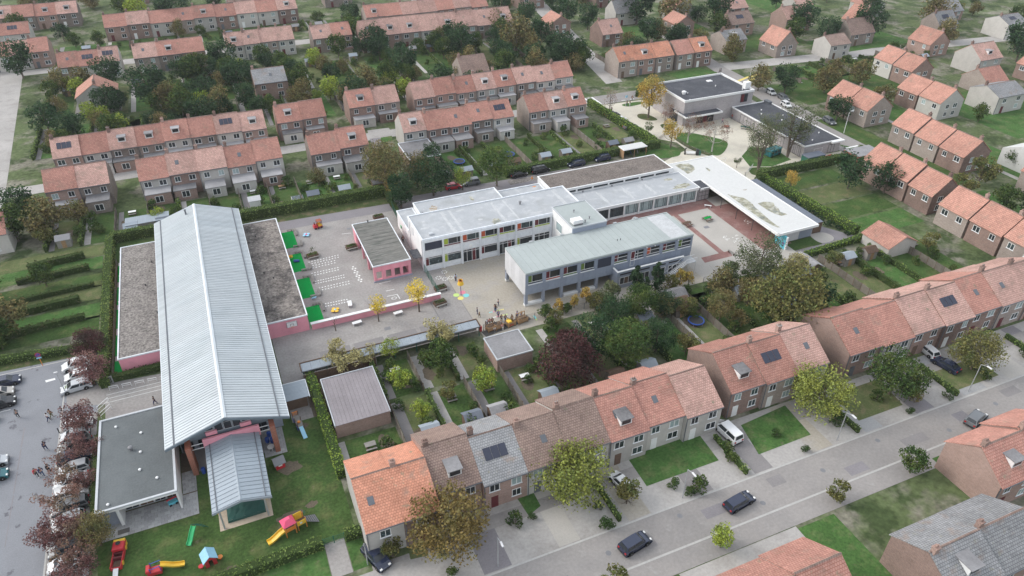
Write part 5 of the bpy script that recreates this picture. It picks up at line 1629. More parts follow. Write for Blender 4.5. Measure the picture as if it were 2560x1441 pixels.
# wooden fence
wf = thing('wooden_fence', 'brown vertical board fence below the bike shed', 'fence', (9.6, 94.2, 0))
me = MB().box(.01, .23, 0, .04, .05, 1.9).mesh('board', 'timber_dark')
for k in range(50): piece('board', me, wf, (3.9 + .235 * k, 93.95, 0))
for k in range(6): MB().box(3.9 + 2.35 * k, 4.0 + 2.35 * k, 93.99, 94.1, 0, 2).build('post', 'timber_grey', wf)
# small metal-roofed store beside the hall
ss = thing('garden_store', 'small store with pale ribbed metal roof against the hall', 'shed', (1.9, 90.2, 0))
MB().box(.35, 3.5, 88.9, 92, 0, 2.35).build('wall', 'timber_dark', ss)
me = MB().bbox(0, 3.7, .015, .28, 0, .06, .02).mesh('roof_sheet', 'roof_metal_dull')
for k in range(14): piece('roof_sheet', me, ss, (.2, 88.2 + .285 * k, 2.45))
MB().box(3.9, 4.0, 88.1, 92.3, 2.3, 2.55).box(.2, 3.9, 92.2, 92.32, 2.3, 2.55).build('roof_edge', 'metal_ridge', ss)
for x in (.6, 3.7): MB().box(x - .06, x + .06, 88.3, 88.42, 0, 2.4).build('post', 'timber_dark', ss)
# neighbour's large pale flat roof behind the wooden fence
nb = thing('garage', 'neighbouring long garage with pale pinkish sheet roof', 'garage', (10.3, 85.6, 0))
MB().box(6.2, 14.4, 80.2, 90.85, 0, 2.6).build('wall', 'brick_house', nb)
me = MB().bbox(0, .56, 0, 10.9, 0, .05, .02).mesh('roof_sheet', 'roof_mauve')
for k in range(14): piece('roof_sheet', me, nb, (6.28 + .578 * k, 80.0, 2.62))
MB().box(6.1, 14.5, 90.85, 91.0, 2.45, 2.8).box(6.1, 6.25, 80.0, 90.85, 2.45, 2.8).box(14.38, 14.5, 80.0, 90.85, 2.45, 2.8).build('roof_edge', 'trim_grey', nb)
n2 = thing('garage', 'grey flat-roofed garage right behind the play train', 'garage', (36.7, 87.6, 0))
MB().box(33.5, 39.8, 84.6, 90.6, 0, 2.5).build('wall', 'brick_house', n2)
parapet(n2, 33.4, 39.9, 84.5, 90.7, 2.8, 'flat_roof_town', 'trim_grey', t=.18, h=.1)
# timber play train on a mat
struct(MB().sheet([(35.2, 94.0), (44.6, 95.6), (44.3, 97.2), (34.9, 95.6)], .03), 'mud_kitchen_mat', 'rubber_mat')
for lab, xy, m in (('timber play wagon at the near end of train, full of children', (36.68, 95.52), 'timber'), ('second timber wagon of the play train', (38.15, 95.52), 'timber'),
                   ('yellowish engine of the play train with red discs', (40.41, 95.39), 'timber'), ('roofless timber kitchen at the far end of train', (42.70, 95.58), 'timber')):
    t = thing('play_wagon', lab, 'play wagon', xy, R(9), 'wagons of the timber play train')
    w2 = .75 if 'kitchen' not in lab else .95
    MB().box(-w2, w2, -.55, .55, .2, .28).build('deck', m, t, off=(0, 0, 0))
    for sx in (-1, 1):
        for sy in (-1, 1): MB().box(sx * w2 - .05, sx * w2 + .05, sy * .55 - .05, sy * .55 + .05, 0, 1.15).build('post', m, t, off=(0, 0, 0))
    for sy in (-1, 1):
        for z in (.42, .68, .94): MB().box(-w2, w2, sy * .55 - .03, sy * .55 + .03, z - .09, z + .09).build('plank', m, t, off=(0, 0, 0))
    for sx in (-1, 1): MB().box(sx * w2 - .03, sx * w2 + .03, -.5, .5, .35, .9).build('end_board', m, t, off=(0, 0, 0))
    if 'engine' in lab:
        MB().bbox(-.7, .1, -.45, .45, .95, 1.25, .08).build('boiler', 'paint_yellow', t, off=(0, 0, 0))
        for x in (-.35, .1):
            w_ = MB().lathe([(.04, -.02), (.16, -.02), (.16, .02), (.04, .02)], 0, 0, 8)
            w_.v = [(p[0] + x, p[2] - .61, p[1] + .55) for p in w_.v]
            w_.build('disc', 'paint_red', t, off=(0, 0, 0))
    if 'kitchen' in lab:
        for x in (-.9, -.3, .3, .9): MB().box(x - .05, x + .05, .5, .6, 1.1, 1.7).build('upright', m, t, off=(0, 0, 0))
        MB().box(-.95, .95, .46, .64, 1.7, 1.78).box(-.9, .9, -.1, .3, .88, .94).build('shelf', m, t, off=(0, 0, 0))
tag(MB().lathe([(.22, 0), (.25, .1), (.25, .95), (.2, 1.05)], *(34.93, 95.96), 10).build('litter_bin', 'paint_red'), 'red litter bin at the end of bike shed', 'bin')


def picnic(label, xy, rz, top):
    t = thing('picnic_table', label, 'picnic table', xy, rz, 'picnic tables of the inner court')
    for k in range(4): MB().bbox(-.95, .95, -.38 + .19 * k, -.21 + .19 * k, .7, .76, .015).build('table_plank', top, t, off=(0, 0, 0))
    for sy in (-1, 1):
        MB().bbox(-.95, .95, sy * .78 - .14, sy * .78 + .14, .42, .48, .015).build('seat', 'timber_dark', t, off=(0, 0, 0))
    for sx in (-.7, .7):
        for sy in (-1, 1): MB().tube([(sx, sy * .8, 0), (sx, sy * .25, .7)], .05, 4).build('leg', 'timber_dark', t, off=(0, 0, 0))
        MB().box(sx - .04, sx + .04, -.8, .8, .34, .42).build('cross_beam', 'timber_dark', t, off=(0, 0, 0))


picnic('picnic table with bright green top on the inner court', (95.34, 113.44), R(8), 'turf_green')
picnic('brown picnic table at the corner of grey block', (89.93, 113.27), R(8), 'timber_dark')
tw = thing('bench', 'small white bench on the red paving', 'bench', (99.10, 118.53), R(-40))
MB().bbox(-.8, .8, -.2, .2, .42, .5, .02).build('seat', 'trim_white', tw, off=(0, 0, 0))
for sx in (-.6, .6): MB().box(sx - .05, sx + .05, -.15, .15, 0, .42).build('leg', 'steel_pale', tw, off=(0, 0, 0))
tw2 = thing('bench', 'grey bench at the foot of willow', 'bench', (91.65, 99.92), R(100))
for k in range(2): MB().bbox(-.9, .9, -.22 + .23 * k, -.02 + .23 * k, .42, .5, .02).build('slat', 'timber_grey', tw2, off=(0, 0, 0))
for sx in (-.7, .7): MB().box(sx - .05, sx + .05, -.18, .18, 0, .42).build('leg', 'timber_dark', tw2, off=(0, 0, 0))
hp = thing('basketball_hoop', 'basketball hoop with round white board on a dark pole', 'hoop', (77.6, 115.6, 0))
MB().tube([(0, 0, 0), (0, 0, 3.3)], .07, 8).build('pole', 'gutter_dark', hp, off=(0, 0, 0))
f_ = MB()
f_.add([(.7 * math.cos(PI * k / 8) if 0 < k < 8 else .7 * math.cos(PI * k / 8), y, 2.95 + .75 * math.sin(PI * k / 8)) for y in (-.14, -.09) for k in range(9)],
       [tuple(range(9)), tuple(range(17, 8, -1))] + [(k, 9 + k, 9 + (k + 1) % 9, (k + 1) % 9) for k in range(9)])
f_.build('backboard', 'trim_white', hp, off=(0, 0, 0))
MB().tube([(.22 * math.cos(t * PI / 6), -.4 + .22 * math.sin(t * PI / 6), 3.0) for t in range(13)], .02, 5).build('hoop_ring', 'paint_orange', hp, off=(0, 0, 0))

# ---------------------------------------------------------------- front garden toys
B0 = (0, 0, 0)
ts = thing('play_tower', 'yellow play tower with pink roof, slide and grey climbing net', 'play tower', (-2.87, 66.24), R(14))
for sx in (-.65, .65):
    for sy in (-.6, .6): MB().box(sx - .06, sx + .06, sy - .06, sy + .06, 0, 2.1).build('post', 'paint_orange', ts, off=B0)
MB().box(-.65, .65, -.6, .6, .85, .95).build('deck', 'timber_dark', ts, off=B0)
for sy in (-.62, .62): MB().bbox(-.6, .6, sy - .04, sy + .04, .95, 1.55, .02).build('side_panel', 'paint_orange', ts, off=B0)
mb = MB(); mb.add([(-.85, -.8, 2.05), (.85, -.8, 2.05), (.85, .8, 2.05), (-.85, .8, 2.05), (-.3, -.25, 2.75), (.3, -.25, 2.75), (.3, .25, 2.75), (-.3, .25, 2.75)],
                 [(0, 3, 2, 1), (4, 5, 6, 7), (0, 1, 5, 4), (1, 2, 6, 5), (2, 3, 7, 6), (3, 0, 4, 7)])
mb.build('roof', 'paint_pink', ts, off=B0)
for sx in (1.0, 2.1):
    for sy in (-.5, .5): MB().box(sx - .05, sx + .05, sy - .05, sy + .05, 0, 1.9).build('post', 'paint_orange', ts, off=B0)
MB().box(.7, 2.1, -.55, .55, .85, .95).build('side_deck', 'timber_dark', ts, off=B0)
MB().bbox(.95, 2.1, -.58, -.5, .95, 1.7, .02).build('side_panel', 'paint_yellow', ts, off=B0)
MB().bbox(1.3, 1.6, -.6, -.58, 1.2, 1.5, .01).build('sign', 'trim_white', ts, off=B0)
MB().bbox(.9, 2.0, .5, .58, .95, 2.2, .02).build('back_panel', 'paint_yellow', ts, off=B0)
sl = MB()
prof = [(-.7, .95), (-1.3, .75), (-2.0, .35), (-2.5, .16), (-3.0, .12)]
for (x0, z0), (x1, z1) in zip(prof[:-1], prof[1:]):
    sl.quad((x1, -.45, z1), (x0, -.45, z0), (x0, .35, z0), (x1, .35, z1))
    for y in (-.47, .35):
        sl.add([(x1, y, z1 - .02), (x0, y, z0 - .02), (x0, y, z0 + .25), (x1, y, z1 + .25), (x1, y + .06, z1 - .02), (x0, y + .06, z0 - .02), (x0, y + .06, z0 + .25), (x1, y + .06, z1 + .25)],
               [(0, 1, 2, 3), (7, 6, 5, 4), (2, 6, 7, 3), (0, 4, 5, 1)])
sl.build('slide', 'paint_yellow', ts, off=B0)
nt_ = MB()
for k in range(6):
    nt_.tube([(2.15, -.4 + .18 * k, 1.0), (3.6, -.7 + .26 * k, .05)], .03, 4)
    nt_.tube([(2.2 + .26 * k, -.42 - .05 * k, 1.0 - .17 * k), (2.2 + .26 * k, .5 + .06 * k, 1.0 - .17 * k)], .03, 4)
nt_.build('climbing_net', 'plastic_black', ts, off=B0)
cl_ = MB(); cl_.add([(2.2, -.5, .98), (3.7, -.75, .03), (3.7, .7, .03), (2.2, .5, .98), (2.2, -.5, .9), (3.7, -.75, -.02), (3.7, .7, -.02), (2.2, .5, .9)], [(0, 1, 2, 3), (7, 6, 5, 4), (0, 4, 5, 1), (2, 6, 7, 3)])
cl_.build('climbing_ramp', 'plastic_grey', ts, off=B0)
MB().tube([(1.6, .7, .3), (2.6, .8, 1.3)], .04, 5).tube([(1.6, .95, .3), (2.6, 1.05, 1.3)], .04, 5).build('green_bars', 'fence_green', ts, off=B0)
gs = thing('slide', 'small bright green slide on the lawn', 'slide', (-14.11, 70.94), R(62))
sl = MB()
prof = [(0, 1.3), (-.7, .95), (-1.5, .35), (-2.1, .12)]
for (x0, z0), (x1, z1) in zip(prof[:-1], prof[1:]):
    sl.quad((x1, -.28, z1), (x0, -.28, z0), (x0, .28, z0), (x1, .28, z1))
    for y in (-.32, .26):
        sl.add([(x1, y, z1 - .05), (x0, y, z0 - .05), (x0, y, z0 + .18), (x1, y, z1 + .18), (x1, y + .06, z1 - .05), (x0, y + .06, z0 - .05), (x0, y + .06, z0 + .18), (x1, y + .06, z1 + .18)],
               [(0, 1, 2, 3), (7, 6, 5, 4), (2, 6, 7, 3)])
sl.build('chute', 'paint_green', gs, off=B0)
for sy in (-.3, .3): MB().tube([(0, sy, 1.55), (.5, sy * .9 - .5, 1.1), (.95, sy - .9, 0)], .05, 6).build('ladder_rail', 'fence_green', gs, off=B0)
for k in range(4): MB().tube([(.25 + .18 * k, -.5 - .15 * k, 1.15 - .28 * k), (.3 + .18 * k, .1 - .18 * k, 1.15 - .28 * k)], .04, 5).build('rung', 'fence_green', gs, off=B0)


def playhouse(label, xy, rz, wallm, roofm, extra=True, s=1.0):
    t = thing('playhouse', label, 'playhouse', xy, rz)
    mb = MB()
    mb.box(-.6, -.52, -.6, .6, 0, 1.15).box(.52, .6, -.6, .6, 0, 1.15)
    mb.prism_y([(-.52, 0), (-.2, 0), (-.2, .95), (.2, .95), (.2, 0), (.52, 0), (.52, 1.15), (0, 1.65), (-.52, 1.15)], -.6, -.54)
    mb.prism_y([(-.52, 0), (.52, 0), (.52, 1.15), (0, 1.65), (-.52, 1.15)], .54, .6)
    mb.build('wall', wallm, t, off=B0)
    for sx in (-1, 1):
        r_ = MB(); r_.prism_y([(0, 1.72), (sx * .8, 1.0), (sx * .8, .93), (0, 1.63)] if sx > 0 else [(0, 1.63), (-.8, .93), (-.8, 1.0), (0, 1.72)], -.78, .78)
        r_.build('roof_side', roofm, t, off=B0)
    for sx in (-1, 1): MB().bbox(sx * .62 - .03, sx * .62 + .03, -.25, .25, .55, .95, .01).build('shutter', 'trim_white', t, off=B0)
    if extra:
        for sx in (-1, 1): MB().lathe([(.28, .38), (.3, .42), (.28, .46)], sx * 1.0, -.3, 10).build('stool', wallm if sx < 0 else 'paint_orange', t, off=B0)
        for sx in (-1, 1): MB().tube([(sx * 1.0, -.3, 0), (sx * 1.0, -.3, .4)], .08, 6).build('stool_leg', wallm, t, off=B0)
    t.scale = (s, s, s)
    return t


playhouse('red playhouse with light blue roof and round stools', (-12.72, 65.64), R(12), 'paint_red', 'paint_sky', s=1.15)
ph = playhouse('red playhouse with dark grey roof on bare soil', (-2.45, 78.14), R(100), 'paint_red', 'plastic_grey', False, s=1.05)
fe = thing('toy_fire_engine', 'red and yellow toy fire engine with white ramp on the lawn', 'play vehicle', (-23.17, 70.68), R(82))
MB().bbox(-1.9, 1.5, -.65, -.55, .1, .75, .03).bbox(-1.9, 1.5, .55, .65, .1, .75, .03).bbox(-1.9, -1.8, -.55, .55, .1, .6, .02).build('side', 'paint_red', fe, off=B0)
MB().box(-1.8, 1.4, -.55, .55, .08, .16).build('deck', 'timber_dark', fe, off=B0)
MB().bbox(.4, 1.9, -.7, .7, .75, 1.25, .12).build('cab', 'paint_red', fe, off=B0)
MB().bbox(1.5, 2.0, -.68, .68, .1, 1.32, .15).build('nose', 'paint_yellow', fe, off=B0)
MB().lathe([(.26, 1.33), (.3, 1.4), (.2, 1.42)], 1.2, 0, 12).build('roof_hole', 'plastic_black', fe, off=B0)
MB().bbox(-.5, -.3, -.55, .55, .16, .7, .02).bbox(.2, .35, -.55, .55, .16, .7, .02).build('seat_board', 'panel_maroon', fe, off=B0)
mb = MB(); mb.add([(-1.9, -.3, .5), (-3.3, -.3, .05), (-3.3, .3, .05), (-1.9, .3, .5), (-1.9, -.3, .42), (-3.3, -.3, -.02), (-3.3, .3, -.02), (-1.9, .3, .42)], [(3, 2, 1, 0), (4, 5, 6, 7), (0, 1, 5, 4), (2, 3, 7, 6)])
mb.build('ramp', 'trim_white', fe, off=B0)
for x in (-1.1, 1.2):
    for sy in (-.68, .68):
        w_ = MB().lathe([(.05, -.04), (.3, -.04), (.3, .04), (.05, .04)], 0, 0, 10)
        w_.v = [(p[0] + x, p[2] + sy, p[1] + .3) for p in w_.v]
        w_.build('wheel', 'paint_yellow', fe, off=B0)
ys = thing('slide', 'long yellow slide on a red toy car by the front hedge', 'slide', (-18.23, 66.60), R(-4))
sl = MB()
prof = [(0, 1.3), (.6, 1.05), (1.3, .6), (2.0, .35), (2.6, .3)]
for (x0, z0), (x1, z1) in zip(prof[:-1], prof[1:]):
    sl.quad((x0, -.28, z0), (x1, -.28, z1), (x1, .28, z1), (x0, .28, z0))
    for y in (-.34, .28):
        sl.add([(x0, y, z0 - .05), (x1, y, z1 - .05), (x1, y, z1 + .2), (x0, y, z0 + .2), (x0, y + .06, z0 - .05), (x1, y + .06, z1 - .05), (x1, y + .06, z1 + .2), (x0, y + .06, z0 + .2)],
               [(0, 1, 2, 3), (7, 6, 5, 4), (2, 6, 7, 3)])
sl.build('chute', 'paint_yellow', ys, off=B0)
MB().bbox(-1.6, .05, -.5, .5, .2, .75, .08).build('car_body', 'paint_red', ys, off=B0)
MB().tube([(-1.2, -.45, 1.3), (0, -.45, 1.55)], .05, 6).tube([(-1.2, .45, 1.3), (0, .45, 1.55)], .05, 6).build('rail', 'paint_blue', ys, off=B0)
for x in (-1.2, 0):
    for sy in (-.45, .45): MB().tube([(x, sy, .7), (x, sy, 1.5)], .05, 6).build('post', 'paint_blue', ys, off=B0)
MB().bbox(-1.7, -1.2, -.55, .55, .75, 1.2, .1).build('car_bonnet', 'paint_red', ys, off=B0)
rp = thing('climbing_ship', 'wooden climbing ship with orange rail and blue slide by hedge', 'climbing toy', (1.45, 85.08), R(-82))
MB().bbox(-1.6, 1.2, -.45, .45, .75, .85, .02).build('deck', 'timber_grey', rp, off=B0)
for x in (-1.5, -.2, 1.1):
    for sy in (-.42, .42): MB().box(x - .05, x + .05, sy - .05, sy + .05, 0, 1.5).build('post', 'timber_dark', rp, off=B0)
for k in range(5): MB().box(-1.62, -1.56, -.4 + .18 * k, -.3 + .18 * k, .8, 1.45).build('rail_bar', 'paint_orange', rp, off=B0)
MB().box(-1.64, -1.54, -.46, .46, 1.42, 1.52).build('rail', 'paint_orange', rp, off=B0)
for x in (-1.0, .9): MB().bbox(x - .3, x + .3, -.52, -.44, .2, .75, .02).build('side_panel', 'paint_blue', rp, off=B0)
mb = MB(); mb.add([(1.2, -.3, .85), (3.1, -.3, .12), (3.1, .3, .12), (1.2, .3, .85), (1.2, -.3, .78), (3.1, -.3, .05), (3.1, .3, .05), (1.2, .3, .78)], [(0, 1, 2, 3), (7, 6, 5, 4), (0, 4, 5, 1), (2, 6, 7, 3)])
mb.build('slide', 'paint_sky', rp, off=B0)
MB().lathe([(.1, .85), (.26, 1.0), (.2, 1.15)], .3, 0, 10).build('steering_wheel', 'paint_orange', rp, off=B0)
rt = thing('garden_table', 'round white plastic table on the patio', 'table', (-3.08, 81.68))
MB().lathe([(.5, .68), (.52, .71), (.5, .74)], 0, 0, 16).build('table_top', 'trim_white', rt, off=B0)
for k in range(4):
    a = k * PI / 2 + .4
    MB().tube([(.3 * math.cos(a), .3 * math.sin(a), .68), (.42 * math.cos(a), .42 * math.sin(a), 0)], .04, 6).build('leg', 'trim_white', rt, off=B0)
ct = thing('toy_cart', 'turquoise and red toy cart under the annex porch', 'toy', (-16.6, 77.0, 0), R(15))
MB().bbox(-.6, .6, -.35, .35, .2, .55, .04).build('tray', 'mural_blue', ct, off=B0)
MB().bbox(-.65, .65, .3, .38, .5, .8, .03).build('back_board', 'paint_red', ct, off=B0)
for x in (-.4, .4):
    for sy in (-.38, .38):
        w_ = MB().lathe([(.03, -.04), (.18, -.04), (.18, .04), (.03, .04)], 0, 0, 10)
        w_.v = [(p[0] + x, p[2] + sy, p[1] + .18) for p in w_.v]
        w_.build('wheel', 'plastic_black', ct, off=B0)
for k, (x, y) in enumerate(((-3.4, 83.4), (-3.0, 84.5), (-2.7, 83.1))):
    b_ = thing('bin', '%s blue bin in the dim porch by round white table' % ('front', 'rear', 'outer')[k], 'bin', (x, y, 0), group='blue bins in the porch')
    MB().lathe([(.26, 0), (.32, .3), (.32, .7), (.28, .85)], 0, 0, 12).build('body', 'paint_blue', b_, off=B0)
    MB().lathe([(.3, .85), (.3, .9), (.1, .94)], 0, 0, 12).build('lid', 'paint_blue', b_, off=B0)
tag(MB().lathe([(.28, 0), (.3, .8), (.26, .95)], -12.4, 81.0, 12).build('bin', 'paint_blue'), 'single blue bin at the foot of nearer brick pier', 'bin')
tag(MB().bbox(-23.4, -22, 74.35, 75.1, .05, .09, .01).build('door_mat', 'rubber_mat'), 'black door mat on the patio slabs', 'mat')
gg = thing('garden_gate', 'green wire gate at the end of paved entry path', 'gate', (2.05, 62.4, 0))
for x in (.75, 2.05, 3.4): MB().box(x - .05, x + .05, 62.35, 62.45, 0, 1.4).build('post', 'fence_green', gg)
g_ = MB()
for x0, x1 in ((.8, 2.0), (2.1, 3.35)):
    for z in (.1, .5, .9, 1.3): g_.tube([(x0, 62.4, z), (x1, 62.4, z)], .025, 4)
    for i in range(9): g_.tube([(x0 + (x1 - x0) * i / 8, 62.4, .1), (x0 + (x1 - x0) * i / 8, 62.4, 1.3)], .015, 4)
tag(g_.build('wire_leaf', 'fence_green', gg), kind='stuff')
# car park furniture
ns = thing('traffic_sign', 'round blue and red no-parking sign on an orange post', 'sign', (-35.39, 115.59))
MB().tube([(0, 0, 0), (0, 0, 2.2)], .06, 8).build('post', 'paint_orange', ns, off=B0)
for r_, d_, m_ in ((.42, -.08, 'paint_red'), (.33, -.1, 'paint_blue')):
    mb = MB(); mb.add([(r_ * math.cos(2 * PI * k / 18), y, 2.35 + r_ * math.sin(2 * PI * k / 18)) for y in (d_, d_ + .02) for k in range(18)], [tuple(range(18)), tuple(range(35, 17, -1))] + [(k, 18 + k, 18 + (k + 1) % 18, (k + 1) % 18) for k in range(18)])
    mb.build('disc', m_, ns, off=B0)
mb = MB(); mb.add([(-.27, -.125, 2.56), (-.2, -.125, 2.62), (.27, -.125, 2.14), (.2, -.125, 2.08)], [(3, 2, 1, 0)]); mb.build('bar', 'paint_red', ns, off=B0)
MB().box(-.36, .36, -.1, -.06, 1.6, 1.86).build('plate', 'paint_sky', ns, off=B0)
la = thing('street_lamp', 'slim grey lamp post beside the silver estate car', 'street lamp', (-31.3, 106.3, 0))
MB().tube([(0, 0, 0), (0, 0, 4.6)], [.08, .05], 8).build('post', 'steel', la, off=B0)
MB().bbox(-.35, .15, -.12, .12, 4.6, 4.72, .03).build('lantern', 'steel_pale', la, off=B0)
la2 = thing('street_lamp', 'dark lamp post right of the paved entry path', 'street lamp', (5.2, 57.6, 0))
MB().tube([(0, 0, 0), (0, 0, 3.6)], [.08, .06], 8).build('post', 'steel', la2, off=B0)
MB().lathe([(.1, 3.6), (.2, 3.9), (.1, 4.2), (.03, 4.3)], 0, 0, 10).build('lantern', 'plastic_grey', la2, off=B0)
for k, xy in enumerate(((-31.70, 102.49), (-31.69, 97.46))):
    tag(MB().lathe([(.08, 0), (.08, .95), (.05, 1.0)], *xy, 8).build('bollard', 'plastic_black'), '%s black bollard at the edge of car park' % ('upper', 'lower')[k], 'bollard', 'bollards of the car park')
gt = thing('gate', 'open grey metal gate in front of the annex', 'gate', (-25.95, 106.24))
for x in (0, 1.5): MB().box(x - .05, x + .05, -.05, .05, 0, 1.6).build('post', 'steel', gt, off=B0)
for k in range(7): MB().box(.15 + .2 * k, .2 + .2 * k, -.02, .02, .1, 1.5).build('bar', 'steel', gt, off=B0)
MB().box(0, 1.5, -.03, .03, 1.45, 1.55).box(0, 1.5, -.03, .03, .1, .18).build('rail', 'steel', gt, off=B0)
for k, (xa, xb) in enumerate((((-26.46, 99.87), (-24.98, 101.63)), ((-26.02, 98.28), (-24.61, 99.93)))):
    r_ = thing('rail_barrier', '%s white steel barrier beside the annex wall' % ('inner', 'outer')[k], 'barrier', xa)
    dx, dy = xb[0] - xa[0], xb[1] - xa[1]
    MB().tube([(0, 0, 0), (0, 0, 1.1), (dx, dy, 1.1), (dx, dy, 0)], .05, 6).build('rail', 'trim_white', r_, off=B0)
    MB().tube([(0, 0, .55), (dx, dy, .55)], .04, 6).build('middle_rail', 'trim_white', r_, off=B0)
for k in range(5):
    xa = (-25 + 1.9 * k, 104.7 - .15 * k)
    r_ = thing('bike_rack', '%s white bike stand in the paved yard, from the gate' % ORD[k], 'bike stand', xa, group='bike stands in the yard')
    MB().tube([(0, 0, 0), (0, 0, .75), (1.3, -.1, .75), (1.3, -.1, 0)], .05, 6).build('hoop', 'trim_white', r_, off=B0)
    MB().tube([(0, 0, .4), (1.3, -.1, .4)], .035, 6).build('cross_bar', 'trim_white', r_, off=B0)
for k in range(3):
    patch('pavement_marking', 'mark_white', [rect(-25.5, -17, 101.7 + .95 * k, 101.78 + .95 * k)], .02)
# bike shelter and bikes behind the halls
sb = thing('bike_shelter', 'timber bike shelter with white roof behind the brown roof', 'shelter', (97.7, 149.8, 0))
MB().box(94.3, 101.2, 148.4, 151.2, 2.4, 2.52).build('roof', 'roof_white', sb)
MB().box(94.25, 101.25, 148.3, 148.4, 2.3, 2.55).box(94.25, 94.35, 148.4, 151.2, 2.3, 2.55).build('roof_edge', 'trim_white', sb)
for k in range(8): MB().box(94.4, 94.5, 148.5 + .34 * k, 148.82 + .34 * k, 0, 2.4).build('side_board', 'timber', sb)
for k in range(20): MB().box(94.5 + .33 * k, 94.81 + .33 * k, 151.1, 151.2, 0, 2.4).build('back_board', 'timber_dark', sb)
for x in (97.6, 101.1): MB().box(x - .06, x + .06, 148.5, 148.62, 0, 2.4).build('post', 'timber', sb)


def bike(label, xy, rz, m):
    t = thing('bicycle', label, 'bicycle', xy, rz, 'bicycles at the bike shelter')
    for x in (-.52, .52):
        MB().tube([(x + .34 * math.cos(2 * PI * k / 14), 0, .35 + .34 * math.sin(2 * PI * k / 14)) for k in range(15)], .03, 4).build('wheel', 'tyre', t, off=B0)
    MB().tube([(-.52, 0, .35), (-.05, 0, .33), (.38, 0, .85), (-.2, 0, .82), (-.05, 0, .33)], .03, 5).tube([(-.52, 0, .35), (-.2, 0, .82)], .025, 5).tube([(.52, 0, .35), (.36, 0, .95)], .03, 5).build('frame', m, t, off=B0)
    MB().bbox(-.34, -.08, -.07, .07, .9, .96, .02).build('saddle', 'plastic_black', t, off=B0)
    MB().tube([(.34, -.28, 1.0), (.38, 0, .98), (.34, .28, 1.0)], .02, 5).build('handlebar', 'plastic_black', t, off=B0)


for k, m in enumerate(('car_navy', 'car_black', 'car_blue', 'car_grey', 'car_silver', 'car_black', 'paint_red')):
    bike(['dark blue bicycle deepest in the bike shelter', 'black bicycle second from the timber side', 'blue bicycle in the middle of shelter', 'grey bicycle near the middle post', 'silver bicycle by the open end post', 'black bicycle parked just outside the shelter', 'red bicycle farthest outside the shelter'][k],
         (95.4 + 1.0 * k + (.6 if k > 4 else 0), 149.9), R(82 + 7 * math.sin(k * 3)), m)
# library plaza things
sc_ = thing('play_sculpture', 'white and black lying play sculpture with dark posts on the plaza', 'sculpture', (111.71, 144.24), R(-28))
MB().tube([(-.9, 0, .45), (1.4, 0, .45)], .4, 12).build('barrel', 'trim_white', sc_, off=B0)
MB().bbox(1.6, 2.3, -.5, .5, 0, 1.5, .1).build('end_box', 'plastic_black', sc_, off=B0)
MB().bbox(2.3, 2.8, -.5, .5, 0, 1.1, .1).build('green_box', 'fence_green', sc_, off=B0)
MB().tube([(-1.2, 0, 0), (-1.3, 0, 1.5)], [.25, .15], 8).tube([(-1.3, 0, 1.5), (-.9, .2, 1.7)], .12, 6).build('head_post', 'plastic_black', sc_, off=B0)
tn = thing('play_train', 'dark teal play carriage on the lawn under the trees', 'play carriage', (131.45, 135.56), R(12))
MB().bbox(-2.2, 2.0, -1.0, 1.0, .3, 1.7, .2).build('body', 'paint_teal', tn, off=B0)
MB().bbox(-2.3, 2.1, -1.1, 1.1, 1.75, 2.0, .12).build('roof', 'paint_teal', tn, off=B0)
for x in (-1.3, -.2, .9):
    MB().box(x - .35, x + .35, -1.04, -1.0, .95, 1.5).build('window', 'glass', tn, off=B0)
for x in (-1.4, 1.2):
    for sy in (-1.0, 1.0):
        w_ = MB().lathe([(.05, -.06), (.35, -.06), (.35, .06), (.05, .06)], 0, 0, 12)
        w_.v = [(p[0] + x, p[2] + sy, p[1] + .35) for p in w_.v]
        w_.build('wheel', 'plastic_black', tn, off=B0)
co = thing('container', 'dark green container with blue-grey lid by the hedge', 'container', (137.8, 127.9, 0))
MB().box(135, 140.4, 126.8, 129.2, 0, 2.1).build('body', 'fence_green', co)
MB().bbox(134.9, 140.5, 126.7, 129.3, 2.1, 2.3, .05).build('lid', 'roof_shed_blue', co)
ro = thing('climbing_toy', 'red tubular climbing toy behind the green container', 'toy', (143.2, 128, 0))
MB().tube([(-1.5, 0, .5), (0, 0, .9), (1.5, 0, .6)], .2, 8).tube([(-1.5, .6, .4), (1.2, .6, .8)], .15, 8).build('tubes', 'paint_red', ro, off=B0)
for x in (-1.2, 1.1): MB().tube([(x, .2, 0), (x, .2, .7)], .08, 6).build('leg', 'paint_red', ro, off=B0)
for k, xy in enumerate(((135.33, 152.76), (135.98, 151.88))):
    t = thing('pingpong_table', '%s dark green table before the library wing' % ('first', 'second')[k], 'table', xy, R(-35), 'tables before the library wing')
    MB().bbox(-.8, .8, -.45, .45, .72, .78, .02).build('table_top', 'net_green', t, off=B0)
    for sx in (-.55, .55): MB().box(sx - .06, sx + .06, -.35, .35, 0, .72).build('leg', 'steel', t, off=B0)
fb_ = thing('fire_bowl', 'low rusty bowl on the library terrace', 'bowl', (131.73, 155.53))
MB().lathe([(.3, 0), (.8, .3), (.85, .36), (.7, .34), (.2, .15)], 0, 0, 14).build('bowl', 'brick_red', fb_, off=B0)
sp = thing('traffic_sign', 'blue sign on a thin pole at the zebra crossing', 'sign', (113.75, 180.49))
MB().tube([(0, 0, 0), (0, 0, 3.4)], .06, 6).build('pole', 'steel', sp, off=B0)
MB().bbox(-.4, .4, -.1, -.06, 2.7, 3.4, .01).build('plate', 'paint_sky', sp, off=B0)
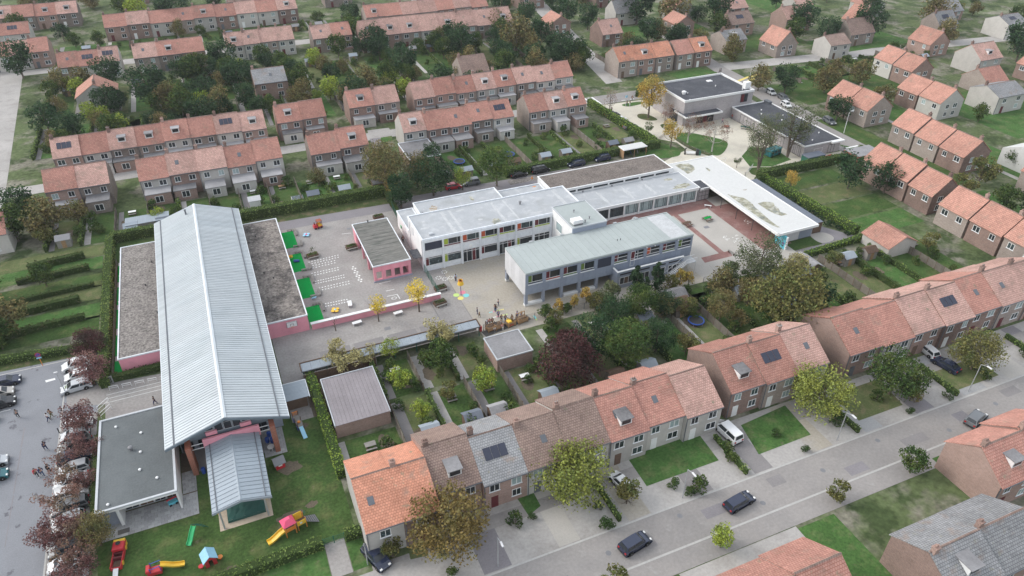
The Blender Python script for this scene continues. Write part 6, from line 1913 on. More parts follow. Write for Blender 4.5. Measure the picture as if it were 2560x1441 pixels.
for k, xy in enumerate(((157.99, 179.78), (159.04, 139.43))):
    t = thing('street_lamp', '%s pale street lamp behind the library' % ('far', 'near')[k], 'street lamp', xy, group='street lamps behind the library')
    MB().tube([(0, 0, 0), (0, 0, 6), (.9, 0, 6.4)], [.1, .07, .05], 6).build('post', 'steel_pale', t, off=B0)
    MB().bbox(.8, 1.5, -.12, .12, 6.36, 6.48, .02).build('lantern', 'steel_pale', t, off=B0)
tag(MB().lathe([(.2, 0), (.28, .02), (.12, .3), (.06, .7), (.03, .75)], *(68.11, 147.31), 10).build('traffic_cone', 'paint_orange'), 'orange traffic cone at the dark van', 'cone')
cg = thing('goal', 'small white wire goal at the white roof corner', 'goal', (116.98, 137.15))
MB().tube([(-.8, 0, 0), (-.8, 0, 1), (.8, 0, 1), (.8, 0, 0)], .05, 6).tube([(-.8, 0, .05), (-.8, .6, .05), (.8, .6, .05), (.8, 0, .05)], .04, 6).tube([(-.8, 0, 1), (-.8, .6, .05)], .03, 5).tube([(.8, 0, 1), (.8, .6, .05)], .03, 5).build('frame', 'steel_pale', cg, off=B0)

# ================================================================ parked cars
CAR = {}


def car_proto(kind):
    """shared meshes of one kind of car; x forward, standing on z = 0"""
    L, W, H, belt, hood, cab = dict(hatch=(4.0, 1.72, 1.48, .92, .86, (-1.95, -1.55, .45, 1.15)), estate=(4.6, 1.8, 1.5, .94, .88, (-2.22, -1.95, .5, 1.25)),
                                    suv=(4.4, 1.84, 1.66, 1.05, .98, (-2.1, -1.8, .5, 1.15)), van=(4.9, 1.92, 1.92, 1.12, 1.02, (-2.4, -2.25, .95, 1.65)),
                                    saloon=(4.5, 1.78, 1.44, .92, .88, (-1.75, -1.05, .35, 1.1)))[kind]
    h = L / 2
    side = [(-h, .32), (-h, .62), (-h + .1, belt - .04), (-h + .35, belt), (cab[3], belt), (h - .55, hood - .06), (h - .12, .66), (h, .5), (h - .02, .3), (h - .3, .2), (-h + .3, .2)]
    body = MB()
    n = len(side)
    ys = [(-W / 2 + .1, .0, .06), (-W / 2, .02, 0), (W / 2, .02, 0), (W / 2 - .1, .0, .06)]
    for y, _, sh in ys:
        for x, z in side:
            zz = z - (sh if z > .6 else -sh * .5)
            if abs(y) < W / 2 - .05: zz = z + (.0 if z < .6 else .03)
            body.v.append((x * (1 if abs(y) < W / 2 - .05 else .985), y, zz))
    for r in range(3):
        for i in range(n):
            j = (i + 1) % n
            body.f.append((r * n + i, r * n + j, (r + 1) * n + j, (r + 1) * n + i))
    body.f.append(tuple(range(n - 1, -1, -1)))
    body.f.append(tuple(range(3 * n, 4 * n)))
    # cabin
    a, b, c, d = cab
    wb, wt = W / 2 - .06, W / 2 - .24
    zb, zt = belt - .03, H
    P = [(a, zb, wb), (d, zb, wb), (c, zt - .03, wt), (b, zt - .04, wt), ((b + c) / 2, zt, wt)]
    k0 = len(body.v)
    for s in (-1, 1):
        for x, z, w in P: body.v.append((x, s * w, z))
    L_, R_ = [k0 + i for i in range(5)], [k0 + 5 + i for i in range(5)]
    body.f += [(L_[0], L_[1], L_[2], L_[4], L_[3]), (R_[3], R_[4], R_[2], R_[1], R_[0]), (L_[1], R_[1], R_[2], L_[2]), (L_[2], R_[2], R_[4], L_[4]), (L_[4], R_[4], R_[3], L_[3]), (L_[3], R_[3], R_[0], L_[0])]
    def lerp3(p, q, t): return tuple(p[i] + (q[i] - p[i]) * t for i in range(3))
    def panel(c4, out, m0=.07, m1=.07):
        """window pane inset in the four-cornered face c4, pushed outwards"""
        A, B, C, D = c4
        A2, B2 = lerp3(A, B, m0), lerp3(A, B, 1 - m0)
        D2, C2 = lerp3(D, C, m0), lerp3(D, C, 1 - m0)
        q = [lerp3(A2, D2, m1), lerp3(B2, C2, m1), lerp3(B2, C2, 1 - m1), lerp3(A2, D2, 1 - m1)]
        return MB().quad(*[tuple(p[i] + out[i] * .012 for i in range(3)) for p in q])
    def v(i, s): x, z, w = P[i]; return (x, s * w, z)
    g = {'windscreen': panel([v(1, -1), v(1, 1), v(2, 1), v(2, -1)], (1, 0, .6)),
         'rear_window': panel([v(0, 1), v(0, -1), v(3, -1), v(3, 1)], (-1, 0, .4), .09, .12)}
    sides = []
    for s in (-1, 1):
        A, B, C, D = v(0, s), v(1, s), v(2, s), v(3, s)
        t0, t1, t2 = .05, .5, .93
        for u0, u1 in ((t0, t1 - .02), (t1 + .02, t2)):
            q = [lerp3(lerp3(A, B, u0), lerp3(D, C, u0), .1), lerp3(lerp3(A, B, u1), lerp3(D, C, u1), .1), lerp3(lerp3(A, B, u1), lerp3(D, C, u1), .86), lerp3(lerp3(A, B, u0), lerp3(D, C, u0), .86)]
            q = [(p[0], p[1] + s * .012, p[2] + .004) for p in q]
            sides.append(MB().quad(*(q if s < 0 else q[::-1])))
    tyre = MB().lathe([(.2, -.1), (.3, -.1), (.32, -.06), (.32, .06), (.3, .1), (.2, .1)], 0, 0, 14)
    tyre.v = [(x, z, y) for x, y, z in tyre.v]
    rim = MB().lathe([(.03, -.105), (.19, -.09), (.2, -.02), (.2, .02), (.19, .09), (.03, .105)], 0, 0, 10)
    rim.v = [(x, z, y) for x, y, z in rim.v]
    arch = MB()
    for s in (-1, 1):
        for x in (-L * .29, L * .31):
            q = MB().lathe([(.02, 0), (.37, 0), (.37, .012), (.02, .012)], 0, 0, 12)
            q.v = [(p[0] + x, s * (W / 2 - .004) + (p[2] if s > 0 else -p[2]), p[1] + .33) for p in q.v]
            arch.add(q.v, q.f)
    hl = MB().bbox(h - .28, h - .04, -.17, .17, .6, .74, .03)
    tl = MB().bbox(-h - .012, -h + .12, -.14, .14, .66, .86, .02)
    bump = MB().box(-h - .03, -h + .05, -W / 2 + .12, W / 2 - .12, .3, .46).box(h - .06, h + .02, -W / 2 + .2, W / 2 - .2, .26, .4)
    CAR[kind] = dict(L=L, W=W, body=body.mesh('body', 'car_black'), glass={k: q.mesh(k, 'glass') for k, q in g.items()}, sides=[q.mesh('side_window', 'glass') for q in sides],
                     tyre=tyre.mesh('wheel', 'tyre'), rim=rim.mesh('rim', 'rim'), arch=arch.mesh('wheel_arch', 'plastic_black'), hl=hl.mesh('headlight', 'lamp_glass'), tl=tl.mesh('taillight', 'tail_red'), bump=bump.mesh('bumper', 'plastic_black'))


for k in ('hatch', 'estate', 'suv', 'van', 'saloon'): car_proto(k)


def car(kind, colour, xy, rz, label, group):
    p = CAR[kind]
    t = thing('parked_car' if kind != 'van' else 'parked_van', label, 'car' if kind != 'van' else 'van', xy, rz, group)
    local('body', p['body'], t, m='car_' + colour)
    for k, me in p['glass'].items(): local(k, me, t)
    for me in p['sides']: local('side_window', me, t)
    local('wheel_arch', p['arch'], t)
    local('bumper', p['bump'], t)
    for sx in (-.29, .31):
        for sy in (-1, 1):
            w = local('wheel', p['tyre'], t, (p['L'] * sx, sy * (p['W'] / 2 - .09), .32))
            local('rim', p['rim'], w)
    for sy in (-1, 1):
        local('headlight', p['hl'], t, (0, sy * (p['W'] / 2 - .3), 0))
        local('taillight', p['tl'], t, (0, sy * (p['W'] / 2 - .26), 0))
    return t


G1_, G2_, G3_, G4_, G5_ = 'cars at the far side of the car park', 'cars under the maples', 'cars behind the school halls', 'cars in the library parking places', 'cars along the street behind the library'
car('estate', 'navy', (-40.41, 112.64), R(4), 'dark blue estate topmost of the left car row', G1_)
car('hatch', 'beige', (-40.77, 109.96), R(4), 'beige hatchback between two dark cars of the left row', G1_)
car('suv', 'black', (-40.46, 107.29), R(5), 'black car with red rear lights at the lower end of left row', G1_)
car('hatch', 'silver', (-39.80, 94.03), R(4), 'silver hatchback cut by the picture edge, beside the low hedge', G1_)
car('hatch', 'teal', (-39.44, 91.13), R(4), 'dark teal hatchback at the picture edge below the silver one', G1_)
car('estate', 'silver', (-29.76, 107.05), R(186), 'silver estate parked by the short low hedge', G1_)
car('hatch', 'white', (-29.72, 109.93), R(186), 'white hatchback half under the maple next to silver estate', G1_)
car('suv', 'white', (-30.11, 112.89), R(186), 'farther white car under the maple near the hedge', G1_)
cs = [('hatch', 'white', 'white hatchback topmost of the row under the maples'), ('hatch', 'silver', 'silver hatchback second from the top under the maples'), ('suv', 'black', 'black car among foliage of upper maples'),
      ('estate', 'navy', 'dark blue car beneath the maple at the annex parapet'), ('hatch', 'silver', 'silver hatchback beside the three walkers'), ('saloon', 'silver', 'silver saloon in the middle of the maple row'),
      ('suv', 'white', 'bright white car in the middle of the maple row'), ('estate', 'grey', 'grey estate below the bright white car'), ('hatch', 'silver', 'silver hatchback hidden by the deep purple maple'),
      ('estate', 'white', 'long white estate near the open-branched maple'), ('hatch', 'grey', 'grey hatchback below the long white estate'), ('hatch', 'white', 'white hatchback nearest the bottom picture edge')]
for k, (kd, c, l) in enumerate(cs):
    car(kd, c, (-29.2 + rnd.uniform(-.25, .25), 97.9 - 2.36 * k), R(2 + rnd.uniform(-2, 2)) + (PI if k % 3 else 0), l, G2_)
car('hatch', 'red', (48.64, 149.88), R(-3), 'bright red hatchback beside the lime-green young tree', G3_)
car('suv', 'grey', (53.23, 150.19), R(178), 'grey car hidden behind the lime-green tree', G3_)
car('saloon', 'black', (65.59, 149.84), R(2), 'black saloon beside the dense round tree', G3_)
car('van', 'black', (71.50, 149.97), R(2), 'black van behind the brown gravel roof', G3_)
car('estate', 'navy', (81.41, 149.72), R(182), 'dark blue estate midway along the hedge', G3_)
car('suv', 'navy', (88.97, 150.08), R(182), 'dark blue small suv next to the timber bike shelter', G3_)
car('estate', 'navy', (106.12, 174.99), R(-2), 'dark blue car farthest of the three beside bright hedge', G4_)
car('hatch', 'white', (106.52, 170.85), R(-4), 'white car between two darker ones at the bright hedge', G4_)
car('saloon', 'grey', (106.43, 165.16), R(-4), 'grey car nearest the parking barrier rail', G4_)
car('hatch', 'silver', (160.81, 172.26), R(-100), 'silver car at the street bend behind the library', G5_)
car('estate', 'grey', (161.08, 166.84), R(-100), 'dark grey car behind the silver one on the street', G5_)
car('hatch', 'white', (158.02, 161.95), R(-100), 'white car standing right behind the library wing', G5_)
car('estate', 'grey', (160.68, 146.88), R(-100), 'grey car opposite the far end of library wing', G5_)
TG = 'cars along the southern street'
for k, (px, py, kd, c, l) in enumerate(((*(59.75, 58.41), 'van', 'white', 'white van on the drive between the tiled houses'), (*(40.40, 56.28), 'hatch', 'white', 'white hatchback on a drive beside the round yellow-green tree'),
                                        (*(102.71, 60.70), 'hatch', 'white', 'white car on the drive beside the olive round tree'), (*(102.48, 56.86), 'saloon', 'navy', 'dark car near the olive round tree'),
                                        (*(6.37, 57.91), 'suv', 'navy', 'dark car at the end of paved entry path'), (*(37.06, 47.00), 'suv', 'navy', 'dark car on the street beneath the tiled row'),
                                        (*(53.34, 47.19), 'estate', 'navy', 'dark estate farther right on the street'), (*(96.18, 45.97), 'suv', 'grey', 'dark grey car near the garden corner by the street'))):
    car(kd, c, (px, py), R((95, 100, 85, 100, -70, 10, 8, 15)[k]), l, TG)

# ================================================================ people
def skinned(edges, pts, rad, sub=1):
    me = bpy.data.meshes.new('body')
    me.from_pydata(pts, edges, [])
    o = bpy.data.objects.new('tmp_body', me)
    COL.objects.link(o)
    m = o.modifiers.new('skin', 'SKIN')
    for i, r in enumerate(rad):
        d = me.skin_vertices[0].data[i]
        d.radius = r if hasattr(r, '__len__') else (r, r)
        d.use_root = i == 0
    s = o.modifiers.new('sub', 'SUBSURF')
    s.levels = s.render_levels = sub
    dg = bpy.context.evaluated_depsgraph_get()
    out = bpy.data.meshes.new_from_object(o.evaluated_get(dg))
    bpy.data.objects.remove(o)
    bpy.data.meshes.remove(me)
    for p in out.polygons: p.use_smooth = True
    return out


def pose(stride=0.0, arm=.12, reach=0.0):
    """joints of a standing or walking figure 1.72 m tall, facing +x"""
    P = {'hip': (0, 0, .93), 'waist': (.01, 0, 1.1), 'chest': (0, 0, 1.32), 'neck': (.0, 0, 1.48), 'head': (.03, 0, 1.56), 'top': (.02, 0, 1.68)}
    for s, n in ((1, 'l'), (-1, 'r')):
        f = stride * s
        P[n + 'hip'] = (0, .09 * s, .88)
        P[n + 'knee'] = (.18 * f + .03, .1 * s, .5)
        P[n + 'ank'] = (.3 * f - .04, .1 * s, .08 + max(0, -f) * .1)
        P[n + 'toe'] = (.3 * f + .12, .12 * s, .035 + max(0, -f) * .04)
        P[n + 'sh'] = (0, .18 * s, 1.42)
        r = reach if n == 'l' else reach * .3
        P[n + 'elb'] = (-.14 * f + r * .22 - .02, (.2 + arm) * s, 1.15 + r * .12)
        P[n + 'wri'] = (-.18 * f + r * .5 + .06, (.2 + arm * 1.2) * s, .92 + r * .35)
        P[n + 'hand'] = (-.18 * f + r * .58 + .1, (.2 + arm * 1.15) * s, .84 + r * .38)
    return P


RAD = dict(hip=(.13, .11), waist=(.125, .1), chest=(.15, .11), neck=.055, head=.098, top=.085, hip_=.085, knee=.06, ank=.042, toe=.04, sh=.062, elb=.045, wri=.032, hand=.036)
BONES = [('hip', 'waist'), ('waist', 'chest'), ('chest', 'neck'), ('neck', 'head'), ('head', 'top')] + [b for n in 'lr' for b in (('hip', n + 'hip'), (n + 'hip', n + 'knee'), (n + 'knee', n + 'ank'), (n + 'ank', n + 'toe'), ('chest', n + 'sh'), (n + 'sh', n + 'elb'), (n + 'elb', n + 'wri'), (n + 'wri', n + 'hand'))]


def sub_skin(P, bones, grow_):
    names = []
    for a, b in bones:
        for x in (a, b):
            if x not in names: names.append(x)
    pts = [P[n] for n in names]
    rad = []
    for n in names:
        k = n if n in RAD else n[1:]
        r = RAD['hip_'] if k == 'hip' and n != 'hip' else RAD[k]
        rad.append(tuple(q + grow_ for q in r) if hasattr(r, '__len__') else r + grow_)
    return skinned([(names.index(a), names.index(b)) for a, b in bones], pts, rad)


POSES = {}
for nm, P in (('stand', pose(0, .06)), ('walk', pose(.9, .08)), ('step', pose(.45, .1, .3)), ('reach', pose(.15, .1, 1.0))):
    b = [x for x in BONES]
    top = [('waist', 'chest')] + [(n + 'sh', n + 'elb') for n in 'lr'] + [('chest', n + 'sh') for n in 'lr'] + [(n + 'elb', n + 'wri') for n in 'lr']
    leg = [('hip', n + 'hip') for n in 'lr'] + [(n + 'hip', n + 'knee') for n in 'lr'] + [(n + 'knee', n + 'ank') for n in 'lr']
    hair = MB().lathe([(.03, 1.5), (.1, 1.54), (.115, 1.62), (.1, 1.7), (.05, 1.745), (.005, 1.755)], -.01, 0, 10)
    hair.f = [f for f in hair.f if not (sum(hair.v[i][0] for i in f) / len(f) > .055 and sum(hair.v[i][2] for i in f) / len(f) < 1.665)]
    shoe = [MB().bbox(P[n + 'ank'][0] - .07, P[n + 'toe'][0] + .06, P[n + 'ank'][1] - .05, P[n + 'ank'][1] + .06, P[n + 'ank'][2] - .085, P[n + 'ank'][2] + .01, .03).mesh('shoe', 'shoe') for n in 'lr']
    POSES[nm] = dict(body=sub_skin(P, b, 0), shirt=sub_skin(P, top, .022), trousers=sub_skin(P, leg, .018), hair=hair.mesh('hair', 'hair', smooth=True), shoes=shoe)
    for k, m in (('body', 'skin'), ('shirt', 'cloth_blue'), ('trousers', 'cloth_jeans')):
        POSES[nm][k].materials.clear()
        POSES[nm][k].materials.append(MATS[m])
        POSES[nm][k].name = k


def person(xy, pose_, rz, shirt, trousers, label, s=1.0, group=None, hair='hair', z=0):
    p = POSES[pose_]
    t = thing('person', label, 'person', (xy[0], xy[1], z), rz, group)
    t.scale = (s, s, s)
    local('body', p['body'], t)
    local('shirt', p['shirt'], t, m='cloth_' + shirt)
    local('trousers', p['trousers'], t, m='cloth_' + trousers)
    local('hair', p['hair'], t, m=hair)
    for q in p['shoes']: local('shoe', q, t)
    return t


WK, PU, LP = 'people walking in the car park', 'children and staff on the playground', 'people around the library'
person((-37.66, 103.45), 'walk', R(120), 'grey', 'black', 'person in grey walking alone by the left car row', group=WK)
person((-33.27, 100.74), 'walk', R(30), 'white', 'navy', 'person in white beside the one in brown', group=WK)
person((-32.94, 101.43), 'walk', R(40), 'brown', 'olive', 'person in brown coat near the black bollards', 1.05, WK)
person((-33.15, 94.38), 'walk', R(130), 'navy', 'navy', 'person in dark clothes walking alone towards the maples', 1.05, WK)
person((-33.85, 89.28), 'walk', R(-60), 'red', 'black', 'person with red sleeves at the end of the walking trio', group=WK)
person((-33.14, 89.13), 'walk', R(-60), 'navy', 'jeans', 'person in dark blue in the middle of the trio', 1.05, WK)
person((-32.32, 89.48), 'step', R(-40), 'black', 'black', 'person in black closest to the maples in the trio', group=WK)
person((-18.37, 98.41), 'walk', R(180), 'black', 'navy', 'person in dark clothes beside the tall hall roof', group=WK)
person((36.08, 112.43), 'stand', R(60), 'sky', 'navy', 'person in light blue standing before the white block', 1.0, PU)
person((40.64, 101.77), 'step', R(20), 'white', 'navy', 'child in white shirt with outstretched arm', .9, PU)
person((39.45, 100.47), 'stand', R(10), 'black', 'jeans', 'child in dark jacket next to one in jeans', .92, PU)
person((39.64, 100.39), 'walk', R(200), 'grey', 'jeans', 'child in grey and jeans turning away', .88, PU)
person((36.13, 100.79), 'stand', R(-20), 'navy', 'navy', 'child in dark blue before the bike shed end', .9, PU)
person((36.15, 99.79), 'walk', R(-60), 'brown', 'olive', 'small child in brown just below the dark blue one', .72, PU, 'hair_fair')
person((39.27, 98.35), 'stand', R(-90), 'blue', 'navy', 'child in bright blue on the coloured stripes', .92, PU)
person((39.42, 97.20), 'step', R(-100), 'black', 'black', 'child in black walking to the play train', .85, PU)
person((40.02, 96.84), 'stand', R(-90), 'black', 'jeans', 'child in black behind the yellow one', .9, PU)
person((40.16, 96.03), 'reach', R(-80), 'yellow', 'jeans', 'child in yellow jacket at the play engine', .8, PU)
person((41.01, 96.20), 'stand', R(-80), 'olive', 'olive', 'person in olive green at the play engine', 1.0, PU)
person((42.32, 96.82), 'stand', R(180), 'blue', 'navy', 'person in blue sweater near the timber kitchen', 1.0, PU)
person((43.11, 96.81), 'stand', R(-90), 'white', 'blue', 'child with white top by the timber kitchen', .85, PU, 'hair_fair')
person((37.05, 96.94), 'stand', R(-100), 'red', 'black', 'child in a red jacket behind the first play wagon', .88, PU)
person((37.54, 96.94), 'stand', R(-80), 'black', 'black', 'tall child in black beside the red jacket', .92, PU)
person((36.60, 97.02), 'stand', R(-60), 'sky', 'jeans', 'child in pale blue left of the red jacket', .78, PU)
person((36.15, 96.58), 'step', R(-50), 'black', 'navy', 'child in black at the near end of play train', .8, PU)
person((37.56, 95.98), 'reach', R(-90), 'black', 'black', 'child in black leaning over the first play wagon', .8, PU)
person((38.82, 95.76), 'stand', R(-90), 'white', 'grey', 'child in white behind the second play wagon', .8, PU, 'hair_fair')
person((39.29, 95.34), 'reach', R(-110), 'grey', 'black', 'child in grey leaning over the second wagon', .78, PU)
person((38.63, 94.68), 'reach', R(90), 'pink', 'white', 'child in pale pink in front of the play train', .76, PU, 'hair_fair')
person((37.08, 94.62), 'stand', R(90), 'white', 'grey', 'small child in white before the first play wagon', .7, PU, 'hair_fair')
person((30.70, 130.35), 'walk', R(-90), 'black', 'black', 'person in black in the passage beside the pavilion', 1.0, PU)
person((117.92, 183.74), 'walk', R(200), 'black', 'black', 'person in black on the pavement by the street', 1.0, LP)
person((114.26, 180.64), 'stand', R(0), 'black', 'navy', 'person in dark clothes at the blue sign', 1.0, LP)
person((115.13, 180.41), 'stand', R(180), 'olive', 'white', 'person in green and white on the small lawn', 1.0, LP)
person((107.55, 178.06), 'stand', R(-90), 'grey', 'black', 'person at the far dark blue car', 1.0, LP)
person((132.16, 158.13), 'walk', R(-60), 'pink', 'jeans', 'person in pinkish top on the library terrace', 1.0, LP)
person((136.77, 159.87), 'stand', R(180), 'red', 'grey', 'person in red by the library corner door', .9, LP)
person((157.77, 194.50), 'walk', R(120), 'black', 'black', 'person in black on the street corner behind the hall', 1.0, LP)
person((158.15, 194.34), 'walk', R(120), 'navy', 'black', 'person in dark blue on the street corner behind the hall', 1.0, LP)

# ================================================================ the town around
def in_view(x, y):
    """does the photograph show this place at all"""
    a, p = R(23.04), R(34.75)
    d = (x * math.cos(a) - y * math.sin(a), x * math.sin(a) + y * math.cos(a), -76)
    f = d[1] * math.cos(p) - d[2] * math.sin(p)
    u = d[2] * math.cos(p) + d[1] * math.sin(p)
    return abs(d[0] / f) < .73 and abs(u / f) < .42


WINM = MB().box(-.55, -.48, -.03, .05, 0, 1.3).box(.48, .55, -.03, .05, 0, 1.3).box(-.48, .48, -.03, .05, 0, .07).box(-.48, .48, -.03, .05, 1.23, 1.3).box(-.03, .03, -.03, .05, .07, 1.23).mesh('window', 'trim_white')
PANM = MB().box(-.5, .5, 0, .03, .03, 1.27).mesh('pane', 'glass')
SILM = MB().box(-.62, .62, -.08, .04, -.07, 0).mesh('sill', 'concrete_white')
DORM = MB().box(-.5, .5, -.03, .05, 0, 2.1).mesh('door', 'timber_dark')
CHIM = MB().box(-.35, .35, -.3, .3, 0, 1.3).box(-.4, .4, -.35, .35, 1.3, 1.42).lathe([(.1, 1.42), (.12, 1.75), (.08, 1.75)], -.15, 0, 6).lathe([(.1, 1.42), (.12, 1.75), (.08, 1.75)], .16, 0, 6)
CHIM = CHIM.mesh('chimney', 'brick_house')
wr = random.Random(77)
SOLAR = MB().box(-.5, .5, -.85, .85, 0, .05).mesh('solar_panel', 'blind_navy')
SKYL = MB().box(-.4, .4, -.55, .55, 0, .07).mesh('roof_window', 'gutter_dark')


def win(parent, x, y, z, rz, sx=1.25, pane=None):
    pane = pane or wr.choice(['glass', 'glass', 'glass_curtain', 'glass_toys'])
    sx *= wr.uniform(.85, 1.25)
    w = piece('window', WINM, parent, (x, y, z), rz, scale=(sx, 1, 1))
    local('pane', PANM, w, m=pane)
    local('sill', SILM, w)


FOOT = [(110, 165, 183, 192), (-62, 118, 280, 288), (100, 110, 181, 197)]


def house(x0, x1, yf, yb, ze, zr, wallm, roofm, label, group, axis='x', chim=True, ext=0, windows=True, cat='house', name='terraced_house', hip=False, rg=rnd, nwin=2):
    """house with a saddle roof; ridge along the axis; the front looks towards -y (or -x)"""
    FOOT.append((x0, x1, yf - ext, yb))
    cx, cy = (x0 + x1) / 2, (yf + yb) / 2
    t = thing(name, label, cat, (cx, cy, 0), group=group)
    o, th = .32, .14
    if axis == 'x':
        MB().prism_x([(yf, 0), (yb, 0), (yb, ze), (cy, zr - .12), (yf, ze)], x0 + .015, x1 - .015).build('wall', wallm, t)
        sl = (zr - ze) / (cy - yf)
        rx0, rx1 = x0 + .005, x1 - .005
        m = MB()
        m.prism_x([(yf - o, ze - sl * o), (cy, zr), (cy, zr + th), (yf - o, ze - sl * o + th)], rx0, rx1)
        m.prism_x([(yb + o, ze - sl * o), (yb + o, ze - sl * o + th), (cy, zr + th), (cy, zr)], rx0, rx1)
        r = m.build('roof', roofm, t)
        MB().prism_x([(cy - .14, zr + th - .03), (cy + .14, zr + th - .03), (cy, zr + th + .1)], rx0, rx1).build('ridge_tiles', 'tile_brown_x', r)
        MB().box(x0 + .02, x1 - .02, yf - o - .1, yf - o, ze - sl * o - .02, ze - sl * o + .1).build('gutter', 'gutter_dark', r)
        MB().box(x0 + .12, x0 + .22, yf - .12, yf - .02, 0, ze - .2).build('downpipe', 'gutter_dark', t)
        if chim: piece('chimney', CHIM, r, (x0 + .6, cy + rg.uniform(-.5, .8), zr - .5))
        if rg.random() < .4: 
            q = piece('roof_window', SKYL, r, (cx + rg.uniform(-1, 1), (yf + cy) / 2, (ze + zr) / 2 + .12))
            q.rotation_euler = (math.atan(sl), 0, 0)
        q_ = rg.random()
        if q_ < .07:
            for i in range(3):
                o_ = piece('solar_panel', SOLAR, r, (cx - 1.3 + 1.08 * i, (yf * .45 + cy * .55), ze * .45 + zr * .55 + .17))
                o_.rotation_euler = (math.atan(sl), 0, 0)
        elif q_ < .3:
            dz_ = ze + sl * 1.5
            dm = MB().prism_x([(yf + 1.2, dz_ - .3), (cy - .6, dz_ + 1.1), (yf + 1.2, dz_ + 1.1)], cx - .9, cx + .9).build('dormer', 'wall_white', r)
            MB().box(cx - 1.05, cx + 1.05, yf + .95, cy - .3, dz_ + 1.1, dz_ + 1.22).build('dormer_roof', 'flat_roof_town', dm)
            MB().box(cx - .7, cx + .7, yf + 1.15, yf + 1.19, dz_ + .15, dz_ + .95).build('dormer_window', 'glass', dm)
        if windows:
            n = nwin if x1 - x0 > 5 else 1
            for k in range(n):
                u = x0 + (x1 - x0) * (k + .5) / n
                win(t, u, yf - .02, ze * .62, 0)
                if k == 0 and not ext: piece('door', DORM, t, (u, yf - .02, 0), 0, m=rg.choice(['timber_dark', 'trim_white', 'gutter_dark', 'panel_maroon']))
                elif not ext: win(t, u, yf - .02, ze * .18, 0, 1.3)
        if ext:
            e0, e1 = x0 + rg.uniform(.1, 1.2), x1 - rg.uniform(.1, 1.4)
            h = rg.uniform(2.6, 3.1)
            e = MB().box(e0, e1, yf - ext, yf - .02, 0, h - .15).build('extension', rg.choice([wallm, 'render_house', 'brick_house']), t)
            MB().box(e0 - .12, e1 + .12, yf - ext - .15, yf - .03, h - .15, h).build('flat_roof', 'flat_roof_town', e)
            piece('window', WINM, e, ((e0 + e1) / 2, yf - ext - .02, .7), 0, scale=(1.6, 1, 1.2))
            piece('pane', PANM, e, ((e0 + e1) / 2, yf - ext - .02, .7), 0, scale=(1.6, 1, 1.2))
    else:
        MB().prism_y([(x0, 0), (x1, 0), (x1, ze), (cx, zr - .12), (x0, ze)], yf + .015, yb - .015).build('wall', wallm, t)
        sl = (zr - ze) / (cx - x0)
        m = MB()
        m.prism_y([(x0 - o, ze - sl * o), (cx, zr), (cx, zr + th), (x0 - o, ze - sl * o + th)], yf - .1, yb + .1)
        m.prism_y([(x1 + o, ze - sl * o), (x1 + o, ze - sl * o + th), (cx, zr + th), (cx, zr)], yf - .1, yb + .1)
        r = m.build('roof', roofm, t)
        MB().prism_y([(cx - .14, zr + th - .03), (cx + .14, zr + th - .03), (cx, zr + th + .1)], yf - .1, yb + .1).build('ridge_tiles', 'tile_brown_x', r)
        if chim: piece('chimney', CHIM, r, (cx + .4, yf + .9, zr - .5))
        if windows:
            for k in range(2):
                win(t, x0 - .02, yf + (yb - yf) * (k + .5) / 2, ze * .6, -PI / 2)
                win(t, cx + (k - .5) * 3, yf - .0, ze * .6, 0)
                win(t, cx + (k - .5) * 3, yf - .0, ze * .16, 0, 1.2)
    return t


def row(x0, x1, yf, yb, rowname, group, ze=5.3, zr=8.6, w=6.5, ext=0, roofs=('tile_x',), walls=('brick_house', 'brick_brown', 'render_house'), start=0, seed=1, jit=.25, swap=None):
    rg = random.Random(seed)
    n = max(1, round((x1 - x0) / w))
    for k in range(n):
        a, b = x0 + (x1 - x0) * k / n, x0 + (x1 - x0) * (k + 1) / n
        dz = rg.uniform(-jit, jit)
        dy = rg.uniform(-.35, .35)
        rm = (swap or {}).get(k, rg.choice(roofs))
        wall_ = rg.choice(walls)
        what = {'tile_x': 'terracotta', 'tile_pink_x': 'faded pink', 'tile_brown_x': 'brown', 'tile_orange_x': 'orange', 'tile_grey_x': 'slate grey'}[rm]
        lab = '%s-roofed house, %s from the left in %s' % (what.replace('faded ', 'faded-').replace('slate grey', 'slate'), ORD[k + start], rowname)
        house(a, b, yf + dy, yb + dy, ze + dz, zr + dz, wall_, rm, lab, group, ext=ext * rg.uniform(.7, 1.3) if ext else 0, rg=rg, chim=rg.random() < .75)


TX = ('tile_x', 'tile_x', 'tile_pink_x')
A_ = 'terraced houses behind the school gardens'
row(-38, -25, 172.5, 181, 'the short terrace behind the hall roof', A_, ext=3.2, roofs=TX, seed=2)
row(-19, 13, 171.5, 180, 'the long terrace just behind the school hedge', A_, ext=3.5, roofs=TX, seed=3)
row(19.5, 34, 171, 179.5, 'the terrace left of the asphalt garden path', A_, ext=3.2, roofs=TX, seed=4)
row(44, 75, 174.5, 183, 'the terrace behind the garden sheds', A_, ext=3.6, roofs=TX, seed=5)
row(79.5, 97, 174.5, 183, 'the terrace nearest the library parking', A_, ext=3.4, roofs=TX, seed=6)
B_ = 'terraced houses across the first street'
row(-38, 12, 192.5, 201, 'the long second terrace', B_, roofs=TX, seed=7, ext=2.5)
row(15, 28, 194, 202, 'the short gap terrace of the second street', B_, roofs=TX, seed=8, ext=2.5)
row(35, 49.5, 197.5, 206, 'the middle terrace of the second street', B_, roofs=TX, seed=9, ext=2.5)
row(53.5, 104.5, 197, 205.5, 'the right long terrace of the second street', B_, roofs=TX, seed=10, ext=2.5)
C_ = 'terraced houses of the far street'
row(-42, -24, 267, 276, 'the far terrace above the dark trees', C_, roofs=TX, seed=11)
row(-20, 2, 268, 277, 'the second far terrace above the dark trees', C_, roofs=TX, seed=12)
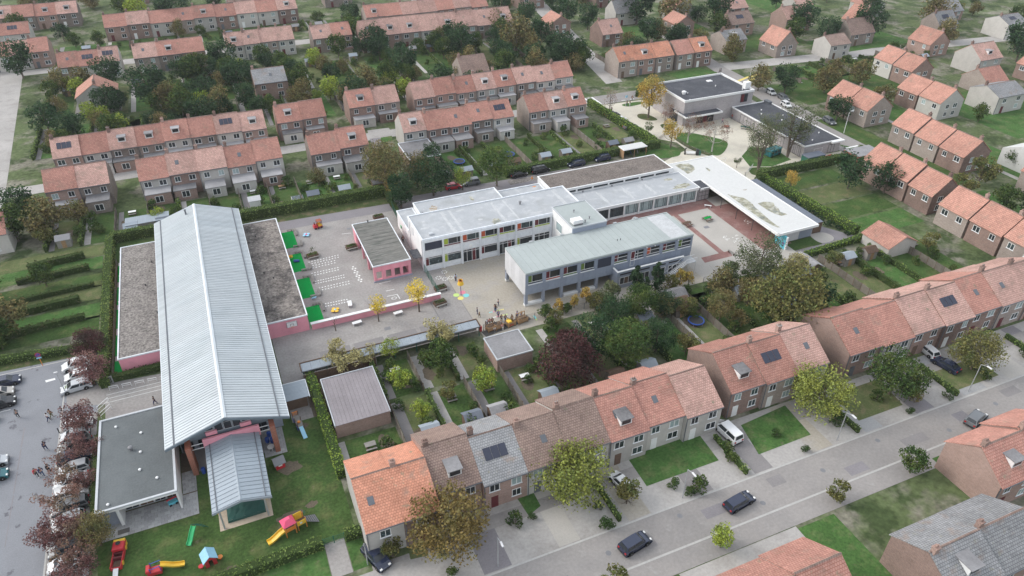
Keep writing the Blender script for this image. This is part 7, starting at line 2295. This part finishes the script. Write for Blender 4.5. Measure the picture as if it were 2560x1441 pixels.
row(9, 32, 270, 279, 'the far terrace in the middle', C_, roofs=('tile_pink_x',), seed=13)
row(38, 52, 268, 277, 'the far terrace left of big pink roof', C_, roofs=('tile_pink_x', 'tile_x'), seed=14)
row(54, 112, 262, 272, 'the long far terrace with pink roofs', C_, roofs=('tile_pink_x',), seed=15, zr=9.6, w=7.2)
row(-70, -46, 288, 297, 'the far corner terrace', C_, roofs=TX, seed=16)
row(62, 112, 288, 297, 'the farthest pink terrace', C_, roofs=('tile_pink_x', 'tile_x'), seed=17, w=7.2)
row(-30, 40, 312, 321, 'the terrace at the top of picture', C_, roofs=TX, seed=18, w=8)
row(-70, -40, 340, 349, 'the topmost left terrace', C_, roofs=TX, seed=19, w=8)
T_ = 'houses beyond the library street'
row(124, 145, 203, 212, 'the orange roofs behind the golden tree', T_, roofs=('tile_orange_x',), seed=20, w=7)
row(146, 160, 203, 212, 'the orange roofs beside the street bend', T_, roofs=('tile_orange_x', 'tile_x'), seed=21, w=7)
R_ = 'terraced houses along the southern street'
row(5.6, 15.2, 58.5, 70.5, 'the orange end of the southern terrace', R_, roofs=('tile_orange_x',), seed=22, w=4.9, ze=5.2, zr=8.2, jit=.15, ext=0)
row(15.2, 59, 60, 71, 'the long southern terrace', R_, roofs=('tile_x', 'tile_brown_x'), seed=23, w=6.3, ze=5.2, zr=8.4, swap={0: 'tile_brown_x', 1: 'tile_grey_x', 2: 'tile_brown_x', 3: 'tile_brown_x', 4: 'tile_x', 5: 'tile_x', 6: 'tile_pink_x'})
row(61.5, 80, 61, 72, 'the southern terrace before the alley', R_, roofs=('tile_x', 'tile_pink_x'), seed=24, w=6.2, ze=5.2, zr=8.6)
row(84.5, 132, 61, 72, 'the southern terrace beyond the alley', R_, roofs=('tile_x', 'tile_pink_x'), seed=25, w=6.8, ze=5.2, zr=8.6)
row(34, 54, 27, 36.5, 'the terrace at the lower picture edge', R_, roofs=('tile_x',), seed=26, w=6.6, ze=5.2, zr=8.4)
row(64, 80, 24, 33, 'the grey terrace at the lower picture corner', R_, roofs=('tile_grey_x',), seed=27, w=8, ze=5, zr=7.6)
row(83, 98, 33.5, 42, 'the peach terrace at the right picture edge', R_, roofs=('tile_x',), seed=28, w=7.4, ze=5.2, zr=8.4)
E_ = 'houses along the eastern street'
rg = random.Random(31)
def erow(x0, x1, y0, y1, nm, w=7.5, roofm='tile_y', ze=5, zr=8.4, walls=('brick_house', 'render_house', 'brick_brown')):
    n = max(1, round((y1 - y0) / w))
    for k in range(n):
        a, b = y0 + (y1 - y0) * k / n, y0 + (y1 - y0) * (k + 1) / n
        dz = rg.uniform(-.25, .25)
        house(x0, x1, a + .3, b - .3 if k == n - 1 else b - .25, ze + dz, zr + dz, rg.choice(walls), roofm, '%s house from the near end of %s' % (ORD[k].capitalize(), nm), E_, axis='y', name='house')
erow(142, 150.5, 96, 117, 'the row beside the eastern street')
erow(140.5, 149, 70, 93.5, 'the pale-roofed row next to the street bend')
erow(166, 175, 108, 131, 'the row across the eastern street')
erow(167, 176, 140, 156, 'the pair across the street from library wing', w=8)
erow(190, 199, 136, 152, 'the third eastern row', w=8.5, roofm='tile_y')
erow(172, 181, 60, 98, 'the eastern row at the right picture edge', w=9)
erow(205, 214, 160, 176, 'the pair at the curving far road', w=8)
tag(MB().prism_x([(100.5, 0), (109.5, 0), (109.5, 4.2), (105, 6.2), (100.5, 4.2)], 181, 197).build('greenhouse', 'roof_white'), 'long bright white roofed shed at the right picture edge', 'shed')
# detached houses further out
pts = [(176, 215, 'x'), (190, 205, 'y'), (206, 196, 'x'), (225, 205, 'x'), (170, 238, 'y'), (192, 232, 'x'), (215, 228, 'x'), (240, 218, 'y'), (262, 200, 'x'), (285, 190, 'x'), (160, 262, 'x'), (183, 258, 'y'), (205, 252, 'x'),
       (232, 244, 'x'), (258, 232, 'y'), (284, 216, 'x'), (140, 240, 'x'), (128, 258, 'y'), (135, 300, 'x'), (165, 290, 'x'), (240, 185, 'y'), (225, 150, 'x'), (240, 165, 'x'), (215, 138, 'x'), (-60, 322, 'x'), (20, 342, 'x'), (60, 335, 'x'), (95, 322, 'x'), (-20, 372, 'x'), (30, 375, 'x'), (250, 150, 'y'),
       (80, 222, 'x'), (18, 232, 'x'), (-30, 240, 'y')]
dr = random.Random(3)
dirs = {}
for k, (x, y, ax) in enumerate(pts):
    w_, d_ = dr.uniform(8, 12), dr.uniform(8, 10)
    rm = dr.choice(['tile_x', 'tile_pink_x', 'tile_grey_x', 'tile_brown_x']) if ax == 'x' else 'tile_y'
    wm = dr.choice(['render_house', 'render_house', 'brick_house', 'brick_brown'])
    col = {'tile_x': 'terracotta', 'tile_pink_x': 'faded pink', 'tile_grey_x': 'slate grey', 'tile_brown_x': 'brown', 'tile_y': 'terracotta gable'}[rm]
    wcol = {'render_house': 'pale rendered', 'brick_house': 'red-brick', 'brick_brown': 'brown-brick'}[wm]
    reg = 'beyond the library' if x > 110 else 'in the far gardens' if y < 250 else 'at the far top of the town'
    nn = dirs.get((reg, col, wcol), 0)
    dirs[(reg, col, wcol)] = nn + 1
    house(x - w_ / 2, x + w_ / 2, y - d_ / 2, y + d_ / 2, dr.uniform(3.6, 5.4), dr.uniform(7, 9), wm, rm, '%s %s detached house with %s roof %s' % (ORD[nn].capitalize(), wcol, col, reg), 'detached houses further out', axis=ax, name='detached_house', rg=dr)

# ---------------------------------------------------------------- gardens: lawns, fences, sheds
gr = random.Random(17)
lawns = {'lawn': [], 'lawn_bright': [], 'lawn_olive': [], 'soil': [], 'paving_dark': [], 'street_far': []}
FENCE = MB().box(-.03, .03, 0, 1.9, 0, 1.6).mesh('fence_panel', 'fence_panel')
FP = MB().box(-.05, .05, -.05, .05, 0, 1.75).mesh('post', 'timber_dark')


def garden_fence(x, y0, y1, label, group, m='fence_panel'):
    t = thing('garden_fence', label, 'fence', (x, (y0 + y1) / 2, 0), group=group)
    n = max(1, round((y1 - y0) / 2))
    for i in range(n):
        piece('fence_panel', FENCE, t, (x, y0 + (y1 - y0) * i / n + .05, 0), scale=(1, (y1 - y0) / n / 2.0, 1))
        piece('post', FP, t, (x, y0 + (y1 - y0) * i / n, 0))


def gardens(x0, x1, y0, y1, w, rowname, fences=True, sheds=.6, bushes=2, trees=.5, cols=('lawn', 'lawn_bright', 'lawn_olive'), kinds=('town_a', 'town_b', 'town_c', 'town_d', 'town_e'), shed_at='low', step=1):
    n = max(1, round((x1 - x0) / w))
    for k in range(n):
        a, b = x0 + (x1 - x0) * k / n, x0 + (x1 - x0) * (k + 1) / n
        lawns[gr.choice(cols)].append(rect(a + .3, b - .3, y0 + .4, y1 - .3))
        if gr.random() < .75:
            pw_ = gr.uniform(.8, 1.6)
            lawns['paving_dark' if gr.random() < .5 else 'street_far'].append(rect(a + .4, a + .4 + pw_, y0 + .4, y1 - .3))
        if gr.random() < .6: lawns['soil'].append(rough_blob(gr.uniform(a + 1.5, b - 1.2), gr.uniform(y0 + 2, y1 - 2), 1.1, 1.6, gr, 14))
        lab = 'of the %s garden behind %s' % (ORD[k % 22], rowname)
        if fences and k % step == 0 and gr.random() < .5: hedge([(a, y0 + .3), (a + gr.uniform(-.2, .2), y1 - .2)], .7, gr.uniform(1.1, 1.7), gr.choice(['leaf_hedge', 'leaf_hedge_dark', 'leaf_hedge']), 'clipped hedge at the left ' + lab, 4, .42, 'garden_hedge', 'garden hedges')
        elif fences and k % step == 0: garden_fence(a, y0 + .2, y1, 'board fence at the left %s' % lab, 'garden fences')
        if gr.random() < sheds:
            sx = gr.uniform(a + 2.0, b - 1.8)
            sy = y0 + 2 if shed_at == 'low' else y1 - 3
            shed(sx, sy, 'shed %s' % lab, gr)
        for j in range(min(bushes, 3)):
            if gr.random() < .8: BUSH.append((gr.uniform(a + .5, b - .5), y0 + 1 + (y1 - y0 - 2) * (j + gr.random()) / 3, ('near', 'middle', 'far')[j] + ' part ' + lab))
        q_ = gr.random()
        if q_ < .05 and y0 < 200: trampoline((a + b) / 2 + .6, (y0 + y1) / 2 + gr.uniform(-2, 2), lab)
        elif q_ < .45 and y0 < 200:
            x, y = (a + b) / 2, y1 - 2.2 if y0 > 100 else y1 - 3
            t = thing('garden_table', 'garden table with two benches ' + lab, 'table', (x, y, 0), group='garden tables')
            MB().box(x - .8, x + .8, y - .4, y + .4, .68, .74).build('table_top', gr.choice(['timber', 'trim_white', 'timber_grey']), t)
            for sy in (-.7, .7): MB().box(x - .8, x + .8, y + sy - .15, y + sy + .15, .38, .44).build('bench', 'timber_grey', t)
            for sx in (-.6, .6): MB().box(x + sx - .05, x + sx + .05, y - .75, y + .75, 0, .38).build('leg', 'timber_dark', t)
        if gr.random() < trees:
            TREEQ.append((gr.choice(kinds), (gr.uniform(a + 1, b - 1), gr.uniform(y0 + 2, y1 - 2)), lab, gr.uniform(.55, .95)))


BUSH, TREEQ = [], []
TRAMP = [0]


def trampoline(x, y, lab):
    t = thing('trampoline', 'round black trampoline ' + lab, 'trampoline', (x, y, 0), group='garden trampolines')
    MB().lathe([(1.25, .6), (1.25, .66), (.2, .62)], x, y, 16).build('jumping_mat', 'plastic_black', t)
    MB().tube([(x + 1.4 * math.cos(PI * k / 8), y + 1.4 * math.sin(PI * k / 8), .66) for k in range(17)], .13, 6).build('rim', 'paint_blue', t)
    for k in range(5): MB().tube([(x + 1.4 * math.cos(k * 1.257), y + 1.4 * math.sin(k * 1.257), 0), (x + 1.4 * math.cos(k * 1.257), y + 1.4 * math.sin(k * 1.257), .64)], .04, 5).build('leg', 'steel', t)



def shed(x, y, label, rg, w=2.6, d=2.2):
    dk = rg.choice(['timber_dark', 'fence_panel', 'timber_grey'])
    rf = rg.choice(['flat_roof_town', 'roof_shed_blue', 'timber_dark', 'corrugated'])
    t = thing('garden_shed', {'timber_dark': 'dark', 'fence_panel': 'weathered', 'timber_grey': 'grey'}[dk] + ' wooden ' + label, 'shed', (x, y, 0), group='garden sheds')
    MB().prism_x([(y - d / 2, 0), (y + d / 2, 0), (y + d / 2, 1.9), (y, 2.5), (y - d / 2, 1.9)], x - w / 2, x + w / 2).build('wall', dk, t)
    for s in (-1, 1):
        q = MB()
        pr_ = [(y, 2.52), (y + s * (d / 2 + .2), 1.8), (y + s * (d / 2 + .2), 1.88), (y, 2.62)]
        q.prism_x(pr_ if s > 0 else pr_[::-1], x - w / 2 - .15, x + w / 2 + .15).build('roof_side', rf, t)
    MB().box(x - .4, x + .4, y - d / 2 - .04, y - d / 2, 0, 1.8).build('door', 'timber', t)


gardens(-38, 34, 154.8, 168, 6.5, 'the long school hedge', sheds=.5, bushes=3, trees=.3)
gardens(44, 104, 153, 171, 6.4, 'the hedge of the parked cars', sheds=.75, bushes=3, trees=.22)
gardens(-45, 33, 206, 228, 6.5, 'the long second terrace', sheds=.4, bushes=3, trees=1, kinds=('town_a', 'town_c', 'town_c', 'town_e', 'town_b'), cols=('lawn', 'lawn', 'lawn_bright'), step=2)
gardens(35, 112, 209, 230, 6.5, 'the right second terrace', sheds=.4, bushes=3, trees=.7, kinds=('town_a', 'town_c', 'town_b'), step=2)
gardens(-45, 112, 232, 258, 7.4, 'the far street', sheds=.4, bushes=3, trees=.9, kinds=('town_a', 'town_c', 'town_c', 'town_b'), shed_at='high', step=2)
gardens(15, 59, 73, 84.5, 6.3, 'the long southern terrace', sheds=.4, bushes=3, trees=.3, cols=('lawn', 'lawn_olive', 'lawn'))
gardens(61, 132, 73.5, 91, 6.6, 'the southern terrace by the alley', sheds=.45, bushes=4, trees=.45, shed_at='high')
gardens(5.6, 15, 72, 79.5, 9, 'the orange end house', fences=False, sheds=0, bushes=2, trees=.5)
gardens(15, 33, 84.8, 94.2, 6, 'the long bike shed', sheds=.1, bushes=4, trees=.5, kinds=('town_e', 'town_a'), cols=('lawn', 'lawn_olive'))
gardens(43.5, 100, 84.6, 92.6, 7, 'the grey block shrubs', fences=False, sheds=.2, bushes=4, trees=.35, kinds=('town_c', 'town_b'))
gardens(176, 236, 176, 190, 8, 'the curving far road', sheds=.3, bushes=3, trees=.4, kinds=('town_a', 'town_c'), step=1)
gardens(128, 162, 213, 226, 7, 'the orange roofs', sheds=.3, bushes=3, trees=.4, kinds=('town_a', 'town_b'))
gardens(-70, 112, 298, 311, 8, 'the farthest terraces', sheds=.3, bushes=2, trees=.3, kinds=('town_a', 'town_c'), step=2)
gardens(176.5, 189, 100, 152, 12.5, 'the row across the eastern street', fences=False, sheds=.5, bushes=3, trees=1, kinds=('town_a',))
# eastern gardens run the other way
for k in range(4):
    lawns[('lawn_bright', 'lawn', 'lawn_olive', 'lawn')[k]].append(rect(122.9, 139.5, 94.4 + k * 7.6, 101.2 + k * 7.6))
for x0, x1, y0, y1, c in ((158.5, 165, 62, 100, 'lawn_bright'), (158.6, 166, 104, 150, 'lawn'), (176.5, 189, 100, 152, 'lawn_bright'), (200, 232, 118, 150, 'lawn_bright'), (165, 205, 160, 178, 'lawn'), (208, 246, 196, 212, 'lawn_bright'), (180, 210, 210, 226, 'lawn'),
                          (-30, 4, 206, 226, 'lawn'), (150, 186, 240, 255, 'lawn_bright'), (226, 252, 250, 275, 'lawn_bright'), (182, 200, 66, 92, 'lawn_bright')):
    lawns[c].append(rect(x0, x1, y0, y1))
# front yards on the southern street
lawns['lawn_bright'] += [[(43.78, 60.96), (55.98, 60.64), (55.57, 54.67), (43.59, 54.68)], [(62.86, 59.14), (71.87, 59.96), (71.24, 53.49), (61.57, 53.34)], [(26.09, 62.17), (28.80, 62.16), (28.71, 57.36), (26.57, 56.52)]]
lawns['lawn_olive'] += [[(11.01, 64.23), (13.22, 64.21), (12.52, 55.91), (10.28, 56.24)], [(80.51, 58.92), (90.13, 58.92), (88.90, 52.87), (79.98, 52.90)], [(99.11, 56.67), (109.29, 56.74), (108.93, 51.93), (99.06, 51.99)]]
for x0, x1, y0, y1 in ((22, 40, 36.8, 41.3), (58, 64, 30, 41), (84, 92, 43, 41.4), (100, 118, 30, 41)):
    lawns['lawn_bright'].append(rect(x0, x1, min(y0, y1), max(y0, y1)))
patch('pavement', 'street_far', [rect(40, 58, 36.8, 41.4), rect(15.4, 132, 58.5, 60.5)], .0)
for m_, polys in lawns.items():
    if polys: patch('garden_' + {'soil': 'bed', 'paving_dark': 'path', 'street_far': 'path'}.get(m_, 'lawn'), m_, polys, {'soil': .03, 'paving_dark': .026, 'street_far': .024}.get(m_, .02 if m_ == 'lawn' else .016 if m_ == 'lawn_bright' else .013))
used = {}
def uniq(l):
    used[l] = used.get(l, 0) + 1
    return l
for i, (x, y, lab) in enumerate(BUSH):
    if not in_view(x, y): continue
    tree('garden_bush', (x, y), 'bush in ' + lab, 'garden bushes', gr.uniform(.6, 1.2), 'bush', 'bush')
for k, xy, lab, s in TREEQ:
    if not in_view(*xy): continue
    tree(k, xy, {'town_a': 'green', 'town_b': 'brownish', 'town_c': 'dark green', 'town_d': 'olive', 'town_e': 'lime-green'}[k] + ' tree ' + lab, 'garden trees', s)
# drives, low hedges and small plants of the southern front yards
sy_ = random.Random(41)
for k in range(11):
    x = 18 + 10.2 * k
    patch('drive', sy_.choice(['slab_grey', 'paving_dark', 'paving_beige', 'asphalt_path', 'paving_court']), [rect(x, x + sy_.uniform(3, 5), 50.6, 60.4)], .006 + .0001 * k)
    if k % 2 == 0 and k > 1: hedge([(x - 1.2, 51), (x - 1.2, 58.5)], .7, 1.0, 'leaf_hedge', '%s low front-yard hedge along the southern street' % ORD[k // 2 - 1], 6, .36, 'garden_hedge', 'front yard hedges')
    for j in range(2):
        u, v = x - sy_.uniform(.5, 4), sy_.uniform(50.8, 56)
        tree('garden_bush', (u, v), 'small bush by the drives of the southern street', 'bushes by the southern drives', sy_.uniform(.5, .9), 'bush', 'bush')
patch('road', 'street', [rect(-14, 150, 44.6, 50.2)], .003)
patch('kerb', 'kerb', [rect(5.8, 150, 50.2, 50.45), rect(-14, 150, 44.3, 44.55)], .014)
for px, py, k, s, l in ((39.5, 53.2, 'town_d', .75, 'small olive tree in the front yards left of the white van'), (31.5, 42.8, 'town_d', .7, 'small tree on the far side of southern street'), (91, 53.4, 'town_b', .6, 'small brown tree by the street corner'),
                        (*(10.52, 60.65), 'garden_bush', 1.0, 'slim brown shrub beside the olive front tree'), (49.5, 51.4, 'garden_bush', 1.1, 'round bush at the kerb of the southern street'), (47, 42.6, 'town_e', .6, 'lime-green tree across the southern street'),
                        (79, 42.4, 'town_a', .6, 'green tree across the southern street'), (66, 42.8, 'town_d', .6, 'olive tree across the southern street')):
    tree(k, (px, py), l, 'small trees along the southern street', s)
for k in range(9):
    x = 22 + 11.5 * k
    struct(MB().disc(x, 47.4 + (k % 3 - 1) * 1.3, .38, .012, 12), 'manhole', 'plastic_grey')
    patch('road_repair', ('asphalt_path', 'paving_dark')[k % 2], [rect(x + 3, x + 3 + 2.4 + (k % 3), 45 + (k % 4) * .9, 46.6 + (k % 4) * .9)], .008)
for k in range(4):
    x = 20 + 27 * k
    t = thing('street_lamp', '%s grey lamp post along the southern street' % ORD[k], 'street lamp', (x, 51.1, 0), group='lamp posts of the southern street')
    MB().tube([(x, 51.1, 0), (x, 51.1, 5.6), (x, 50.1, 6)], [.09, .06, .05], 6).build('post', 'steel', t)
    MB().bbox(x - .12, x + .12, 49.4, 50.2, 5.95, 6.08, .02).build('lantern', 'steel_pale', t)
# round trees in the front yards of the southern street
for px, py, k, s, l in ((*(32.97, 56.63), 'lollipop_green', 1.0, 'round bright green tree before the brown southern roofs'), (*(15.58, 55.55), 'lollipop_bronze', 1.05, 'round bronze-brown tree nearest the orange southern house'),
                        (*(75.02, 56.42), 'lollipop_green', .95, 'round yellow-green tree before the end of the southern row'), (*(88.66, 55.43), 'lollipop_deep', .95, 'round deep green tree at the alley mouth'),
                        (*(106.01, 54.80), 'lollipop', .85, 'round olive tree farther right on the southern street'), (*(8.28, 57.41), 'town_d', .6, 'small brownish tree beside the paved entry path')):
    tree(k, (px, py), l, 'round trees of the southern front yards', s)
for px, py, k, s, l in ((*(-16.49, 235.02), 'town_c', 1.5, 'big near-black evergreen in the gardens behind the second terrace'), (*(-27.75, 254.71), 'town_c', 1.2, 'dark evergreen left of the near-black one'), (*(-54.39, 278.38), 'town_c', 1.4, 'dark tree at the left end of far gardens'),
                        (*(103.82, 240.12), 'town_b', 1.9, 'very large brown-green tree beside the far road'), (*(106.68, 266.14), 'town_b', 1.4, 'brown-green tree at the end of pink terrace'), (*(-6.17, 320.94), 'town_c', 1.7, 'dark tree cluster left of the far pink roofs'),
                        (*(6.34, 260.86), 'town_c', 1.3, 'dark tree in the middle of far gardens'), (*(8.93, 236.96), 'town_c', 1.2, 'dark tree behind the second terrace'), (*(-19.06, 335.87), 'town_e', 1.8, 'yellow-green tree at the top of picture'),
                        (*(74.00, 205.11), 'town_c', 1.0, 'dark tree in front of the right second terrace'), (*(59.45, 229.28), 'town_c', 1.3, 'tall dark tree behind the right second terrace'), (*(-14.28, 198.49), 'town_d', 1.1, 'olive tree between first and second terraces'),
                        (*(8.15, 200.17), 'town_d', .9, 'olive bush between the terraces'), (*(163.30, 256.95), 'town_c', 1.8, 'dark tree beyond the far road'), (*(173.29, 246.36), 'town_b', 1.9, 'brownish tree beyond the far road'),
                        (*(232.13, 206.11), 'town_c', 1.6, 'dark tree left of the curving road'), (*(271.52, 210.11), 'town_b', 1.7, 'brown tree above the curving road'), (*(260.54, 165.03), 'town_c', 1.6, 'dark tree at the right picture edge'), (*(135.26, 113.10), 'town_c', 1.1, 'dark tree behind the eastern gardens'),
                        (*(141.54, 108.16), 'town_c', .9, 'dark tree beside the eastern row'), (*(46.42, 84.82), 'wine', .55, 'small wine-red shrub tree by the garage'), (*(29.95, 81.08), 'town_e', .8, 'bright green tree in the garden below bike shed'), (*(176.74, 166.55), 'town_b', 1.2, 'brown tree at the street corner'),
                        (*(163.54, 147.28), 'town_c', .9, 'dark tree behind the grey street car'), (*(215.53, 222.02), 'town_c', 1.4, 'dark tree beyond the library roofs'), (*(192.60, 244.27), 'town_c', 1.6, 'dark tree far behind the orange roofs'), (*(52.89, 275.24), 'town_a', 1.4, 'green tree behind the far terrace'),
                        (*(-38.08, 157.81), 'town_d', .8, 'olive tree in the left gardens'), (*(-43.81, 171.22), 'town_c', 1.0, 'dark tree at the left picture edge'), (*(-32.47, 166.35), 'town_b', .8, 'brown tree in the left gardens'), (*(-36.80, 141.33), 'town_a', .7, 'green tree in the left garden strip')):
    tree(k, (px, py), l, 'larger trees of the town', s)
# thick planting between the terraces and beyond
fr = random.Random(23)
for reg, n, xs, ys, kinds, lab in (('gardens', 62, (-48, 60), (208, 262), ('town_c', 'town_c', 'town_a', 'town_b', 'town_e'), 'leafy tree among the gardens between second and far terraces'),
                                   ('right', 24, (60, 118), (212, 258), ('town_b', 'town_a', 'town_c'), 'leafy tree in the gardens right of the far terraces'),
                                   ('top', 40, (-80, 130), (283, 400), ('town_c', 'town_a', 'town_b'), 'tree among the topmost roofs of the town'),
                                   ('east', 44, (163, 330), (120, 300), ('town_c', 'town_a', 'town_b', 'town_d'), 'tree among the houses beyond the eastern street'),
                                   ('corner', 30, (112, 165), (205, 330), ('town_c', 'town_b', 'town_a'), 'tree beyond the library street'),
                                   ('near', 20, (150, 190), (56, 118), ('town_a', 'town_d', 'town_c'), 'garden tree of the eastern rows'),
                                   ('left', 14, (-62, -30), (122, 172), ('town_d', 'town_a', 'town_b'), 'tree in the gardens left of the pink wing')):
    for _ in range(n):
        x, y = fr.uniform(*xs), fr.uniform(*ys)
        if any(o_[0] - 1.5 < x < o_[1] + 1.5 and o_[2] - 1.5 < y < o_[3] + 1.5 for o_ in FOOT) or not in_view(x, y): continue
        kd = fr.choice(kinds)
        nm_ = {'town_a': 'mid-green ', 'town_b': 'brownish ', 'town_c': 'dark ', 'town_d': 'olive ', 'town_e': 'lime-green '}[kd] + lab
        tree(kd, (x, y), nm_, nm_.replace('tree', 'trees', 1), fr.uniform(.75, 1.3))
# gardens left of the hall
for k in range(6):
    y = 121.5 + 5.6 * k + (.9, -.4, .3, -.8, .5, 0)[k]
    patch('garden_lawn', ('lawn', 'lawn_bright', 'lawn_olive')[k % 3], [rect(-46, -27.2, y, y + 4.9)], .016)
    if k: garden_fence_ = hedge([(-44 + 1.5 * k % 4, y - .3 - .5 * (k % 2)), (-36, y - .1), (-28.4 - 1.1 * (k % 3), y + .3)], .8 + .25 * (k % 3), 1.1 + .2 * (k % 3), 'leaf_hedge_dark', '%s dark hedge across the gardens left of the pink wing' % ORD[k - 1], 6, .4, group='hedges across the left gardens')
house(-60, -47, 131, 141, 3.4, 6.2, 'render_house', 'tile_pink_x', 'white-walled house at the left picture edge', 'houses at the left picture edge', name='detached_house')
house(-57, -43.6, 121.8, 128, 3, 5.4, 'brick_house', 'tile_x', 'low terracotta house above the no-parking sign', 'houses at the left picture edge', name='detached_house')
house(-56, -44, 158, 166, 4.5, 7.4, 'render_house', 'tile_x', 'terracotta house left of the hall roof', 'houses at the left picture edge', name='detached_house')
gh = thing('garden_store', 'long pale ribbed roof just behind the hall corner', 'shed', (-18.5, 157.5, 0))
MB().box(-22.5, -14, 156, 159.4, 0, 2.3).build('wall', 'timber_grey', gh)
me = MB().bbox(0, .4, 0, 3.7, 0, .05, .02).mesh('roof_sheet', 'roof_metal_dull')
for k in range(21): piece('roof_sheet', me, gh, (-22.6 + .42 * k, 155.9, 2.32))
for k in (0, 1):
    x, y = (4.16, 159.43) if k == 0 else (13.54, 158.78)
    t = thing('garden_shed', ('small white garden shed behind the long hedge', 'cold frame with glass lid behind the long hedge')[k], 'shed', (x, y, 0))
    if k == 0:
        MB().prism_x([(y - 1, 0), (y + 1, 0), (y + 1, 1.7), (y, 2.3), (y - 1, 1.7)], x - 1.2, x + 1.2).build('wall', 'wall_white', t)
        MB().prism_x([(y - 1.2, 1.62), (y, 2.34), (y + 1.2, 1.62), (y + 1.2, 1.7), (y, 2.44), (y - 1.2, 1.7)], x - 1.4, x + 1.4).build('roof', 'cladding_pale_lit', t)
    else:
        MB().box(x - 1.3, x + 1.3, y - .9, y + .9, 0, .5).build('box', 'concrete_white', t)
        MB().box(x - 1.25, x + 1.25, y - .85, y + .85, .5, .55).build('lid', 'glass_toys', t)
ag = thing('garage', 'flat grey garage at the end of asphalt garden path', 'garage', (45.5, 170, 0))
MB().box(42.2, 50, 163.5, 174, 0, 2.7).build('wall', 'brick_house', ag)
parapet(ag, 42, 50.2, 163.3, 174.2, 2.9, 'flat_roof_town', 'concrete_white', t=.18, h=.1)
patch('path', 'street_far', [[(38.27, 192.33), (44.21, 191.94), (44.26, 186.72), (37.46, 186.38)]], .034)
patch('path', 'asphalt_path', [[(37.46, 186.38), (40.16, 186.10), (39.38, 178.98), (36.76, 179.28)]], .034)
patch('garden_lawn', 'lawn_bright', [[(40.36, 186.01), (43.53, 186.13), (42.93, 183.15), (40.13, 182.62)]], .034)
pg = thing('pergola', 'flat-roofed brick carport behind the library terrace', 'carport', (150.4, 124, 0))
MB().box(146.2, 154.4, 121.8, 126.6, 2.4, 2.6).build('roof', 'flat_roof_town', pg)
MB().box(146.1, 154.5, 121.7, 121.8, 2.3, 2.65).box(146.1, 146.2, 121.8, 126.6, 2.3, 2.65).build('roof_edge', 'brick_red', pg)
for x in (146.4, 150, 154): MB().box(x - .15, x + .15, 121.95, 122.25, 0, 2.4).build('post', 'brick_red', pg)
MB().box(146.4, 154.2, 126.2, 126.5, 0, 2.4).build('back_wall', 'brick_house', pg)
gs2 = thing('garden_shed', 'dark-roofed shed below the second conifer', 'shed', (*(71.14, 90.05), 0))
x, y = (71.14, 90.05)
MB().prism_x([(y - 1.6, 0), (y + 1.6, 0), (y + 1.6, 1.9), (y, 2.8), (y - 1.6, 1.9)], x - 1.8, x + 1.8).build('wall', 'timber_dark', gs2)
MB().prism_x([(y - 1.9, 1.78), (y, 2.86), (y + 1.9, 1.78), (y + 1.9, 1.88), (y, 2.98), (y - 1.9, 1.88)], x - 2.0, x + 2.0).build('roof', 'flat_roof_town', gs2)
og = thing('garage', 'orange-ridged garage at the corner of the asphalt path', 'garage', (123, 89.5, 0))
MB().prism_y([(119.6, 0), (127, 0), (127, 2.4), (123.3, 4.2), (119.6, 2.4)], 86, 93).build('wall', 'render_house', og)
MB().prism_y([(119.2, 2.25), (123.3, 4.25), (127.4, 2.25), (127.4, 2.37), (123.3, 4.4), (119.2, 2.37)], 85.8, 93.3).build('roof', 'tile_y', og)
sd2 = thing('garden_shed', 'grey-roofed shed below the pale feathery shrub', 'shed', (*(101.31, 88.93), 0))
x, y = (101.31, 88.93)
MB().prism_y([(x - 1.8, 0), (x + 1.8, 0), (x + 1.8, 2), (x, 3), (x - 1.8, 2)], y - 2.2, y + 2.2).build('wall', 'timber_dark', sd2)
MB().prism_y([(x - 2.1, 1.85), (x, 3.05), (x + 2.1, 1.85), (x + 2.1, 1.95), (x, 3.18), (x - 2.1, 1.95)], y - 2.5, y + 2.5).build('roof', 'flat_roof_town', sd2)

# ================================================================ thin autumn haze
hm = bpy.data.materials.new('haze')
hm.use_nodes = True
hm.node_tree.nodes.clear()
ho = hm.node_tree.nodes.new('ShaderNodeOutputMaterial')
hv = hm.node_tree.nodes.new('ShaderNodeVolumePrincipled')
hv.inputs['Color'].default_value = (.93, .95, 1, 1)
hv.inputs['Density'].default_value = .00013
hv.inputs['Anisotropy'].default_value = .2
hm.node_tree.links.new(hv.outputs[0], ho.inputs['Volume'])
hb = tag(MB().box(-1000, 1200, -200, 2000, -2.0, 84).build('haze', None), kind='stuff')
hb.data.materials.append(hm)
